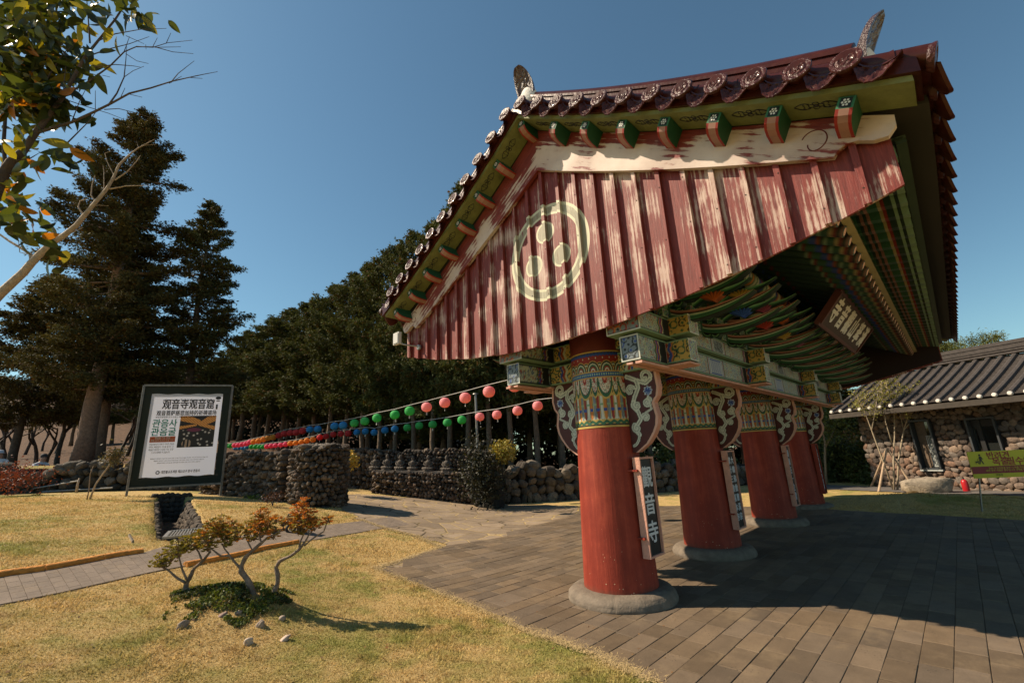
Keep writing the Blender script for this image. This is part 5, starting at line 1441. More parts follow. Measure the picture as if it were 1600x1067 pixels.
for i, px_ in enumerate((586, 605, 625, 645, 669, 698)):
    p = P(px_, 733, 16.45-(px_-586)*.004); 
    zl = np.interp(px_, [584, 640, 700, 738], [w[3] for w in lw])+.06
    o = bpy.data.objects.new('seated_statue', st_me); COL.objects.link(o); o.location = (p[0], p[1], zl)
    o.rotation_euler = (0, 0, math.atan2(-p[1], -p[0])+math.pi/2+.2*math.sin(i*2.3)); k = .98+.05*math.sin(i*1.7); o.scale = (k*.95, k*.95, k*.95)
    tag(o, '%s of the six seated stone statues on the ledge' % names[i] if i in (0, 5) else '%s seated stone statue from the left on the ledge' % names[i], 'statue', 'seated statues on the ledge')
# boulder wall continuing behind the pillars
stone_wall([wp(738, 700, 15.4), wp(760, 706, 15.0), wp(772, 716, 14.9)], 'stone_wall', 'dark ivy-covered stone wall stub between the statues and the low boulder wall', 'volcanic stone walls', s=.22, seed=8, th=.7,
           cols=[(.03, .03, .02), (.045, .04, .03), (.02, .02, .015)])
bw = [wp(768, 738, 16.2), wp(800, 729, 16.6), wp(905, 729, 17.2), wp(1060, 724, 18.6), wp(1200, 720, 20.4), wp(1340, 719, 22.5)]
stone_wall(bw, 'stone_wall', 'low wall of rounded grey boulders along the trees behind the pillars', 'volcanic stone walls', s=.30, depth=.20, seed=9, th=.8,
           cols=[(.10, .08, .06), (.145, .115, .088), (.07, .055, .042), (.17, .14, .105)])

# --- stone building with tiled roof at the right
Ap = G(1530, 766); Dv = ray(500, 728); Dv = np.array([Dv[0], Dv[1], 0]); Dv /= np.linalg.norm(Dv)
Nv = np.array([-Dv[1], Dv[0], 0]); 
if Nv@(-Ap) < 0: Nv = -Nv
def wall_az(px, py, off=0.0):
    d = ray(px, py); t = ((Ap+Nv*off-CAMP)@Nv)/(d@Nv); p = CAMP+d*t; return (p-Ap)@Dv, p[2]
def B(a, n, z): return Ap*np.array([1, 1, 0])+Dv*a+Nv*n+np.array([0, 0, z])
bld = thing('stone_building', B(0, 0, 0), 'low building of reddish rubble stone with a grey tiled roof and dark windows', 'building')
a_left = wall_az(1352, 700)[0]; a_right = -5.5
Zw = 2.62
wins = [(wall_az(1420, 655)[0], wall_az(1452, 655)[0], wall_az(1450, 733)[1], wall_az(1436, 656)[1]), (wall_az(1507, 652)[0], wall_az(1554, 652)[0], wall_az(1545, 733)[1], wall_az(1530, 652)[1])]
def wskip(t, z):
    a = a_left-t
    for (l, r, zb, zt_) in wins:
        if r-.05 < a < l+.05 and zb-.05 < z < zt_+.05: return True
    return False
M_rub = mat('reddish rubble stone', rough=.9, attr=True, noise=(13, .4, 8), bump=(26, .8, .02))
pa, pb = B(a_left, -.02, 0), B(a_right, -.02, 0)
stone_wall([(pa[0], pa[1], -.1, Zw), (pb[0], pb[1], -.1, Zw)] if np.cross((pb-pa)[:2], Nv[:2]) < 0 else [(pb[0], pb[1], -.1, Zw), (pa[0], pa[1], -.1, Zw)], 'x', 'x', s=.16, depth=.06, seed=21, th=.1, cap=False, parent=bld, mats=M_rub,
           cols=[(.17, .122, .092), (.125, .090, .070), (.23, .165, .120), (.085, .064, .052), (.19, .115, .078), (.16, .130, .108)], skip=wskip if np.cross((pb-pa)[:2], Nv[:2]) < 0 else (lambda t, z: wskip(a_left-a_right-t, z)))
# remove the core that closes the window openings: rebuild it as panels
core = [c for c in bld.children if c.name.startswith('wall_core')][0]; bpy.data.objects.remove(core)
mb = MB(); dark = (.05, .036, .028)
ed = sorted([a_left]+[k for w_ in wins for k in (w_[0], w_[1])]+[a_right], reverse=True)
def wbox(a0, a1, z0, z1, n0=-.3, n1=-.04, col=dark, m=mb):
    c = B((a0+a1)/2, (n0+n1)/2, (z0+z1)/2); m.box(c, (abs(a0-a1), abs(n1-n0), z1-z0), np.array([Dv, Nv, [0, 0, 1]]).T, col)
wbox(a_left, wins[0][0], -.2, Zw); wbox(wins[0][1], wins[1][0], -.2, Zw); wbox(wins[1][1], a_right, -.2, Zw)
for w_ in wins: wbox(w_[0], w_[1], -.2, w_[2]); wbox(w_[0], w_[1], w_[3], Zw)
wbox(a_left, a_left-.25, -.2, Zw, -4.2, -.3); wbox(a_left, a_right, -.2, Zw, -4.5, -4.2)
mb.build('wall', M_rub, bld)
M_frame = mat('dark grey window frame', (.05, .055, .06), .4); M_glass = mat('dark window glass', (.02, .022, .02), .04, spec=.9); M_lat = mat('grey lattice', (.42, .44, .42), .5)
for i, (l, r, zb, zt_) in enumerate(wins):
    f = MB()
    for (a0, a1, z0, z1) in ((l, l-.045, zb, zt_), (r+.045, r, zb, zt_), (l-.045, r+.045, zt_-.05, zt_), (l-.07, r+.07, zb, zb+.05)): wbox(a0, a1, z0, z1, -.14, .10, None, f)
    fo = f.build('window', M_frame, bld)
    gl = MB(); wbox(l-.07, r+.07, zb+.05, zt_-.07, -.10, -.09, None, gl); gl.build('pane', M_glass, fo)
    if i == 0:
        la = MB()
        m0 = l-(l-r)*.55
        for a in np.linspace(m0, r+.09, 5): wbox(a, a-.02, zb+.07, zb+(zt_-zb)*.66, -.085, -.065, None, la)
        for z in (zb+.08, zb+.32, zb+.40, zb+(zt_-zb)*.66): wbox(m0, r+.08, z, z+.02, -.085, -.062, None, la)
        la.build('lattice', M_lat, fo)
        mu = MB(); wbox(l-.08, l-.12-(l-r)*.4, zb+.05, zt_-.07, -.085, -.08, (.13, .09, .06), mu); mu.build('inner_shutter', mat('brown plank shutter', (.12, .08, .05), .6, noise=(8, .4)), fo)
    else:
        mu = MB(); mm = l-(l-r)*.28; wbox(mm, mm-.10, zb+.05, zt_-.07, -.08, -.03, None, mu); wbox(l-.07, r+.07, zt_-.26, zt_-.07, -.08, -.06, None, mu); mu.build('mullion', M_black, fo)
sl_ = MB(); wbox(wins[0][0]+.02, wins[0][1]-.02, wins[0][2]-.05, wins[0][2], -.14, .09, None, sl_); sl_.build('sill', M_lat, bld)
# roof
M_tile = mat('grey clay tiles', (.062, .051, .045), .8, noise=(9, .35), bump=(40, .5)); M_fascia = mat('grey timber fascia', (.055, .045, .036), .85, noise=(7, .3))
EN, EZ, RN, RZ = .85, wall_az(1530, 617, .85)[1], -2.3, wall_az(1545, 557, -2.3)[1]
aL, aR = a_left+.45, a_right-.5
mb = MB()
def slope_pt(a, t, dz=0): return B(a, EN+(RN-EN)*t, EZ-.06+(RZ-EZ)*(t*.86+.14*t*t)+dz)
tt = np.linspace(0, 1, 14); PT = np.array([[slope_pt(a, t) for t in tt] for a in (aL, aR)]); mb.grid(PT)
PT = np.array([[slope_pt(a, t, -.10) for t in tt] for a in (aL, aR)]); mb.grid(PT)
PT = np.array([[slope_pt(aL, t), slope_pt(aL, t, -.1)] for t in tt]); mb.grid(PT)
pk = [B(aL, RN, RZ-.1), B(aR, RN, RZ-.1), B(aR, RN*2-EN, EZ-.1), B(aL, RN*2-EN, EZ-.1)]; mb.add(pk, [(0, 1, 2, 3)])
mb.build('roof', M_tile, bld)
wc = MB()
rows = MB()
trr = np.linspace(0, .99, 40)
k = 0; a = aL-.1
while a > aR:
    o_ = MB(); pts = np.array([slope_pt(a, t, .03) for t in trr])
    r_ = .068+.010*((np.arange(40) % 2))
    rows.tube(pts, r_, 8)
    # trough ripples
    for t in np.linspace(.02, .98, 30): rows.bar(slope_pt(a-.08, t, .006), slope_pt(a-.23, t, .006), .05, .02, up=(0, 0, 1))
    e = slope_pt(a, 0, .02); wc = MB(); wc.lathe([(.001, .04), (.04, .036), (.060, .015), (.066, -.02)], 12, e, None, np.array([Dv, np.cross(Nv, Dv), Nv]).T)
    wc.build('plaster_tile_end', M_plaster, bld, 40)
    a -= .315
rows.build('tile_rows', M_tile, bld, 40)
mb = MB(); mb.bar(slope_pt(aL, 0, -.14), slope_pt(aR, 0, -.14), .05, .16); mb.build('fascia', M_fascia, bld)
mb = MB()
for j, (h, w) in enumerate(((.0, .40), (.10, .30), (.17, .34), (.24, .28), (.31, .32), (.37, .22))): mb.bar(B(aL, RN, RZ+h), B(aR, RN, RZ+h), w, .062)
mb.build('ridge', M_tile, bld)
mb = MB()
for a in np.arange(aL-.2, aR, -.45): mb.bar(B(a, EN-.06, EZ-.22), B(a, -.1, EZ+.10), .07, .09)
mb.build('eave_rafters', M_fascia, bld)
lane_o = sheet([tuple(B(a, n, 0)[:2]) for a, n in ((a_left+4, .15), (a_right-6, .15), (a_right-6, 1.75), (a_left+4, 1.75))], 'lane', M_asph, .02, .12)

# boulder, extinguisher, dog sign
rb = np.random.default_rng(31)
mb = MB(); c0, c1 = G(1412, 770), G(1496, 770)
c = (c0+c1)/2; dx = (c1-c0)/2; Lh = np.linalg.norm(dx); dx /= Lh; nn = np.cross([0, 0, 1], dx)
V, F = ICO[3]; W = np.sign(V)*np.abs(V)**.62
W = W*(1+.07*np.sin(V@rb.normal(size=3)*4+1)+.06*np.sin(V@rb.normal(size=3)*7)+.04*np.sin(V@rb.normal(size=3)*12))[:, None]
W = W*np.array([Lh*.98, .26, .25])@np.array([dx, nn, [0, 0, 1]])
mb.add(W+c+np.array([0, 0, .19]), F, (.30, .25, .19)); o = mb.build('boulder', M_rub, smooth=50); tag(o, 'long pale boulder lying in front of the stone building beside the staked tree', 'boulder')
e = G(1511, 768)
ex = thing('fire_extinguisher', (e[0], e[1], e[2]), 'small red extinguisher standing at the right end of the long boulder', 'extinguisher')
M_rp = mat('glossy red', (.45, .015, .02), .35)
MB().lathe([(.001, 0), (.075, 0), (.08, .02), (.08, .27), (.06, .32), (.025, .345), (.001, .35)], 20, e).build('cylinder', M_rp, ex, 40)
MB().tube([e+[0, 0, .34], e+[0, 0, .39]], .02, 8).bar(e+[-.05, 0, .40], e+[.06, 0, .41], .02, .015).tube([e+[.02, 0, .38], e+[.10, 0, .33], e+[.10, 0, .12]], .010, 6).build('valve', M_black, ex)
# yellow dog-lead sign
b0 = G(1533, 799); vS = xy2uv(*b0[:2])[1]
TL, BL, TR_, BR_ = P(1511, 706, vS), P(1521, 747.5, vS), P(1622, 706.5, vS*.985), P(1622, 753, vS*.985)
ds = thing('dog_sign', b0, 'yellow and red sign on a thin leaning pole asking for dogs on a lead', 'sign')
ax_ = (TR_-TL); ax_[2] = 0; Wd = np.linalg.norm(ax_); ax_ /= Wd; up_ = np.array([0, 0, 1.]); nf = np.cross(ax_, up_)
Hs = TL[2]-BL[2]; cS = np.array([BL[0], BL[1], 0])+ax_*(Wd*.5)+np.array([0, 0, (TL[2]+BL[2])/2])
Wd = Wd*.98
def sp(a, b, o=0.0): return cS+ax_*a*Wd/2+up_*b*Hs/2+nf*o
Rm = np.array([ax_, up_, nf]).T
MB().box(cS, (Wd, Hs, .012), Rm).build('panel', mat('yellow sign face', (.55, .50, .02), .5), ds)
MB().box(sp(0, -.40, .0075), (Wd*.997, Hs*.27, .003), Rm).build('red_band', mat('dark red sign band', (.22, .012, .02), .5), ds)
mb = MB(); mb.bar(b0-[0, 0, .1], sp(-.86, -1)-nf*.0, .022, .022); mb.build('pole', M_metal, ds)
mb = MB(); q2 = G(1650, 800); mb.bar(sp(.95, -1), q2, .022, .022); mb.build('pole', M_metal, ds)
M_redtx = mat('red lettering', (.30, .015, .02), .5); M_ytx = mat('yellow lettering', (.6, .5, .05), .5)
text_mesh('lettering', '반려견', sp(-.12, .62, .008), ax_, up_, Hs*.30, M_redtx, ds, bold=.005, th=.003)
text_mesh('lettering', '목줄', sp(-.10, .16, .008), ax_, up_, Hs*.32, M_redtx, ds, bold=.005, th=.003)
text_mesh('lettering', '필수!', sp(.36, .16, .008), ax_, up_, Hs*.32, M_redtx, ds, bold=.005, th=.003)
text_mesh('small_lettering', '공원 내 반려동물 동반 시 목줄 착용', sp(0, -.30, .0105), ax_, up_, Hs*.085, M_ytx, ds, bold=.0, th=.002)
text_mesh('small_lettering', '배변 봉투 지참은 필수입니다 과태료 부과', sp(0, -.47, .0105), ax_, up_, Hs*.085, M_ytx, ds, bold=.0, th=.002)
text_mesh('small_lettering', '관음사', sp(-.25, -.80, .008), ax_, up_, Hs*.09, M_black, ds, bold=.0, th=.002)
def flat(mb, pts, o=.009, th=.003): mb.prism(pts, cS+nf*o, ax_, up_, nf, th)
mb = MB(); kx, ky = -.66*Wd/2, .42*Hs/2; h = Hs*.36
def S2(l): return [(kx+x*h, ky+y*h) for x, y in l]
a = np.linspace(0, 2*math.pi, 14)[:-1]; flat(mb, [(kx+.10*h*math.cos(t), ky+.42*h+.10*h*math.sin(t)) for t in a])
flat(mb, S2([(-.10, .30), (.12, .30), (.18, .12), (.26, .0), (.20, -.04), (.11, .06), (.09, -.10), (.22, -.48), (.30, -.50), (.12, -.52), (.0, -.14), (-.14, -.52), (-.26, -.52), (-.12, -.12), (-.11, .08), (-.28, .02), (-.26, -.03), (-.10, .16)]))
flat(mb, S2([(-.50, -.22), (-.30, -.22), (-.24, -.14), (-.20, -.24), (-.28, -.30), (-.28, -.48), (-.33, -.48), (-.35, -.34), (-.48, -.34), (-.52, -.48), (-.57, -.48), (-.54, -.30), (-.62, -.18)]), .0095)
mb.tube([sp(0, 0, .012)+ax_*(kx-.26*h)+up_*(ky), sp(0, 0, .012)+ax_*(kx-.40*h)+up_*(ky-.22*h)], .003, 4)
mb.build('pictogram', M_black, ds)

# --- poster frame
bl = P(197, 760, 12.2); br = P(344, 758, 12.9); tl = P(229, 596, 12.2); tr = P(365, 608, 12.9)
pl = (bl+tl)/2; pr_ = (br+tr)/2; pl[2] = 0; pr_[2] = 0
axp = pr_-pl; Wp = np.linalg.norm(axp); axp /= Wp; upp = np.array([0, 0, 1.]); nfp = np.cross(axp, upp)
if nfp@(-pl) < 0: nfp = -nfp
zl0, zl1, zr0, zr1 = bl[2], tl[2], br[2], tr[2]
zB, zT = (zl0+zr0)/2, (zl1+zr1)/2
bb = thing('poster_frame', (*((pl+pr_)/2)[:2], Gz(*((pl+pr_)/2)[:2])), 'tall grey metal poster frame on two legs holding a white temple poster', 'poster frame')
M_steel = mat('dull grey steel tube', (.17, .16, .145), .5, metal=.4, noise=(10, .3))
def pp(a, z, o=0.0): return pl+axp*a*Wp+np.array([0, 0, z])+nfp*o
for a in (0, 1):
    g0 = pp(a, 0); MB().bar(pp(a, Gz(*g0[:2])-.1), pp(a, zT), .05, .05, up=(1, 0, 0)).build('post', M_steel, bb)
for z in (zT, zB): MB().bar(pp(0, z), pp(1, z), .05, .05).build('rail', M_steel, bb)
nt_ = MB(); Hh = zT-zB
for a_, z_, w_, h_ in ((.5, zT-.045*Hh, 1, .085), (.5, zB+.045*Hh, 1, .085), (.05, (zB+zT)/2, .095, .82), (.95, (zB+zT)/2, .095, .82)): nt_.box(pp(a_, z_, -.02), (Wp*w_-.02, Hh*h_, .015), np.array([axp, upp, nfp]).T)
nt_.build('dark_netting', mat('dark green netting', (.010, .016, .011), .9), bb)
# poster
qz0, qz1 = zB+.09*(zT-zB), zT-.09*(zT-zB); qa0, qa1 = .10, .90
H2, W2 = qz1-qz0, (qa1-qa0)*Wp
mb = MB(); n1, n2 = 24, 30
A2, Z2 = np.meshgrid(np.linspace(0, 1, n1), np.linspace(0, 1, n2), indexing='ij')
rip = .012*np.sin(A2*9)*np.abs(Z2-.5)*2
PT = (pl+axp*0)[None, None]+((qa0+(qa1-qa0)*A2)*Wp)[..., None]*axp+(qz0+Z2*H2+.012*np.sin(A2*22)*(np.abs(Z2-.5) > .49))[..., None]*upp+(.012+rip*.3)[..., None]*nfp
mb.grid(PT); po = mb.build('poster', mat('white banner cloth', (.72, .73, .80), .8, transl=.5, ttint=(.95, 1.0, 1.12)), bb, smooth=True)
def pq(a, z, o=.022): return pl+axp*(qa0+(qa1-qa0)*a)*Wp+np.array([0, 0, qz0+H2*z])+nfp*o
M_txd = mat('dark print', (.012, .013, .016), .7); M_txg = mat('green print', (.01, .22, .15), .7)
text_mesh('headline', '观音寺观音窟', pq(.53, .862), axp, upp, .30, M_txd, po, bold=.004, th=.002, width=W2*.72)
text_mesh('subheading', '观音菩萨慈悲加持的祈祷道场', pq(.52, .757), axp, upp, .15, M_txd, po, bold=.0015, th=.002, width=W2*.83)
text_mesh('small_print', '观音寺观音窟 位于汉拿山 洞窟 祈祷 许愿 关于 参拜 之 时间 地点 安内', pq(.52, .712), axp, upp, .05, M_txd, po, bold=.0, th=.002, width=W2*.84)
text_mesh('small_print', 'Gwaneumsa Temple Gwaneumgul Cave', pq(.52, .925), axp, upp, .065, M_txd, po, bold=.0006, th=.002, width=W2*.66)
text_mesh('title', '관음사', pq(.235, .632), axp, upp, .24, M_txg, po, bold=.004, th=.002, width=W2*.33)
text_mesh('title', '관음굴', pq(.235, .528), axp, upp, .24, M_txg, po, bold=.004, th=.002, width=W2*.33)
MB().box(pq(.235, .445), (W2*.34, H2*.068, .003), np.array([axp, upp, nfp]).T).build('orange_strip', mat('orange print', (.42, .08, .02), .7), po)
M_cr = mat('cream print', (.62, .50, .38), .7)
text_mesh('strip_lettering', '관음굴 기도 안내', pq(.235, .460, .026), axp, upp, .07, M_cr, po, bold=.0006, th=.002, width=W2*.2)
text_mesh('strip_lettering', '매월 음력 초하루 보름 기도', pq(.235, .430, .026), axp, upp, .06, M_cr, po, bold=.0, th=.002, width=W2*.3)
for j, t in enumerate(('관음보살님의 가피가 가득한 관음굴', '하루도 빠짐없이 기도를 올리는 곳', '해월당 봉려관 스님의 기도 도량', '누구나 참배할 수 있습니다')):
    text_mesh('body_text', t, pq(.235, .385-.032*j), axp, upp, .06, M_txd, po, bold=.0, th=.002, width=W2*(.33 if j < 3 else .24))
for j in range(3): text_mesh('body_text', '해월굴은 봉려관 스님이 삼 년간 관음기도를 드린 토굴로 지금도 기도가 이어지고 있습니다', pq(.5, .215-.026*j), axp, upp, .035, M_txd, po, bold=.0, th=.002, width=W2*(.78-.1*j))
text_mesh('footer', '대한불교조계종 제23교구 본사 관음사', pq(.54, .055), axp, upp, .085, M_txd, po, bold=.0006, th=.002, width=W2*.52)
mb = MB()
for r in (.045, .03): a_ = np.linspace(0, 2*math.pi, 20); mb.tube([pq(.235, .055)+axp*r*math.cos(t)+upp*r*math.sin(t) for t in a_], .006, 4)
mb.build('footer_emblem', M_txd, po)
mb = MB(); a_ = np.linspace(0, 2*math.pi, 18)[:-1]
mb.prism([(.07*math.cos(t), .045*math.sin(t)+.05) for t in a_], pq(.94, .925), axp, upp, nfp, .003); mb.prism([(.05*math.cos(t), .016*math.sin(t)-.03) for t in a_], pq(.94, .925), axp, upp, nfp, .003)
mb.prism([(-.022, -.07), (.022, -.07), (.022, .07), (-.022, .07)], pq(.93, .835), axp, upp, nfp, .003); mb.build('corner_mark', M_txd, po)
# printed photograph of the cave interior
A3, B3 = np.meshgrid(np.linspace(0, 1, 90), np.linspace(0, 1, 90), indexing='ij')
col = np.zeros((90, 90, 3)); col[:] = lin('17120f')
d_, id_ = dist_cells(A3*10, B3*10, 1.0, 4); spk = (id_ % 3 < 1) & (d_ < .35) & (B3 < .55); col[spk] = lin('8f8276'); col[spk & (d_ < .18)] = lin('d8cfc4')
for (x0, y0, x1, y1, w) in ((0, .98, .5, .80, .13), (1, .98, .62, .74, .14), (0, .62, .45, .70, .05), (.98, .60, .55, .72, .06)):
    t = np.clip(((A3-x0)*(x1-x0)+(B3-y0)*(y1-y0))/((x1-x0)**2+(y1-y0)**2), 0, 1); d = np.hypot(A3-x0-t*(x1-x0), B3-y0-t*(y1-y0))
    m = d < w*(1-.4*t); col[m] = lin('b8702a'); col[m & (np.sin((A3*.9+B3)*90) > .2)] = lin('e0a050')
m = np.hypot((A3-.42)/.2, (B3-.55)/.06) < 1; col[m] = lin('6a2440'); m = np.hypot((A3-.25)/.13, (B3-.12)/.13) < 1; col[m & (np.sin(A3*60) > 0)] = lin('a88a70')
PT = np.array([pq(.44, .34, .020)])[None]+A3[..., None]*axp*W2*.50+B3[..., None]*upp*H2*.385
mb = MB(); mb.grid(PT, col); mb.build('printed_photo', mat('printed photo', rough=.6, attr=True), po)
# ================================================================== vegetation, lanterns, small things
R4 = np.random.default_rng(44)
def quads(c, d1, d2, cols):
    'c, d1, d2: (n, 3) centre and half axes -> rhombus leaves'
    n = len(c); V = np.stack([c-d1, c+d2, c+d1, c-d2], 1).reshape(-1, 3)
    return V, np.arange(4*n).reshape(n, 4), np.repeat(cols, 4, 0)
def unit(v): return v/(np.linalg.norm(v, axis=1)[:, None]+1e-9)
def leaves(mb, c, size, cols, ratio=.45, up=.0, jitter=.3, rng=R4):
    n = len(c); a = unit(rng.normal(size=(n, 3))+np.array([0, 0, up])); b = unit(np.cross(a, rng.normal(size=(n, 3))))
    s = size*(1+jitter*(rng.random(n)-.5)*2)
    V, F, C_ = quads(c, a*s[:, None]/2, b*s[:, None]*ratio/2, cols); mb.add(V, F, C_)
def shade(base, n, rng=R4, v=.35, hue=.12):
    b = np.array(base)[None]*(1+v*(rng.random((n, 1))*2-1)); return np.clip(b*(1+hue*(rng.random((n, 3))*2-1)), 0, 1)
M_leaf = mat('conifer foliage', rough=.75, attr=True, spec=.2, transl=.12)
M_broad = mat('broad leaves', rough=.4, attr=True, transl=.38)
M_small = mat('small leaves', rough=.6, attr=True, transl=.25)
M_bark = mat('brown bark', rough=.9, attr=True, noise=(9, .4, 8), bump=(14, .9, .04))
M_stem = mat('pale stem', rough=.8, attr=True, noise=(40, .3), bump=(60, .5))

def conifer(H, base, env, nb, rng, col=(.045, .050, .016), frond=.30, per=70, droop=-.25, trunk_r=.22, bark=(.13, .085, .06), limb=True, sub=1.0):
    'env(t): branch reach at height fraction t; returns crown and trunk meshes standing at the origin'
    cr, tk = MB(), MB()
    z = np.linspace(0, H*.97, 14); wob = np.cumsum(rng.normal(size=(14, 2))*.03, 0)
    tk.tube(np.stack([wob[:, 0], wob[:, 1], z-.3*(z == 0)], 1), np.interp(z/H, [0, .05, .5, 1], [trunk_r*1.35, trunk_r, trunk_r*.6, .03]), 9, bark)
    C_, D_, E_, K_ = [], [], [], []
    for i in range(nb):
        t = base+(1-base)*(i+rng.random())/nb*.995
        R = env(t)*rng.uniform(.5, 1.2); a = rng.random()*2*math.pi
        zz = t*H; px, py = np.interp(zz, z, wob[:, 0]), np.interp(zz, z, wob[:, 1])
        if R < .12: R = .12
        rise = droop+rng.uniform(-.15, .2)+.5*t**3
        s = np.linspace(0, 1, 6); bend = rng.uniform(-.3, .3)
        ax = np.cos(a+bend*s)*s*R+px; ay = np.sin(a+bend*s)*s*R+py; az = zz+R*(rise*s+.22*s*s)
        if limb and R > .5: tk.tube(np.stack([ax, ay, az], 1), np.linspace(.045*trunk_r/.22, .008, 6), 4, bark, False)
        n = int(per*(.35+R/1.2)); q = np.sqrt(rng.random(n))*.88+.12
        w = .13*R*(1.15-q)+.09
        c = np.stack([np.interp(q, s, ax), np.interp(q, s, ay), np.interp(q, s, az)], 1)+rng.normal(size=(n, 3))*np.stack([w, w, w*.55], 1)
        out = np.stack([np.cos(a)+rng.normal(size=n)*.7, np.sin(a)+rng.normal(size=n)*.7, rng.normal(size=n)*.45-.15], 1)
        C_.append(c); D_.append(unit(out)); tone = rng.uniform(.65, 1.35)
        kk = np.array(col)[None]*tone*(1+.4*(rng.random((n, 1))-.5)); dry = rng.random(n) < .06
        kk[dry] = np.array([.12, .065, .02])*tone; K_.append(kk)
    C_ = np.concatenate(C_); D_ = np.concatenate(D_); K_ = np.concatenate(K_); n = len(C_)
    sd = unit(np.cross(D_, rng.normal(size=(n, 3)))); L_ = frond*rng.uniform(.6, 1.3, n)[:, None]
    for ang in (-.5, 0, .5):
        d = unit(D_*math.cos(ang)+sd*math.sin(ang)); b = unit(np.cross(d, rng.normal(size=(n, 3))))
        V, F, CC = quads(C_+d*L_*.35, d*L_*.5, b*L_*.13, K_); cr.add(V, F, CC)
    return cr.mesh('crown', M_leaf), tk.mesh('trunk', M_bark, True)
def plant_tree(name, meshes, loc, label, cat='tree', group=None, rz=0, sc=1.0, parts=('crown', 'trunk')):
    t = thing(name, loc, label, cat, group); t.rotation_euler = (0, 0, rz); t.scale = (sc,)*3 if np.isscalar(sc) else sc
    for nm, me in zip(parts, meshes):
        o = bpy.data.objects.new(nm, me); COL.objects.link(o); o.parent = t
    return t
def onG(px, v, py=760):
    d = ray(px, py); h = np.array([d[0], d[1]])/(d@HF); x, y = h*v; return np.array([x, y, Gz(x, y)])

# --- two big cedars at the left
rng = np.random.default_rng(101)
def topz(px, py, v): return P(px, py, v)[2]
bA = onG(128, 21, 722); HA = topz(222, 178, 21)-bA[2]
envA = lambda t: float(np.interp(t, [.18, .28, .45, .62, .8, .92, 1], [2.9, 3.5, 3.1, 2.5, 1.9, 1.2, .2]))
mA = conifer(HA, .18, envA, 230, rng, frond=.15, per=210, trunk_r=.36, col=(.075, .068, .024), bark=(.20, .125, .085))
plant_tree('cedar_tree', mA, bA, 'tallest dark cedar at the left with a broad ragged crown and thick trunk', group='cedars at the left')
bA2 = onG(152, 23, 722); mA2 = conifer(HA*.80, .22, lambda t: envA(t)*.62, 170, rng, frond=.17, per=120, trunk_r=.30, col=(.055, .052, .020), bark=(.20, .13, .09))
plant_tree('cedar_tree', mA2, bA2, 'cedar whose thick trunk stands just right of the tallest cedar trunk', group='cedars at the left')
bB = onG(276, 24, 722); HB = topz(303, 318, 24)-bB[2]
mB = conifer(HB, .16, lambda t: float(np.interp(t, [.15, .3, .5, .7, .9, 1], [1.9, 2.4, 2.3, 1.8, 1.0, .12])), 200, rng, frond=.17, per=120, trunk_r=.24, col=(.07, .072, .026), bark=(.10, .07, .05))
plant_tree('cedar_tree', mB, bB, 'dark pointed cedar with open lower branches behind the poster frame', group='cedars at the left')
bC = onG(20, 24, 722); HC = topz(30, 430, 24)-bC[2]
mC = conifer(HC, .22, lambda t: float(np.interp(t, [.2, .4, .7, 1], [2.6, 3.0, 2.1, .2])), 180, rng, frond=.17, per=120, trunk_r=.2, col=(.085, .072, .024), bark=(.08, .06, .045))
plant_tree('cedar_tree', mC, bC, 'lower brownish green cedar at the far left edge beside the tallest cedar', group='cedars at the left')
# --- dense row of cypress behind
rng = np.random.default_rng(202)
envR = lambda t: float(np.interp(t, [.22, .32, .55, .8, .93, 1], [1.0, 1.55, 1.5, 1.1, .6, .1]))
variants = [conifer(10.0, .24, envR, 130, rng, frond=.165, per=100, trunk_r=.13, droop=.05, col=(.075, .086, .027), bark=(.15, .105, .07), limb=False) for _ in range(4)]
row = [(352, 546, 44), (372, 522, 42), (392, 512, 40), (414, 500, 38), (437, 486, 36), (462, 478, 34), (486, 470, 32.5), (512, 448, 30), (538, 430, 28), (563, 417, 26.5), (590, 402, 25), (618, 386, 23.6), (646, 366, 22.2), (676, 350, 21.2), (704, 334, 20.4), (732, 290, 19.8), (765, 300, 19.4), (800, 290, 19.2), (840, 280, 19.2), (880, 290, 19.4), (925, 300, 19.8), (970, 310, 20.5), (1020, 330, 21.5), (1070, 350, 22.5)]
ordn = ['first', 'second', 'third', 'fourth', 'fifth', 'sixth', 'seventh', 'eighth', 'ninth', 'tenth', 'eleventh', 'twelfth', 'thirteenth', 'fourteenth', 'fifteenth', 'sixteenth', 'seventeenth', 'eighteenth', 'nineteenth', 'twentieth', 'twenty-first', 'twenty-second', 'twenty-third', 'twenty-fourth', 'twenty-fifth', 'twenty-sixth', 'twenty-seventh', 'twenty-eighth', 'twenty-ninth', 'thirtieth', 'thirty-first', 'thirty-second', 'thirty-third', 'thirty-fourth', 'thirty-fifth', 'thirty-sixth']
for i, (px, py, v) in enumerate(row):
    b = onG(px, v, 722); h = topz(px, py, v)-b[2]; sxy = max(1.0, v/24.0)
    plant_tree('cypress_tree', variants[i % 4], b, '%s cypress from the left in the front row behind the walls' % ordn[i], group='front row of cypresses behind the walls', rz=rng.random()*6, sc=(sxy, sxy, h/10.0))
row2 = [(105, 52), (135, 50), (168, 53), (198, 50), (228, 52), (258, 50), (288, 52), (318, 49), (360, 47), (400, 45), (445, 42), (490, 38), (530, 34), (572, 31), (612, 29), (655, 27), (695, 25.5), (740, 24.5), (785, 24), (830, 24), (880, 24), (930, 24.5), (985, 25), (1045, 26), (1105, 27), (1165, 28)]
for i, (px, v) in enumerate(row2):
    b = onG(px, v, 722); h = 8.5+rng.random()
    if px > 700: h = 10
    plant_tree('cypress_tree', variants[(i+2) % 4], b, 'dense green cypress in the shade of the front row, showing mostly its thin trunk', group='rear row of cypresses', rz=rng.random()*6, sc=(1.35, 1.35, h/10.0))
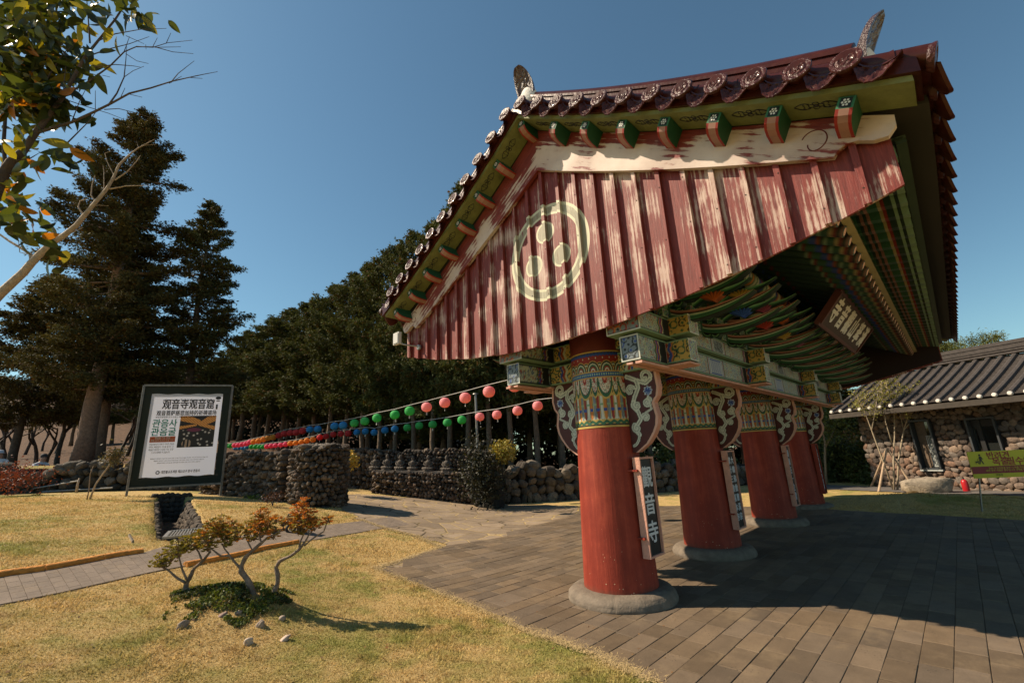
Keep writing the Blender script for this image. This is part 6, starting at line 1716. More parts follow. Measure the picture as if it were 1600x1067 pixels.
# dark thicket under and behind the rows, one mass
rng = np.random.default_rng(303); mb = MB()
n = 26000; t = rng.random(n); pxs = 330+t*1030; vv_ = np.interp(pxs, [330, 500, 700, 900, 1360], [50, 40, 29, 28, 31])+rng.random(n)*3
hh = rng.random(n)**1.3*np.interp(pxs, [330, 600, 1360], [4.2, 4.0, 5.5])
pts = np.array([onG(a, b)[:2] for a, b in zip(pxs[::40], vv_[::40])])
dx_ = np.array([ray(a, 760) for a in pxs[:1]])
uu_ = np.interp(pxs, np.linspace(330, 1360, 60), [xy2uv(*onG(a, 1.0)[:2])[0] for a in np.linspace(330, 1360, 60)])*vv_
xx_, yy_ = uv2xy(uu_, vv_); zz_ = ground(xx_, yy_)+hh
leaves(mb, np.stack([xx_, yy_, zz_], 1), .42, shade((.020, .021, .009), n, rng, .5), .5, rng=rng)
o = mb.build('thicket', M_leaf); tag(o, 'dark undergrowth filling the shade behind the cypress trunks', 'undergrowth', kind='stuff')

# --- bare orchard-like trees on the slope at the far left and hazy wood on the hill
def bare_tree(H, rng, col=(.10, .075, .06), spread=.55, depth=4, r0=.13, twigs=True):
    mb = MB()
    def grow(p, d, L, r, k):
        n = 4; pts = [p]; q = np.array(p, float); dd = np.array(d, float)
        for i in range(n): dd = dd+rng.normal(size=3)*.13; dd /= np.linalg.norm(dd); q = q+dd*L/n; pts.append(q.copy())
        mb.tube(pts, np.linspace(r, r*.6, n+1), 5 if k > 2 else 4, col, False)
        if k <= 0: return
        for j in range(rng.integers(2, 4)):
            nd = dd+rng.normal(size=3)*spread; nd[2] = abs(nd[2])*.6+.15; nd /= np.linalg.norm(nd); grow(q if j else pts[-2], nd, L*.72, r*.58, k-1)
    grow(np.array([0, 0, -.1]), np.array([.05, 0, 1.]), H*.36, r0, depth)
    return mb.mesh('branches', M_bark, True)
rng = np.random.default_rng(404)
bt = [bare_tree(5.5, rng, (.06, .045, .035)) for _ in range(3)]
spots = [(8, 26, 0), (24, 27, 1), (56, 30, 2), (73, 26, 0), (91, 25, 1), (36, 40, 2), (62, 44, 0), (4, 36, 1), (84, 40, 2), (182, 30, 0), (196, 34, 1), (-30, 30, 2)]
bare_lab = ['leafless tree between the left picture edge and the vested person, nearest of all', 'leafless tree just right of the person in the pale hat', 'leafless tree just left of the person in the white shirt', 'leafless tree right behind the person in the white shirt', 'leafless tree just left of the thick cedar trunks', 'distant leafless tree midway between the two seated people', 'distant leafless tree above the person in the white shirt', 'distant leafless tree above the person in the pale hat', 'distant leafless tree just left of the tallest cedar trunk', 'leafless tree between the cedar trunks and the poster frame', 'leafless tree close to the left post of the poster frame', 'leafless tree at the very left edge of the slope']
for i, (px, v, k) in enumerate(spots):
    b = onG(px, v, 722)
    t = plant_tree('bare_tree', [bt[k]], b, bare_lab[i], group='leafless trees on the slope', rz=rng.random()*6, sc=rng.uniform(.8, 1.15), parts=('branches',))
mb = MB(); n = 30000; rng = np.random.default_rng(5)
a = rng.uniform(-110, -35, n); vv_ = rng.uniform(70, 190, n); xx_, yy_ = uv2xy(a*vv_/110, vv_); zz_ = ground(xx_, yy_)+rng.random(n)*5
leaves(mb, np.stack([xx_, yy_, zz_], 1), 2.0, shade((.15, .115, .115), n, rng, .3), .5, rng=rng)
o = mb.build('far_wood', M_leaf); tag(o, 'greyish purple leafless wood on the distant hillside', 'wood', kind='stuff')
# brown leaf litter slope is ground: tint sheet
M_litter = mat('brown leaf litter', (.10, .052, .026), .95, noise=(1.2, .55, 8), bump=(8, .8, .05))
lit = [uv2xy(u, v) for u, v in ((-9.2, 14.8), (-60, 14.8), (-110, 60), (-460, 330), (-460, 420), (-60, 420), (-22, 60), (-10.5, 24))]
def big_sheet(poly, name, m, lift, step):
    xs = [p[0] for p in poly]; ys = [p[1] for p in poly]
    return sheet(poly, name, m, lift, step, .8)


# --- evergreen bushes and trees between the gate and the building, pines above the roof
def bush(rx, ry, rz, n, rng, col, size=.09, clumps=26, stems=True, holes=.0, lz=0.0, ratio=.5):
    mb, st = MB(), MB()
    cc_ = []
    for i in range(clumps):
        d = unit(rng.normal(size=(1, 3)))[0]; d[2] = abs(d[2])*1.0 if lz == 0 else d[2]; cc_.append(d*np.array([rx, ry, rz])*rng.uniform(.45, .95))
    cc_ = np.array(cc_); k = rng.integers(clumps, size=n); tone = rng.uniform(.6, 1.4, clumps)
    c = cc_[k]+rng.normal(size=(n, 3))*np.array([rx, ry, rz])*.17; c[:, 2] += lz
    leaves(mb, c, size, np.clip(shade(col, n, rng, .4)*tone[k][:, None], 0, 1), ratio, rng=rng)
    if stems:
        for i in range(clumps):
            e = cc_[i]+np.array([0, 0, lz]); st.tube([(0, 0, -.05), (e[0]*.25, e[1]*.25, e[2]*.45), tuple(e)], [.03*rx+.01, .02*rx+.006, .004], 5, (.14, .10, .07), False)
    return mb.mesh('foliage', M_small), st.mesh('stems', M_stem, True) if stems else None
rng = np.random.default_rng(606)
bs = [bush(1.1, 1.1, 1.9, 5200, rng, (.10, .115, .028), .13), bush(1.3, 1.0, 1.6, 5200, rng, (.075, .09, .022), .14), bush(.9, .9, 1.3, 4200, rng, (.17, .085, .025), .12)]
bl_ = [(1055, 19.5, 0, 1.0, 'dark'), (1010, 19.8, 1, .9, ''), (900, 18.8, 1, .7, ''), (1130, 21, 1, 1.0, ''), (1215, 21.5, 0, .9, ''), (1283, 20.5, 0, 1.05, ''), (1312, 19.4, 1, 1.0, ''), (1335, 20.5, 2, 1.3, ''), (1362, 18.5, 0, .95, ''), (1390, 17, 1, .75, '')]
bdesc = ['green shrub seen between the first and second pillars, right of centre', 'green shrub seen just right of the nearest pillar above the boulder wall', 'low green shrub just left of the nearest pillar above the boulder wall', 'green shrub seen between the second and third pillars', 'green shrub seen between the third and fourth pillars', 'leafy green bush just right of the farthest pillar', 'wide green bush between the farthest pillar and the staked tree', 'rusty orange bush under the far corner of the gate roof', 'green bush behind the staked tree', 'small green bush at the left corner of the stone building']
for (px, v, k, s, _), ds_ in zip(bl_, bdesc):
    b = onG(px, v, 745); plant_tree('bush', bs[k], b, ds_, 'bush', 'bushes behind the gate', rng.random()*6, s, ('foliage', 'stems'))
# tall evergreens further back closing the view under the far eave
for i, (px, v, h) in enumerate(((1215, 27, 6.0), (1270, 27, 5.6), (1320, 28, 5.2), (1368, 29, 4.6), (1400, 30, 4.2))):
    b = onG(px, v, 745); plant_tree('cypress_tree', variants[i % 4], b, '%s from the left of the short dark evergreens under the far eave' % ordn[i], group='short evergreens behind the farthest pillar', rz=rng.random()*6, sc=(1.5, 1.5, h/10))
def pine(H, rng):
    cr, tk = MB(), MB(); tk.tube([(0, 0, -.2), (.1, 0, H*.5), (.0, .1, H*.95)], [.22, .15, .04], 8, (.12, .08, .055))
    C_, K_ = [], []
    for i in range(60):
        t = .5+.5*rng.random(); a = rng.random()*6.28; r = 2.6*(1.15-t)**.6*rng.random()**.5
        c = np.array([r*math.cos(a), r*math.sin(a), t*H]); m = 130
        C_.append(c+rng.normal(size=(m, 3))*np.array([.32, .32, .18])); K_.append(np.tile(np.array([.105, .115, .028])*rng.uniform(.7, 1.3), (m, 1)))
        tk.tube([(0, 0, t*H-.5), tuple(c)], [.04, .01], 4, (.12, .08, .055), False)
    C_ = np.concatenate(C_); K_ = np.concatenate(K_); leaves(cr, C_, .26, K_, .16, .5, rng=rng)
    return cr.mesh('crown', M_leaf), tk.mesh('trunk', M_bark, True)
pm = pine(8.5, rng)
for px, py, v, ds_ in ((1518, 505, 27, 'pine with a rounded yellow-green top showing above the tiled roof ridge'), (1556, 524, 30, 'small pine top just right of the rounded pine above the roof ridge'), (1604, 512, 27, 'pine top at the right edge of the picture above the tiled roof')):
    b = onG(px, v, 745); h = topz(px, py, v)-b[2]; plant_tree('pine_tree', pm, b, ds_, group='pines behind the building', rz=px, sc=(.8, .8, h/9.0))

# --- staked young tree in front of the building
rng = np.random.default_rng(707)
sb_ = G(1397, 766); vT = xy2uv(*sb_[:2])[1]
stt = thing('young_tree', sb_, 'young tree with several pale stems and sparse leaves held by wooden stakes', 'tree')
mb = MB(); tips = []
for path in (((1397, 766), (1396, 720), (1398, 680), (1397, 640), (1402, 600)), ((1394, 765), (1378, 715), (1362, 672), (1350, 640), (1338, 618)), ((1400, 766), (1404, 720), (1412, 672), (1405, 640), (1418, 610)), ((1362, 672), (1368, 640), (1372, 610)), ((1412, 672), (1430, 650), (1446, 630)), ((1396, 700), (1384, 660), (1378, 620), (1376, 590)), ((1397, 640), (1388, 615), (1384, 595)), ((1412, 672), (1422, 640), (1426, 612))):
    p = np.array([P(x, y, vT+rng.normal()*.05*i) for i, (x, y) in enumerate(path)]); p[0] = p[0] if path[0][1] < 760 else sb_+np.array([rng.normal()*.03, rng.normal()*.03, -.05])
    mb.tube(p, np.linspace(.032 if path[0][1] > 760 else .018, .006, len(p)), 7, (.36, .29, .20)); tips += [p[-1], p[-2], (p[-1]+p[-2])/2]
for tp in list(tips):
    for k in range(4):
        e = tp+rng.normal(size=3)*np.array([.18, .18, .16]); mb.tube([tp, (tp+e)/2+rng.normal(size=3)*.02, e], [.006, .004, .002], 4, (.30, .24, .17), False); tips.append(e)
mb.build('stems', M_stem, stt, True)
mb = MB(); tips = np.array(tips); c = tips[rng.integers(len(tips), size=2800)]+rng.normal(size=(2800, 3))*.08
leaves(mb, c, .06, shade((.24, .22, .04), 2800, rng, .4), .5, rng=rng); mb.build('foliage', M_small, stt)
M_stake = mat('bare stake wood', (.46, .33, .22), .8, noise=(14, .3))
for a, b, ds_ in (((1372, 768), (1385, 702), 'front left pale wooden stake leaning on the young tree'), ((1432, 766), (1386, 700), 'right wooden stake leaning from the boulder to the young tree'), ((1360, 760), (1384, 704), 'rear left wooden stake leaning on the young tree')):
    g_ = G(*a); e = P(*b, vT); o = MB().tube([g_-[0, 0, .05], e], [.035, .03], 8).build('stake', M_stake); tag(o, ds_, 'stake', 'stakes of the young tree')
# thin bare tree by the far pillar
b = G(1291, 757); vv1 = xy2uv(*b[:2])[1]; mb = MB()
th_t = thing('young_tree', b, 'slender leafy sapling with a thin pale trunk just right of the farthest pillar', 'tree')
mb.tube([b-[0, 0, .05], P(1289, 715, vv1), P(1289, 690, vv1), P(1283, 665, vv1)], [.05, .045, .04, .02], 7, (.30, .22, .14)); mb.tube([P(1289, 700, vv1), P(1300, 680, vv1), P(1306, 665, vv1)], [.03, .02, .01], 6, (.30, .22, .14)); mb.build('stems', M_stem, th_t, True)
mb = MB(); cs = np.array([P(x, y, vv1) for x, y in ((1285, 665), (1300, 660), (1310, 670), (1290, 650), (1275, 672))]); c = cs[rng.integers(5, size=1500)]+rng.normal(size=(1500, 3))*.38
leaves(mb, c, .11, shade((.13, .15, .035), 1500, rng, .4), .5, rng=rng); mb.build('foliage', M_small, th_t)

# --- thin trees and topiary near the walls
def topiary(gpx, path, ball, rpx, n, col, label, v, cat='shrub', size=.05):
    b = G(*gpx) if v is None else onG(gpx[0], v, gpx[1]); vv0 = xy2uv(*b[:2])[1]
    t = thing('topiary_shrub', b, label, cat); mb = MB()
    pts = [b-[0, 0, .05]]+[P(x, y, vv0) for x, y in path]; mb.tube(pts, np.linspace(.04, .02, len(pts)), 7, (.22, .17, .12)); mb.build('stem', M_stem, t, True)
    c0 = P(*ball, vv0); R = rpx/690*vv0
    mb = MB(); rg = np.random.default_rng(int(ball[0])); d = unit(rg.normal(size=(n, 3)))*(rg.random((n, 1))**.45)*R*np.array([1.1, 1.1, .92]); d *= (1+.22*np.sin(d[:, :1]*14/R+2)*np.sin(d[:, 2:]*11/R))
    leaves(mb, c0+d, size, shade(col, n, rg, .45), .55, rng=rg); mb.build('foliage', M_small, t)
topiary((541, 768), [(541, 745), (540, 725)], (540, 720), 17, 1500, (.46, .34, .06), 'yellow clipped shrub just right of the round wall end', 15.0, size=.085)
topiary((768, 772), [(772, 750), (778, 728), (784, 712)], (785, 706), 20, 1500, (.30, .25, .05), 'yellow-green clipped shrub on a thin curved trunk in front of the dark wall', 15.0, size=.085)
# dark ivy on the wall stub
mb = MB(); rng = np.random.default_rng(88); n = 2600; ps = np.array([P(x, y, 14.7) for x, y in ((745, 705), (750, 730), (748, 755), (765, 740), (738, 740), (762, 762))]); c = ps[rng.integers(6, size=n)]+rng.normal(size=(n, 3))*.28
c[:, 2] = np.maximum(c[:, 2], ground(c[:, 0], c[:, 1])+.03)
leaves(mb, c, .09, shade((.022, .024, .010), n, rng, .4), .6, rng=rng); o = mb.build('ivy', M_small); tag(o, 'dark ivy hanging over the stone wall stub behind the clipped shrub', 'ivy', kind='stuff')
# sticks and young plants by the left wall
def stick(px, r, col, name, label, cat, group=None, lift=0.0, leafball=None):
    b = G(*px[0]); v0 = xy2uv(*b[:2])[1]; pts = [b-[0, 0, .03]]+[P(x, y, v0) for x, y in px[1:]]
    o = MB().tube(pts, np.linspace(r, r*.6, len(pts)), 7, col).build(name, M_stem, smooth=True); tag(o, label, cat, group); return o, v0
stick([(119, 770), (121, 758), (124, 747)], .035, (.42, .32, .22), 'stump_post', 'short broken wooden post standing in the grass by the left wall', 'post')
t_, v0 = stick([(140, 780), (149, 757), (163, 737), (172, 725), (177, 718)], .022, (.40, .30, .21), 'sapling', 'thin leaning sapling with a dark ball of leaves left of the poster frame', 'sapling')
mb = MB(); c0 = P(179, 713, v0); c = c0+R4.normal(size=(500, 3))*.12; leaves(mb, c, .075, shade((.10, .085, .045), 500), .5); mb.build('foliage', M_small, t_)
stick([(136, 780), (139, 765), (141, 740), (146, 728)], .014, (.26, .18, .12), 'sapling', 'bare thin sapling shoot rising from the same spot as the leafy one', 'sapling')
for a, b, ds_ in (((14, 771), (124, 751), 'upper long grey pole leaning along the foot of the left wall'), ((66, 770), (176, 762), 'lower long grey pole lying along the foot of the left wall')):
    g0, g1 = G(*a), P(*b, xy2uv(*G(a[0], a[1])[:2])[1]+.3); o = MB().tube([g0+[0, 0, .03], g1], .024, 8).build('pole', M_metal); tag(o, ds_, 'pole', 'grey poles by the left wall')
rng = np.random.default_rng(15); mb = MB(); n = 1500; c = np.array([P(x, y, 12.4) for x, y in ((10, 745), (25, 738), (38, 750), (2, 757))])[rng.integers(4, size=n)]+rng.normal(size=(n, 3))*np.array([.3, .1, .16])
leaves(mb, c, .06, shade((.20, .05, .03), n, rng, .4), .5, rng=rng); o = mb.build('red_creeper', M_small); tag(o, 'reddish creeper on the left end of the dark retaining wall', 'creeper', kind='stuff')
# people resting on the slope
M_skin = mat('skin', (.42, .25, .18), .6); M_cloth = mat('light clothing', (.50, .52, .56), .8); M_dcl = mat('dark clothing', (.03, .03, .035), .8)
def person(px, py, v, lean, label, shirt, hat):
    'py = pixel row of the top of the head; seated figure'
    h = P(px, py, v); k = 1.0; base = np.array([h[0], h[1], h[2]-1.28])
    t = thing('person', base, label, 'person', 'people on the wooded slope')
    me = bpy.data.meshes.new('body')
    V = [(0, 0, .50), (0, -.02, .72), (lean*.1, -.03, .95), (lean*.12, -.02, 1.04), (lean*.14, -.05, 1.14), (lean*.14, -.06, 1.24),
         (.19, -.03, .93), (.25, -.14, .70), (.10, -.34, .62), (-.15, -.03, .93), (-.23, -.16, .70), (-.05, -.34, .62), (.11, -.40, .52), (.12, -.46, .08), (.12, -.58, .03), (-.11, -.40, .52), (-.12, -.46, .08), (-.12, -.58, .03)]
    E = [(0, 1), (1, 2), (2, 3), (3, 4), (4, 5), (2, 6), (6, 7), (7, 8), (2, 9), (9, 10), (10, 11), (0, 12), (12, 13), (13, 14), (0, 15), (15, 16), (16, 17)]
    R = [.15, .15, .15, .055, .095, .085, .065, .045, .035, .065, .045, .035, .085, .05, .04, .085, .05, .04]
    me.from_pydata(V, E, []); o = bpy.data.objects.new('body', me); COL.objects.link(o)
    md = o.modifiers.new('skin', 'SKIN'); sb2 = o.modifiers.new('sub', 'SUBSURF'); sb2.levels = 2; sb2.render_levels = 2
    for q, r in zip(me.skin_vertices[0].data, R): q.radius = (r, r)
    me.skin_vertices[0].data[0].use_root = True
    bpy.context.view_layer.update(); dg = bpy.context.evaluated_depsgraph_get(); m2 = bpy.data.meshes.new_from_object(o.evaluated_get(dg)); bpy.data.objects.remove(o)
    m2.materials.clear()
    for m_ in (shirt, M_skin, M_dcl): m2.materials.append(m_)
    for p in m2.polygons:
        z = p.center.z; p.use_smooth = True
        p.material_index = 1 if z > 1.02 or (p.center.y < -.24 and z > .56 and z < .72) else (2 if z < .56 else 0)
    o = bpy.data.objects.new('body', m2); COL.objects.link(o); o.parent = t; t.rotation_euler = (0, 0, math.atan2(-h[1], -h[0])+math.pi/2+lean)
    hm = MB()
    if hat: hm.lathe([(.15, 1.24), (.10, 1.26), (.095, 1.33), (.06, 1.36), (.001, 1.365)], 16, (lean*.14, -.055, 0)); hm.lathe([(.15, 1.24), (.001, 1.25)], 16, (lean*.14, -.055, 0))
    else: hm.lathe([(.098, 1.20), (.104, 1.27), (.07, 1.33), (.001, 1.345)], 16, (lean*.14, -.045, 0))
    ho = bpy.data.objects.new('hat' if hat else 'hair', hm.mesh('h', M_cloth if hat else M_dcl, True)); COL.objects.link(ho); ho.parent = t
    if hat is False:
        vs = MB(); vs.tube([(0, -.03, .62), (0, -.035, .80), (lean*.1, -.035, .93)], [.165, .17, .12], 14); vo = bpy.data.objects.new('vest', vs.mesh('v', M_dcl, True)); COL.objects.link(vo); vo.parent = t
person(66, 711, 17.5, .3, 'seated person in a white shirt and dark vest on the slope behind the left wall', M_cloth, False)
person(5, 706, 17.2, -.4, 'seated person in pale clothes and a pale hat at the far left edge', M_cloth, True)

# --- lanterns on two cords, lamp pole
def lantern_mesh(col, hx):
    m = mat('paper lantern '+hx, col, .7, transl=.35); mb = MB()
    t = np.linspace(0, math.pi, 53); r = .165*np.sin(t)**.8*(1+.035*np.cos(t*26)); z = -.15*np.cos(t)
    mb.lathe(np.stack([np.maximum(r, .03), z], 1), 20); body = mb.mesh('paper_body', m, True)
    cp = MB(); cp.lathe([(.001, .160), (.012, .158), (.05, .152), (.052, .138), (.001, .136)], 12)
    tg = MB(); tg.box((0, 0, -.20), (.045, .002, .10))
    return body, cp.mesh('cap', M_metal), tg.mesh('paper_tag', M_tagp)
M_tagp = mat('white paper tag', (.6, .58, .52), .8)
LC = {'pink': (.95, .40, .44), 'green': (.06, .52, .13), 'blue': (.04, .30, .70), 'red': (.70, .05, .05), 'orange': (.85, .36, .04), 'rose': (.88, .14, .30)}
LM = {k: lantern_mesh(v, k) for k, v in LC.items()}
S1 = [('pink', 804, 603), ('pink', 764, 612), ('pink', 727, 621.5), ('pink', 695, 629), ('pink', 666.5, 636), ('green', 640, 642), ('green', 617, 648), ('green', 589, 653), ('green', 570, 658), ('green', 553.6, 661), ('blue', 536, 664.6), ('blue', 522.6, 665.7), ('blue', 496.5, 670.4), ('blue', 484, 671), ('red', 473, 673), ('red', 463, 675.4), ('red', 454, 676), ('red', 444, 677.6), ('red', 435.6, 680.3), ('orange', 426.6, 683.2), ('orange', 418.7, 684.4), ('orange', 411.5, 686.4), ('orange', 403.9, 688.6), ('orange', 396.2, 690), ('rose', 390, 691), ('rose', 384.3, 693.1), ('rose', 378.2, 694.2), ('rose', 372.2, 695.1), ('rose', 366.5, 695.6), ('green', 360.2, 696.5), ('green', 354.6, 696.5), ('green', 349, 696.7)]
S2_ = [('pink', 840, 634), ('pink', 808.5, 641.6), ('pink', 776.5, 648), ('pink', 749.5, 651.3), ('green', 721.7, 656), ('green', 699, 660), ('green', 676, 663), ('green', 655, 665), ('green', 636.4, 668), ('blue', 617, 670), ('blue', 601.5, 672), ('blue', 585, 675.5), ('blue', 571, 674), ('blue', 557.7, 675.4), ('red', 544, 677), ('red', 532.7, 677.6), ('red', 520.8, 678.7), ('red', 509.5, 681.6), ('red', 499.6, 683.2), ('orange', 489, 686.8), ('orange', 479.4, 688.2), ('orange', 470.9, 690.4), ('orange', 461.9, 692), ('orange', 453.5, 692.7), ('rose', 446.1, 694), ('rose', 438.5, 695), ('rose', 430.4, 695.8), ('rose', 423.7, 696.3), ('rose', 416.9, 697.4), ('green', 410.8, 698), ('green', 405.2, 698), ('green', 398.9, 698), ('green', 392.8, 698), ('blue', 385, 699.4), ('blue', 379.4, 699.9), ('blue', 373.7, 699.9), ('blue', 368, 700.5)]
M_cord = mat('white cord', (.55, .53, .50), .8)
for S_, f, nm, start, end in ((S1, lambda x: 1/(.0877-1.25e-4*(804-x)), 'upper', (842, 593), (335, 692)), (S2_, lambda x: 1/(.0702-9e-5*(840-x)), 'lower', (905, 617), (345, 697))):
    cord = []; cnt = {}
    for col, x, y in S_:
        v = f(x); c = P(x, y, v); cnt[col] = cnt.get(col, 0)+1; tot = sum(1 for q in S_ if q[0] == col)
        cn = 'deep rose' if col == 'rose' else col
        t = thing('paper_lantern', c, '%s %s paper lantern from the gate on the %s cord' % (ordn[cnt[col]-1], cn, nm), 'lantern', 'paper lanterns on cords')
        t.rotation_euler = (R4.normal()*.06, R4.normal()*.06, R4.random()*6)
        for n_, me in zip(('paper_body', 'cap', 'paper_tag'), LM[col]): o = bpy.data.objects.new(n_, me); COL.objects.link(o); o.parent = t
        cord.append(c+[0, 0, .20])
    cord = [P(*start, f(start[0]))]+cord+[P(*end, f(end[0]))]
    o = MB().tube(cord, .010, 5).build('lantern_cord', M_cord); tag(o, 'white cord carrying the %s row of paper lanterns' % nm, 'cord', 'lantern cords')
b = onG(747, 16.9, 700); lp = thing('lamp_pole', b, 'slim grey pole rising behind the stone wall among the pink lanterns', 'pole')
MB().tube([b, P(743, 616, 16.9)], [.055, .045], 10).build('pole', M_metal, lp, 40)
tp = P(743, 616, 16.9); MB().lathe([(.001, .05), (.10, .03), (.12, 0), (.001, -.01)], 12, tp).build('lamp_head', M_metal, lp, 40)

# --- twisted shrub in front, its mound and stones
rng = np.random.default_rng(909)
bm_ = MOUND; vS0 = xy2uv(*bm_[:2])[1]
def Z2(zx, zy, dv=0.0): return P(220+zx/3.953, 760+zy/3.953, vS0+dv)
sh = thing('twisted_shrub', bm_, 'twisted shrub with bare stems and rusty orange leaf tufts on the mound in the lawn', 'shrub')
gb = lambda zx, zy: G(220+zx/3.953, 760+zy/3.953)
stems = [([(455, 715), (400, 690), (330, 655), (280, 630), (278, 600), (300, 560), (330, 510), (380, 460), (430, 400)], .030, .012, .05, 1), ([(275, 592), (215, 560), (160, 515), (125, 492)], .013, .007, .0, 0), ([(285, 575), (268, 510), (250, 465), (232, 420)], .011, .006, .0, 0),
         ([(380, 460), (350, 400), (330, 370)], .010, .005, .0, 0), ([(715, 760), (705, 700), (680, 630), (655, 570), (625, 525), (618, 490), (640, 440), (690, 395), (745, 350), (785, 312)], .034, .012, -.03, 1), ([(612, 500), (590, 465), (555, 430), (490, 425), (440, 390), (410, 372)], .012, .006, -.02, 0),
         ([(555, 430), (520, 385), (500, 350)], .008, .005, -.02, 0), ([(790, 700), (825, 650), (848, 600), (842, 540), (828, 495), (870, 460), (920, 430), (980, 392), (1010, 345)], .028, .013, .10, 1), ([(975, 392), (985, 340), (1010, 285)], .011, .006, .10, 0), ([(1010, 350), (1035, 310), (1055, 275)], .010, .006, .10, 0),
         ([(1010, 365), (1060, 320), (1130, 280), (1150, 235), (1160, 212)], .009, .005, .10, 0), ([(745, 350), (730, 300), (740, 260)], .009, .005, -.03, 0), ([(690, 395), (660, 330), (640, 300)], .008, .004, -.03, 0), ([(785, 312), (830, 290), (880, 255)], .008, .004, -.03, 0)]
mb = MB()
for pts, r0, r1, dv, main in stems:
    p = np.array([Z2(x, y, dv) for x, y in pts]); p[1:-1] += rng.normal(size=p[1:-1].shape)*.006
    if main: g0 = p[0].copy(); g0[2] = Gz(g0[0], g0[1])-.06; p = np.vstack([g0, p]) if g0[2] < p[0][2] else p
    t0 = np.linspace(0, 1, len(p)); t1 = np.linspace(0, 1, len(p)*3); pp_ = np.stack([np.interp(t1, t0, p[:, k]) for k in range(3)], 1)
    rr = np.linspace(r0, r1, len(pp_))*(1+.10*np.sin(t1*31)); k = rng.uniform(.7, 1.2, len(pp_))
    mb.tube(pp_, rr, 9, np.stack([.23*k, .165*k, .12*k], 1))
cl = [(120, 455, 55, -.0), (190, 420, 60, .05), (235, 385, 70, -.05), (290, 350, 62, .0), (150, 480, 35, 0), (355, 330, 70, .05), (420, 300, 85, -.05), (480, 245, 80, .0), (540, 270, 75, .06), (600, 290, 62, -.04), (420, 360, 50, 0), (525, 330, 50, 0), (660, 250, 45, .0), (700, 290, 55, .0), (745, 180, 60, .05), (725, 225, 60, -.05), (780, 250, 55, .0), (820, 290, 45, .0), (835, 205, 34, .0), (890, 215, 34, .1), (1000, 100, 42, .1), (985, 150, 60, .12), (1030, 190, 66, .08), (950, 210, 50, .1), (1000, 240, 65, .1), (1075, 235, 50, .1), (1165, 200, 32, .1), (975, 270, 35, .1)]
LV = []; LK = []
for x, y, r, dv in cl:
    c0 = Z2(x, y, dv); R = r/3.953/690*vS0*1.02; m = int(62*(r/30)**2)
    tw = unit(rng.normal(size=(14, 3))+[0, 0, .5])*R*.9
    for t_ in tw: mb.tube([c0-[0, 0, R*.7], c0+t_*.4-[0, 0, R*.2], c0+t_], [.004, .003, .0015], 4, (.20, .13, .08), False)
    # leaves in whorls at twig ends
    nw = int(m/5); d = unit(rng.normal(size=(nw, 3)))*(rng.random((nw, 1))**.4)*R*np.array([1, 1, .8]); w = c0+d
    red = np.clip((560-y*2.2+x*.15)/400+rng.normal(size=nw)*.45, 0, 1)
    for k in range(8):
        a = rng.random(nw)*6.28; e = np.stack([np.cos(a), np.sin(a), rng.uniform(.1, .9, nw)], 1)
        LV.append(w+unit(e)*.012); cc_ = np.array([.27, .23, .04])[None]*(1-red[:, None])+np.array([.62, .20, .03])[None]*red[:, None]
        LK.append(np.concatenate([unit(e), np.clip(cc_*rng.uniform(.6, 1.35, (nw, 1)), 0, 1)], 1))
mb.build('stems', M_stem, sh, True)
LV = np.concatenate(LV); LK = np.concatenate(LK); d = LK[:, :3]; b = unit(np.cross(d, rng.normal(size=d.shape))); s = rng.uniform(.019, .035, len(d))[:, None]
mb = MB(); V, F, CC = quads(LV, d*s*.62, b*s*.26, LK[:, 3:]); mb.add(V, F, CC); mb.build('foliage', M_small, sh)
# ivy-like ground cover on the mound
n = 9000; th = rng.random(n)*6.28; r = np.sqrt(rng.random(n))
cu_, cv_ = xy2uv(*bm_[:2]); uu_ = cu_+r*np.cos(th)*(.62+.15*np.sin(th*3)); vv_ = cv_+r*np.sin(th)*.55-.10
xx_, yy_ = uv2xy(uu_, vv_); zz_ = ground(xx_, yy_)+rng.random(n)*.06*(1.1-r)+.008
fp = fbm(xx_*5, yy_*5, 3, 77); keep = (fp > .40+.25*r-.12)
c = np.stack([xx_, yy_, zz_], 1)[keep]; gcol = shade((.10, .125, .022), len(c), rng, .5); dk = fbm(c[:, 0]*7, c[:, 1]*7, 2, 5) > .56; gcol[dk] *= .45
mb = MB(); leaves(mb, c, .026, gcol, .8, .8, rng=rng); o = mb.build('ground_cover', M_small); tag(o, 'low green clover and ivy around the foot of the twisted shrub', 'ground cover', kind='stuff')
RK = [((388, 1006), (.038, .024, .034), (.50, .40, .31), 'pale pointed stone just below the green ground cover, in the middle'), ((445, 1000), (.045, .024, .022), (.55, .42, .33), 'pale flat stone just below the ground cover, right of the pointed stone'), ((285, 980), (.05, .02, .035), (.24, .19, .15), 'grey leaning stone at the left edge of the ground cover'), ((407, 978), (.035, .03, .035), (.33, .26, .2), 'small brown stone in the ground cover under the middle stem'), ((372, 958), (.03, .025, .02), (.28, .21, .17), 'brown stone at the foot of the stems'), ((348, 962), (.035, .025, .02), (.26, .18, .15), 'flat reddish stone left of the middle stem'), ((441, 968), (.03, .03, .025), (.3, .24, .19), 'small stone at the right of the ground cover')]
for q, sz, colr, ds_ in RK:
    p = G(*q); mb = MB(); stone(mb, (p[0], p[1], p[2]+sz[2]*.35), sz, rng, colr, None, 3, .3); o = mb.build('stone', M_rub, smooth=45); tag(o, ds_, 'stone', 'stones by the mound')

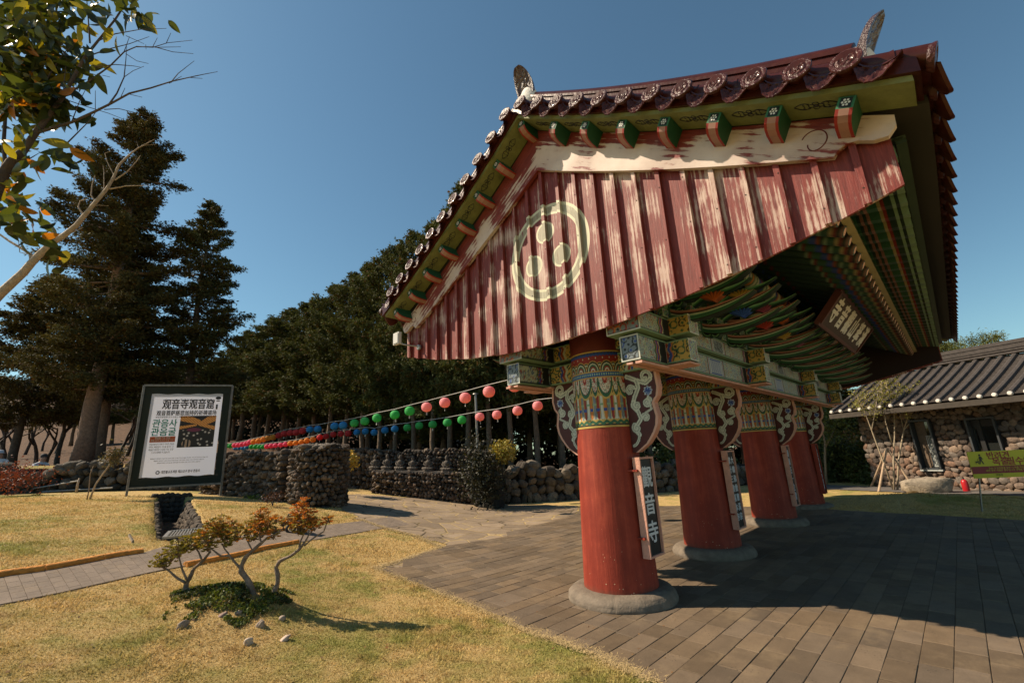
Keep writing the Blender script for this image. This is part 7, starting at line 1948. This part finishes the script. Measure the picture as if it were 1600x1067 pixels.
# --- black handcart on the garden path behind the shrub
hb = G(458, 832); vC = xy2uv(*hb[:2])[1]
hc = thing('handcart', hb, 'small black handcart with a looped handle half hidden behind the right tufts of the shrub', 'handcart')
M_rubber = mat('black rubber', (.012, .012, .013), .6); M_tray = mat('black plastic tray', (.02, .02, .024), .45)
HRt = HR; HFt = HF
def Cc(px, py, dv=0.0): return P(px, py, vC+dv)
for i, (x, y, rr, dv) in enumerate(((454.5, 825.5, 7.0, -.05), (471.5, 830.5, 5.5, .10), (482.5, 829.5, 5.0, .10))):
    c = Cc(x, y, dv); R = rr/690*vC; a = np.linspace(0, 2*math.pi, 25)
    tw_ = unit(np.array([HRt*.8+HFt*.6]))[0]
    ring_ = [c+tw_*R*.8*math.cos(t)+np.array([0, 0, 1])*R*.8*math.sin(t) for t in a]
    w = MB().tube(ring_, R*.26, 8); wo_ = w.build('wheel', M_rubber, hc, True)
    h = MB(); h.lathe([(.001, .012), (R*.35, .010), (R*.4, 0), (.001, -.01)], 12, c, None, np.array([tw_, [0, 0, 1], np.cross(tw_, [0, 0, 1])]).T); h.build('hub', M_metal, wo_)
mb = MB(); a, b = Cc(462, 819), Cc(484, 819); mb.bar(a+[0, 0, .0], b, .16, .07); mb.bar(a+[0, 0, .05], b+[0, 0, .06], .20, .012); mb.build('tray', M_tray, hc)
mb = MB(); mb.tube([Cc(462, 820), Cc(455, 812), Cc(449, 808), Cc(451, 803), Cc(457, 801.5), Cc(463, 801.5)], .012, 7); mb.tube([Cc(459, 806), Cc(451, 806)], .01, 6); mb.build('handle', M_rubber, hc, True)
mb = MB(); c = Cc(442, 819); V, F = ICO[2]; mb.add(V*np.array([.05, .04, .035])+c, F); mb.tube([c, Cc(444, 833.5)], .009, 6); mb.tube([c, Cc(452, 812)], .012, 6); mb.build('drawbar', M_tray, hc, True)
o = MB().tube([G(505, 789.5), P(505.2, 777, xy2uv(*G(505, 789.5)[:2])[1])], .012, 6).build('marker_stick', M_stake); tag(o, 'thin pale stick standing in the grass in front of the round wall end', 'stick')
mb = MB(); rng = np.random.default_rng(64); b = G(425, 792); n = 260; c = b+rng.normal(size=(n, 3))*np.array([.13, .13, .07])+[0, 0, .22]; leaves(mb, c, .05, shade((.06, .03, .025), n, rng), .6, rng=rng)
o = mb.build('small_shrub', M_small); tag(o, 'small dark withered shrub in the grass left of the round wall end', 'shrub'); MB().tube([b-[0, 0, .03], b+[.02, 0, .12], b+[.05, .02, .24]], [.018, .012, .006], 6, (.08, .06, .05)).tube([b+[0, 0, .05], b+[-.06, .02, .22]], [.01, .005], 5, (.08, .06, .05)).build('stem', M_stem, o)
mb = MB(); b = G(404, 779); n = 400; c = b+rng.normal(size=(n, 3))*np.array([.16, .16, .03])+[0, 0, .05]; leaves(mb, c, .07, shade((.16, .22, .03), n, rng), .35, 1.2, rng=rng); o = mb.build('weed_tuft', M_small); tag(o, 'bright green weed tuft at the foot of the stone wall', 'weeds')

# --- foreground tree reaching in from the upper left
rng = np.random.default_rng(1111)
ft = thing('foreground_tree', (*uv2xy(-3.3, 1.9), 0), 'close evergreen tree with large glossy leaves and bare twigs reaching in from the upper left', 'tree')
vF = 2.1
def F_(zx, zy, dv=0.0): return P(zx/3.558, zy/3.558, vF+dv)
mb = MB()
base = np.array([*uv2xy(-3.4, 1.9), 0]); base[2] = Gz(base[0], base[1])
q1 = F_(-160, 1400); q0 = base+[0, 0, .6]
mb.tube([base-[0, 0, .1], q0, q1, F_(0, 1000), F_(60, 900), F_(130, 840), F_(190, 750), F_(260, 660), (F_(350, 540)), F_(410, 430), F_(470, 320), F_(540, 235), F_(640, 110), F_(700, 20), F_(740, -60)], np.array([.06, .055, .04, .030, .024, .020, .018, .015, .012, .010, .008, .007, .006, .005, .004])*.9, 8, (.075, .055, .045))
def tw(pts, r0, r1=.0012, dv=0): mb.tube([F_(x, y, dv) for x, y in pts], np.linspace(r0, r1, len(pts)), 6, (.085, .062, .05), False)
tw([(30, 930), (20, 800), (30, 650), (70, 500), (160, 370), (230, 210), (300, 20), (320, -60)], .011, .004, .1)
tw([(200, 740), (270, 720), (400, 680), (530, 620), (620, 575), (720, 520), (840, 490), (950, 455), (1050, 432), (1130, 415), (1210, 400)], .009)
tw([(950, 460), (990, 410), (1080, 340)], .003); tw([(940, 465), (1010, 425)], .002); tw([(720, 525), (790, 542)], .002); tw([(670, 545), (695, 490)], .002); tw([(1050, 432), (1125, 438)], .002)
tw([(380, 515), (470, 470), (540, 420), (610, 370), (690, 290), (760, 260), (850, 265), (930, 240), (1070, 225)], .006); tw([(690, 290), (720, 205)], .0025); tw([(760, 262), (860, 262), (960, 290), (1075, 300)], .003); tw([(860, 265), (1005, 262)], .002); tw([(925, 240), (950, 185)], .002); tw([(810, 250), (812, 275)], .0015); tw([(850, 260), (875, 212)], .0018)
tw([(600, 590), (650, 520), (690, 430), (700, 330), (705, 260)], .005); tw([(690, 430), (740, 395), (800, 370)], .002); tw([(700, 300), (760, 340), (825, 355)], .002); tw([(520, 375), (640, 360), (740, 368), (780, 375)], .003)
tw([(500, 310), (600, 275), (720, 245), (830, 205)], .004); tw([(540, 230), (640, 190), (780, 165), (925, 160)], .004); tw([(700, 200), (800, 245)], .0018)
tw([(370, 800), (440, 730), (500, 670), (550, 600)], .004); tw([(400, 675), (440, 570), (485, 480)], .003); tw([(380, 560), (470, 590), (600, 630), (690, 665)], .0025); tw([(530, 610), (530, 505)], .002); tw([(580, 610), (660, 605), (760, 630), (900, 675)], .0025); tw([(570, 420), (612, 430)], .0015)
tw([(90, 570), (230, 515)], .003, .001, .1); tw([(500, 240), (490, 100), (480, -30)], .005, .002); tw([(150, 200), (150, 60), (150, -40)], .007, .004, .1); tw([(260, 440), (350, 300), (420, 240)], .004)
tw([(60, 900), (170, 880), (220, 850)], .005); tw([(350, 540), (360, 420), (370, 330)], .003); tw([(60, 120), (200, 60), (300, 80)], .003)
mb.build('branches', M_bark, ft, True)
# leaves: real folded blades, in bunches
LC2 = [(30, 60), (90, 110), (180, 40), (260, 60), (330, 60), (40, 170), (140, 150), (200, 200), (60, 250), (20, 330), (110, 330), (190, 330), (60, 420), (140, 440), (220, 420), (260, 340), (330, 410), (30, 500), (160, 520), (240, 510), (110, 570), (40, 590), (240, 590), (170, 640), (300, 560), (340, 300), (300, 200), (380, 190), (430, 170), (420, 110), (510, 110), (540, 60), (620, 40), (640, 130), (700, 60), (660, 20), (480, 30), (380, 30), (430, 330), (470, 410), (500, 370), (400, 360), (460, 260), (340, 350), (150, 820), (130, 900), (240, 930), (300, 870), (260, 780), (350, 830), (390, 880), (60, 760), (30, 820), (90, 960), (10, 900), (0, 120), (0, 400), (90, 20), (760, 90), (800, 120), (740, 20), (20, 1000), (60, 1060), (30, 1120), (100, 1100), (40, 1180), (10, 1240), (80, 1230), (150, 1150), (60, 1290), (130, 1290), (190, 1250), (220, 1330), (20, 1060), (270, 1370), (340, 1390), (10, 1150), (70, 1170), (370, 580), (320, 590)]
lm = MB(); nseg = 7; t = np.linspace(0, 1, nseg); wprof = np.sin(np.pi*t**.85)**.8
for (x, y) in LC2:
    dv = rng.uniform(-.15, .35)
    if y < 700 and x < 380: k = rng.integers(17, 24)
    else: k = rng.integers(4, 7)
    c0 = F_(x+rng.normal()*8, y+rng.normal()*8, dv)
    for j in range(k):
        a = unit(rng.normal(size=(1, 3))+np.array([[0, 0, -.35]]))[0]; L_ = rng.uniform(.080, .118); W_ = L_*rng.uniform(.40, .52)
        s = unit(np.cross(a[None], rng.normal(size=(1, 3))))[0]; nrm = np.cross(a, s)
        st = c0+rng.normal(size=3)*.045
        mid = st+a*(t*L_)[:, None]-nrm*(.25*L_*t*t)[:, None]
        l = mid+s*(wprof*W_/2)[:, None]+nrm*(wprof*W_*.14)[:, None]; r = mid-s*(wprof*W_/2)[:, None]+nrm*(wprof*W_*.14)[:, None]
        q = rng.random(); c = np.array([.040, .055, .010])*rng.uniform(.6, 1.5)
        if q < .22: c = np.array([.24, .22, .02])*rng.uniform(.7, 1.3)
        if q > .95 or (y > 1040 and y < 1260 and q > .7): c = np.array([.42, .16, .015])
        lm.grid(np.stack([l, mid, r], 1), np.tile(c, (nseg, 3, 1)))
lm.build('foliage', M_broad, ft, True)
# pale bare branch rising from the left edge
bb2 = thing('bare_branch_tree', (*uv2xy(-4.4, 2.9), 0), 'small tree with one pale smooth branch rising from the left edge against the cedars', 'tree')
mb = MB(); vB = 2.9
def Bp(zx, zy, dv=0): return P(zx/3.2325, 150+zy/3.2325, vB+dv)
def bt_(pts, r0, r1, dv=0): mb.tube([Bp(x, y, dv) for x, y in pts], np.linspace(r0, r1, len(pts))*.68, 8, (.40, .31, .23), False)
g0 = np.array([*uv2xy(-4.4, 2.9), 0]); g0[2] = Gz(*g0[:2])
mb.tube([g0-[0, 0, .1], g0+[.1, 0, .9], Bp(-330, 1330), Bp(-120, 1120), Bp(0, 1000)], [.055, .050, .042, .034, .0285], 9, (.36, .28, .21), False)
bt_([(0, 1000), (60, 945), (120, 890), (158, 845), (200, 800), (260, 745), (330, 700), (385, 655), (430, 600), (480, 540), (540, 470), (575, 410), (600, 350), (650, 300), (700, 262), (780, 220)], .042, .003)
bt_([(158, 845), (155, 800), (110, 770), (50, 735), (0, 700)], .016, .010); bt_([(150, 800), (100, 790), (90, 700)], .005, .002)
bt_([(420, 600), (395, 560), (405, 530), (440, 520)], .009, .003); bt_([(480, 535), (460, 500), (465, 450), (480, 400)], .008, .003); bt_([(555, 470), (640, 455), (760, 452)], .008, .002); bt_([(580, 425), (640, 385), (690, 330), (710, 300)], .008, .002)
bt_([(575, 400), (540, 330), (530, 290), (560, 280)], .005, .002); bt_([(700, 262), (730, 250), (790, 245)], .004, .0015); bt_([(450, 560), (500, 552), (550, 555)], .003, .0015); bt_([(525, 480), (525, 380), (520, 350)], .005, .002); bt_([(385, 655), (420, 665), (300, 720)], .006, .003); bt_([(700, 262), (690, 230)], .003, .0015)
mb.build('branches', M_stem, bb2, True)

# --- grass blades over the near lawn
rng = np.random.default_rng(1212)
n = 480000
v = 2.6*np.exp(rng.random(n)*math.log(12.5/2.6)); v = np.where(rng.random(n) < .5, v, 2.6+rng.random(n)*9)
u = (rng.random(n)*2-1)*1.35*v-.3
u = np.clip(u, -13, 12)
x, y = uv2xy(u, v); z = ground(x, y)
ok = ~pip(x, y, poly_gate) & ~pip(x, y, poly_path)
fl_in = pip(x, y, poly_flag); ok &= ~(fl_in & (fbm(x*1.5, y*1.5, 2, 9) < .72))
ok &= (seg_dist(x, y, DITCH) > .36) & ((u < 2.2) | ((v > 8.5) & (v < 12.6)))
dens = fbm(x*1.7, y*1.7, 4, 21); ok &= rng.random(n) < .35+1.1*dens
x, y, z, v = x[ok], y[ok], z[ok], v[ok]; n = len(x)
h = rng.uniform(.006, .017, n)*(1+.8*(fbm(x*2.3, y*2.3, 3, 31) > .60))*(1+.05*v); w = (.0016+.00055*v)*rng.uniform(.7, 1.4, n)
a = rng.random(n)*6.28; le = rng.uniform(.3, 1.6, n); b = rng.random(n)*6.28
p0 = np.stack([x+np.cos(a)*w, y+np.sin(a)*w, z-.003], 1); p1 = np.stack([x-np.cos(a)*w, y-np.sin(a)*w, z-.003], 1); p2 = np.stack([x+np.cos(b)*h*le, y+np.sin(b)*h*le, z+h], 1)
V = np.stack([p0, p1, p2], 1).reshape(-1, 3); cc_ = np.repeat(rng.uniform(.75, 1.45, (n, 1))*np.array([[1, .98, .92]]), 3, 0)
M_blade = bpy.data.materials.new('dry grass blades'); M_blade.use_nodes = True; lawn_nodes(M_blade, True)
mb = MB(); mb.add(V, np.arange(3*n).reshape(n, 3), cc_); o = mb.build('grass', M_blade); tag(o, 'short dry straw-coloured grass with green patches', 'grass', kind='stuff')
# scattered dead leaves
n = 2600; v = 2.8+rng.random(n)**1.3*10; u = (rng.random(n)*2-1)*1.2*v; k = u < 1.5; u, v = u[k], v[k]; x, y = uv2xy(u, v); ok = (fbm(x*1.1, y*1.1, 3, 51) > .47) & ~pip(x, y, poly_path); x, y = x[ok], y[ok]; n = len(x)
c = np.stack([x, y, ground(x, y)+.016], 1); a = rng.random(n)*6.28; d = np.stack([np.cos(a), np.sin(a), rng.normal(size=n)*.25], 1); b = np.stack([-np.sin(a), np.cos(a), rng.normal(size=n)*.3], 1); L_ = rng.uniform(.008, .020, n)[:, None]
mb = MB(); V, F, CC = quads(c, d*L_, b*L_*.5, shade((.20, .095, .035), n, rng, .6)); mb.add(V, F, CC); o = mb.build('dead_leaves', M_small); tag(o, 'small dead brown leaves scattered over the lawn and paving', 'leaves', kind='stuff')
# straw along the paving edges and in the joints
n = 16000; e = np.array(EDGE[1:]+gp((640, 873), (690, 855), (650, 838), (603, 826), (563, 812))); k = rng.integers(len(e)-1, size=n); t = rng.random(n)[:, None]
q = e[k]*(1-t)+e[k+1]*t+rng.normal(size=(n, 2))*.045; x, y = q.T; z = ground(x, y)+.012
a = rng.random(n)*6.28; b = a+1.57; h = rng.uniform(.01, .03, n); w = rng.uniform(.002, .004, n)
V = np.stack([np.stack([x+np.cos(a)*w, y+np.sin(a)*w, z], 1), np.stack([x-np.cos(a)*w, y-np.sin(a)*w, z], 1), np.stack([x+np.cos(b)*h*1.5, y+np.sin(b)*h*1.5, z+h*.4], 1)], 1).reshape(-1, 3)
mb = MB(); mb.add(V, np.arange(3*n).reshape(n, 3), (.50, .36, .17)); o = mb.build('straw', mat('loose straw', rough=.9, attr=True)); tag(o, 'loose straw along the edge of the paving', 'straw', kind='stuff')
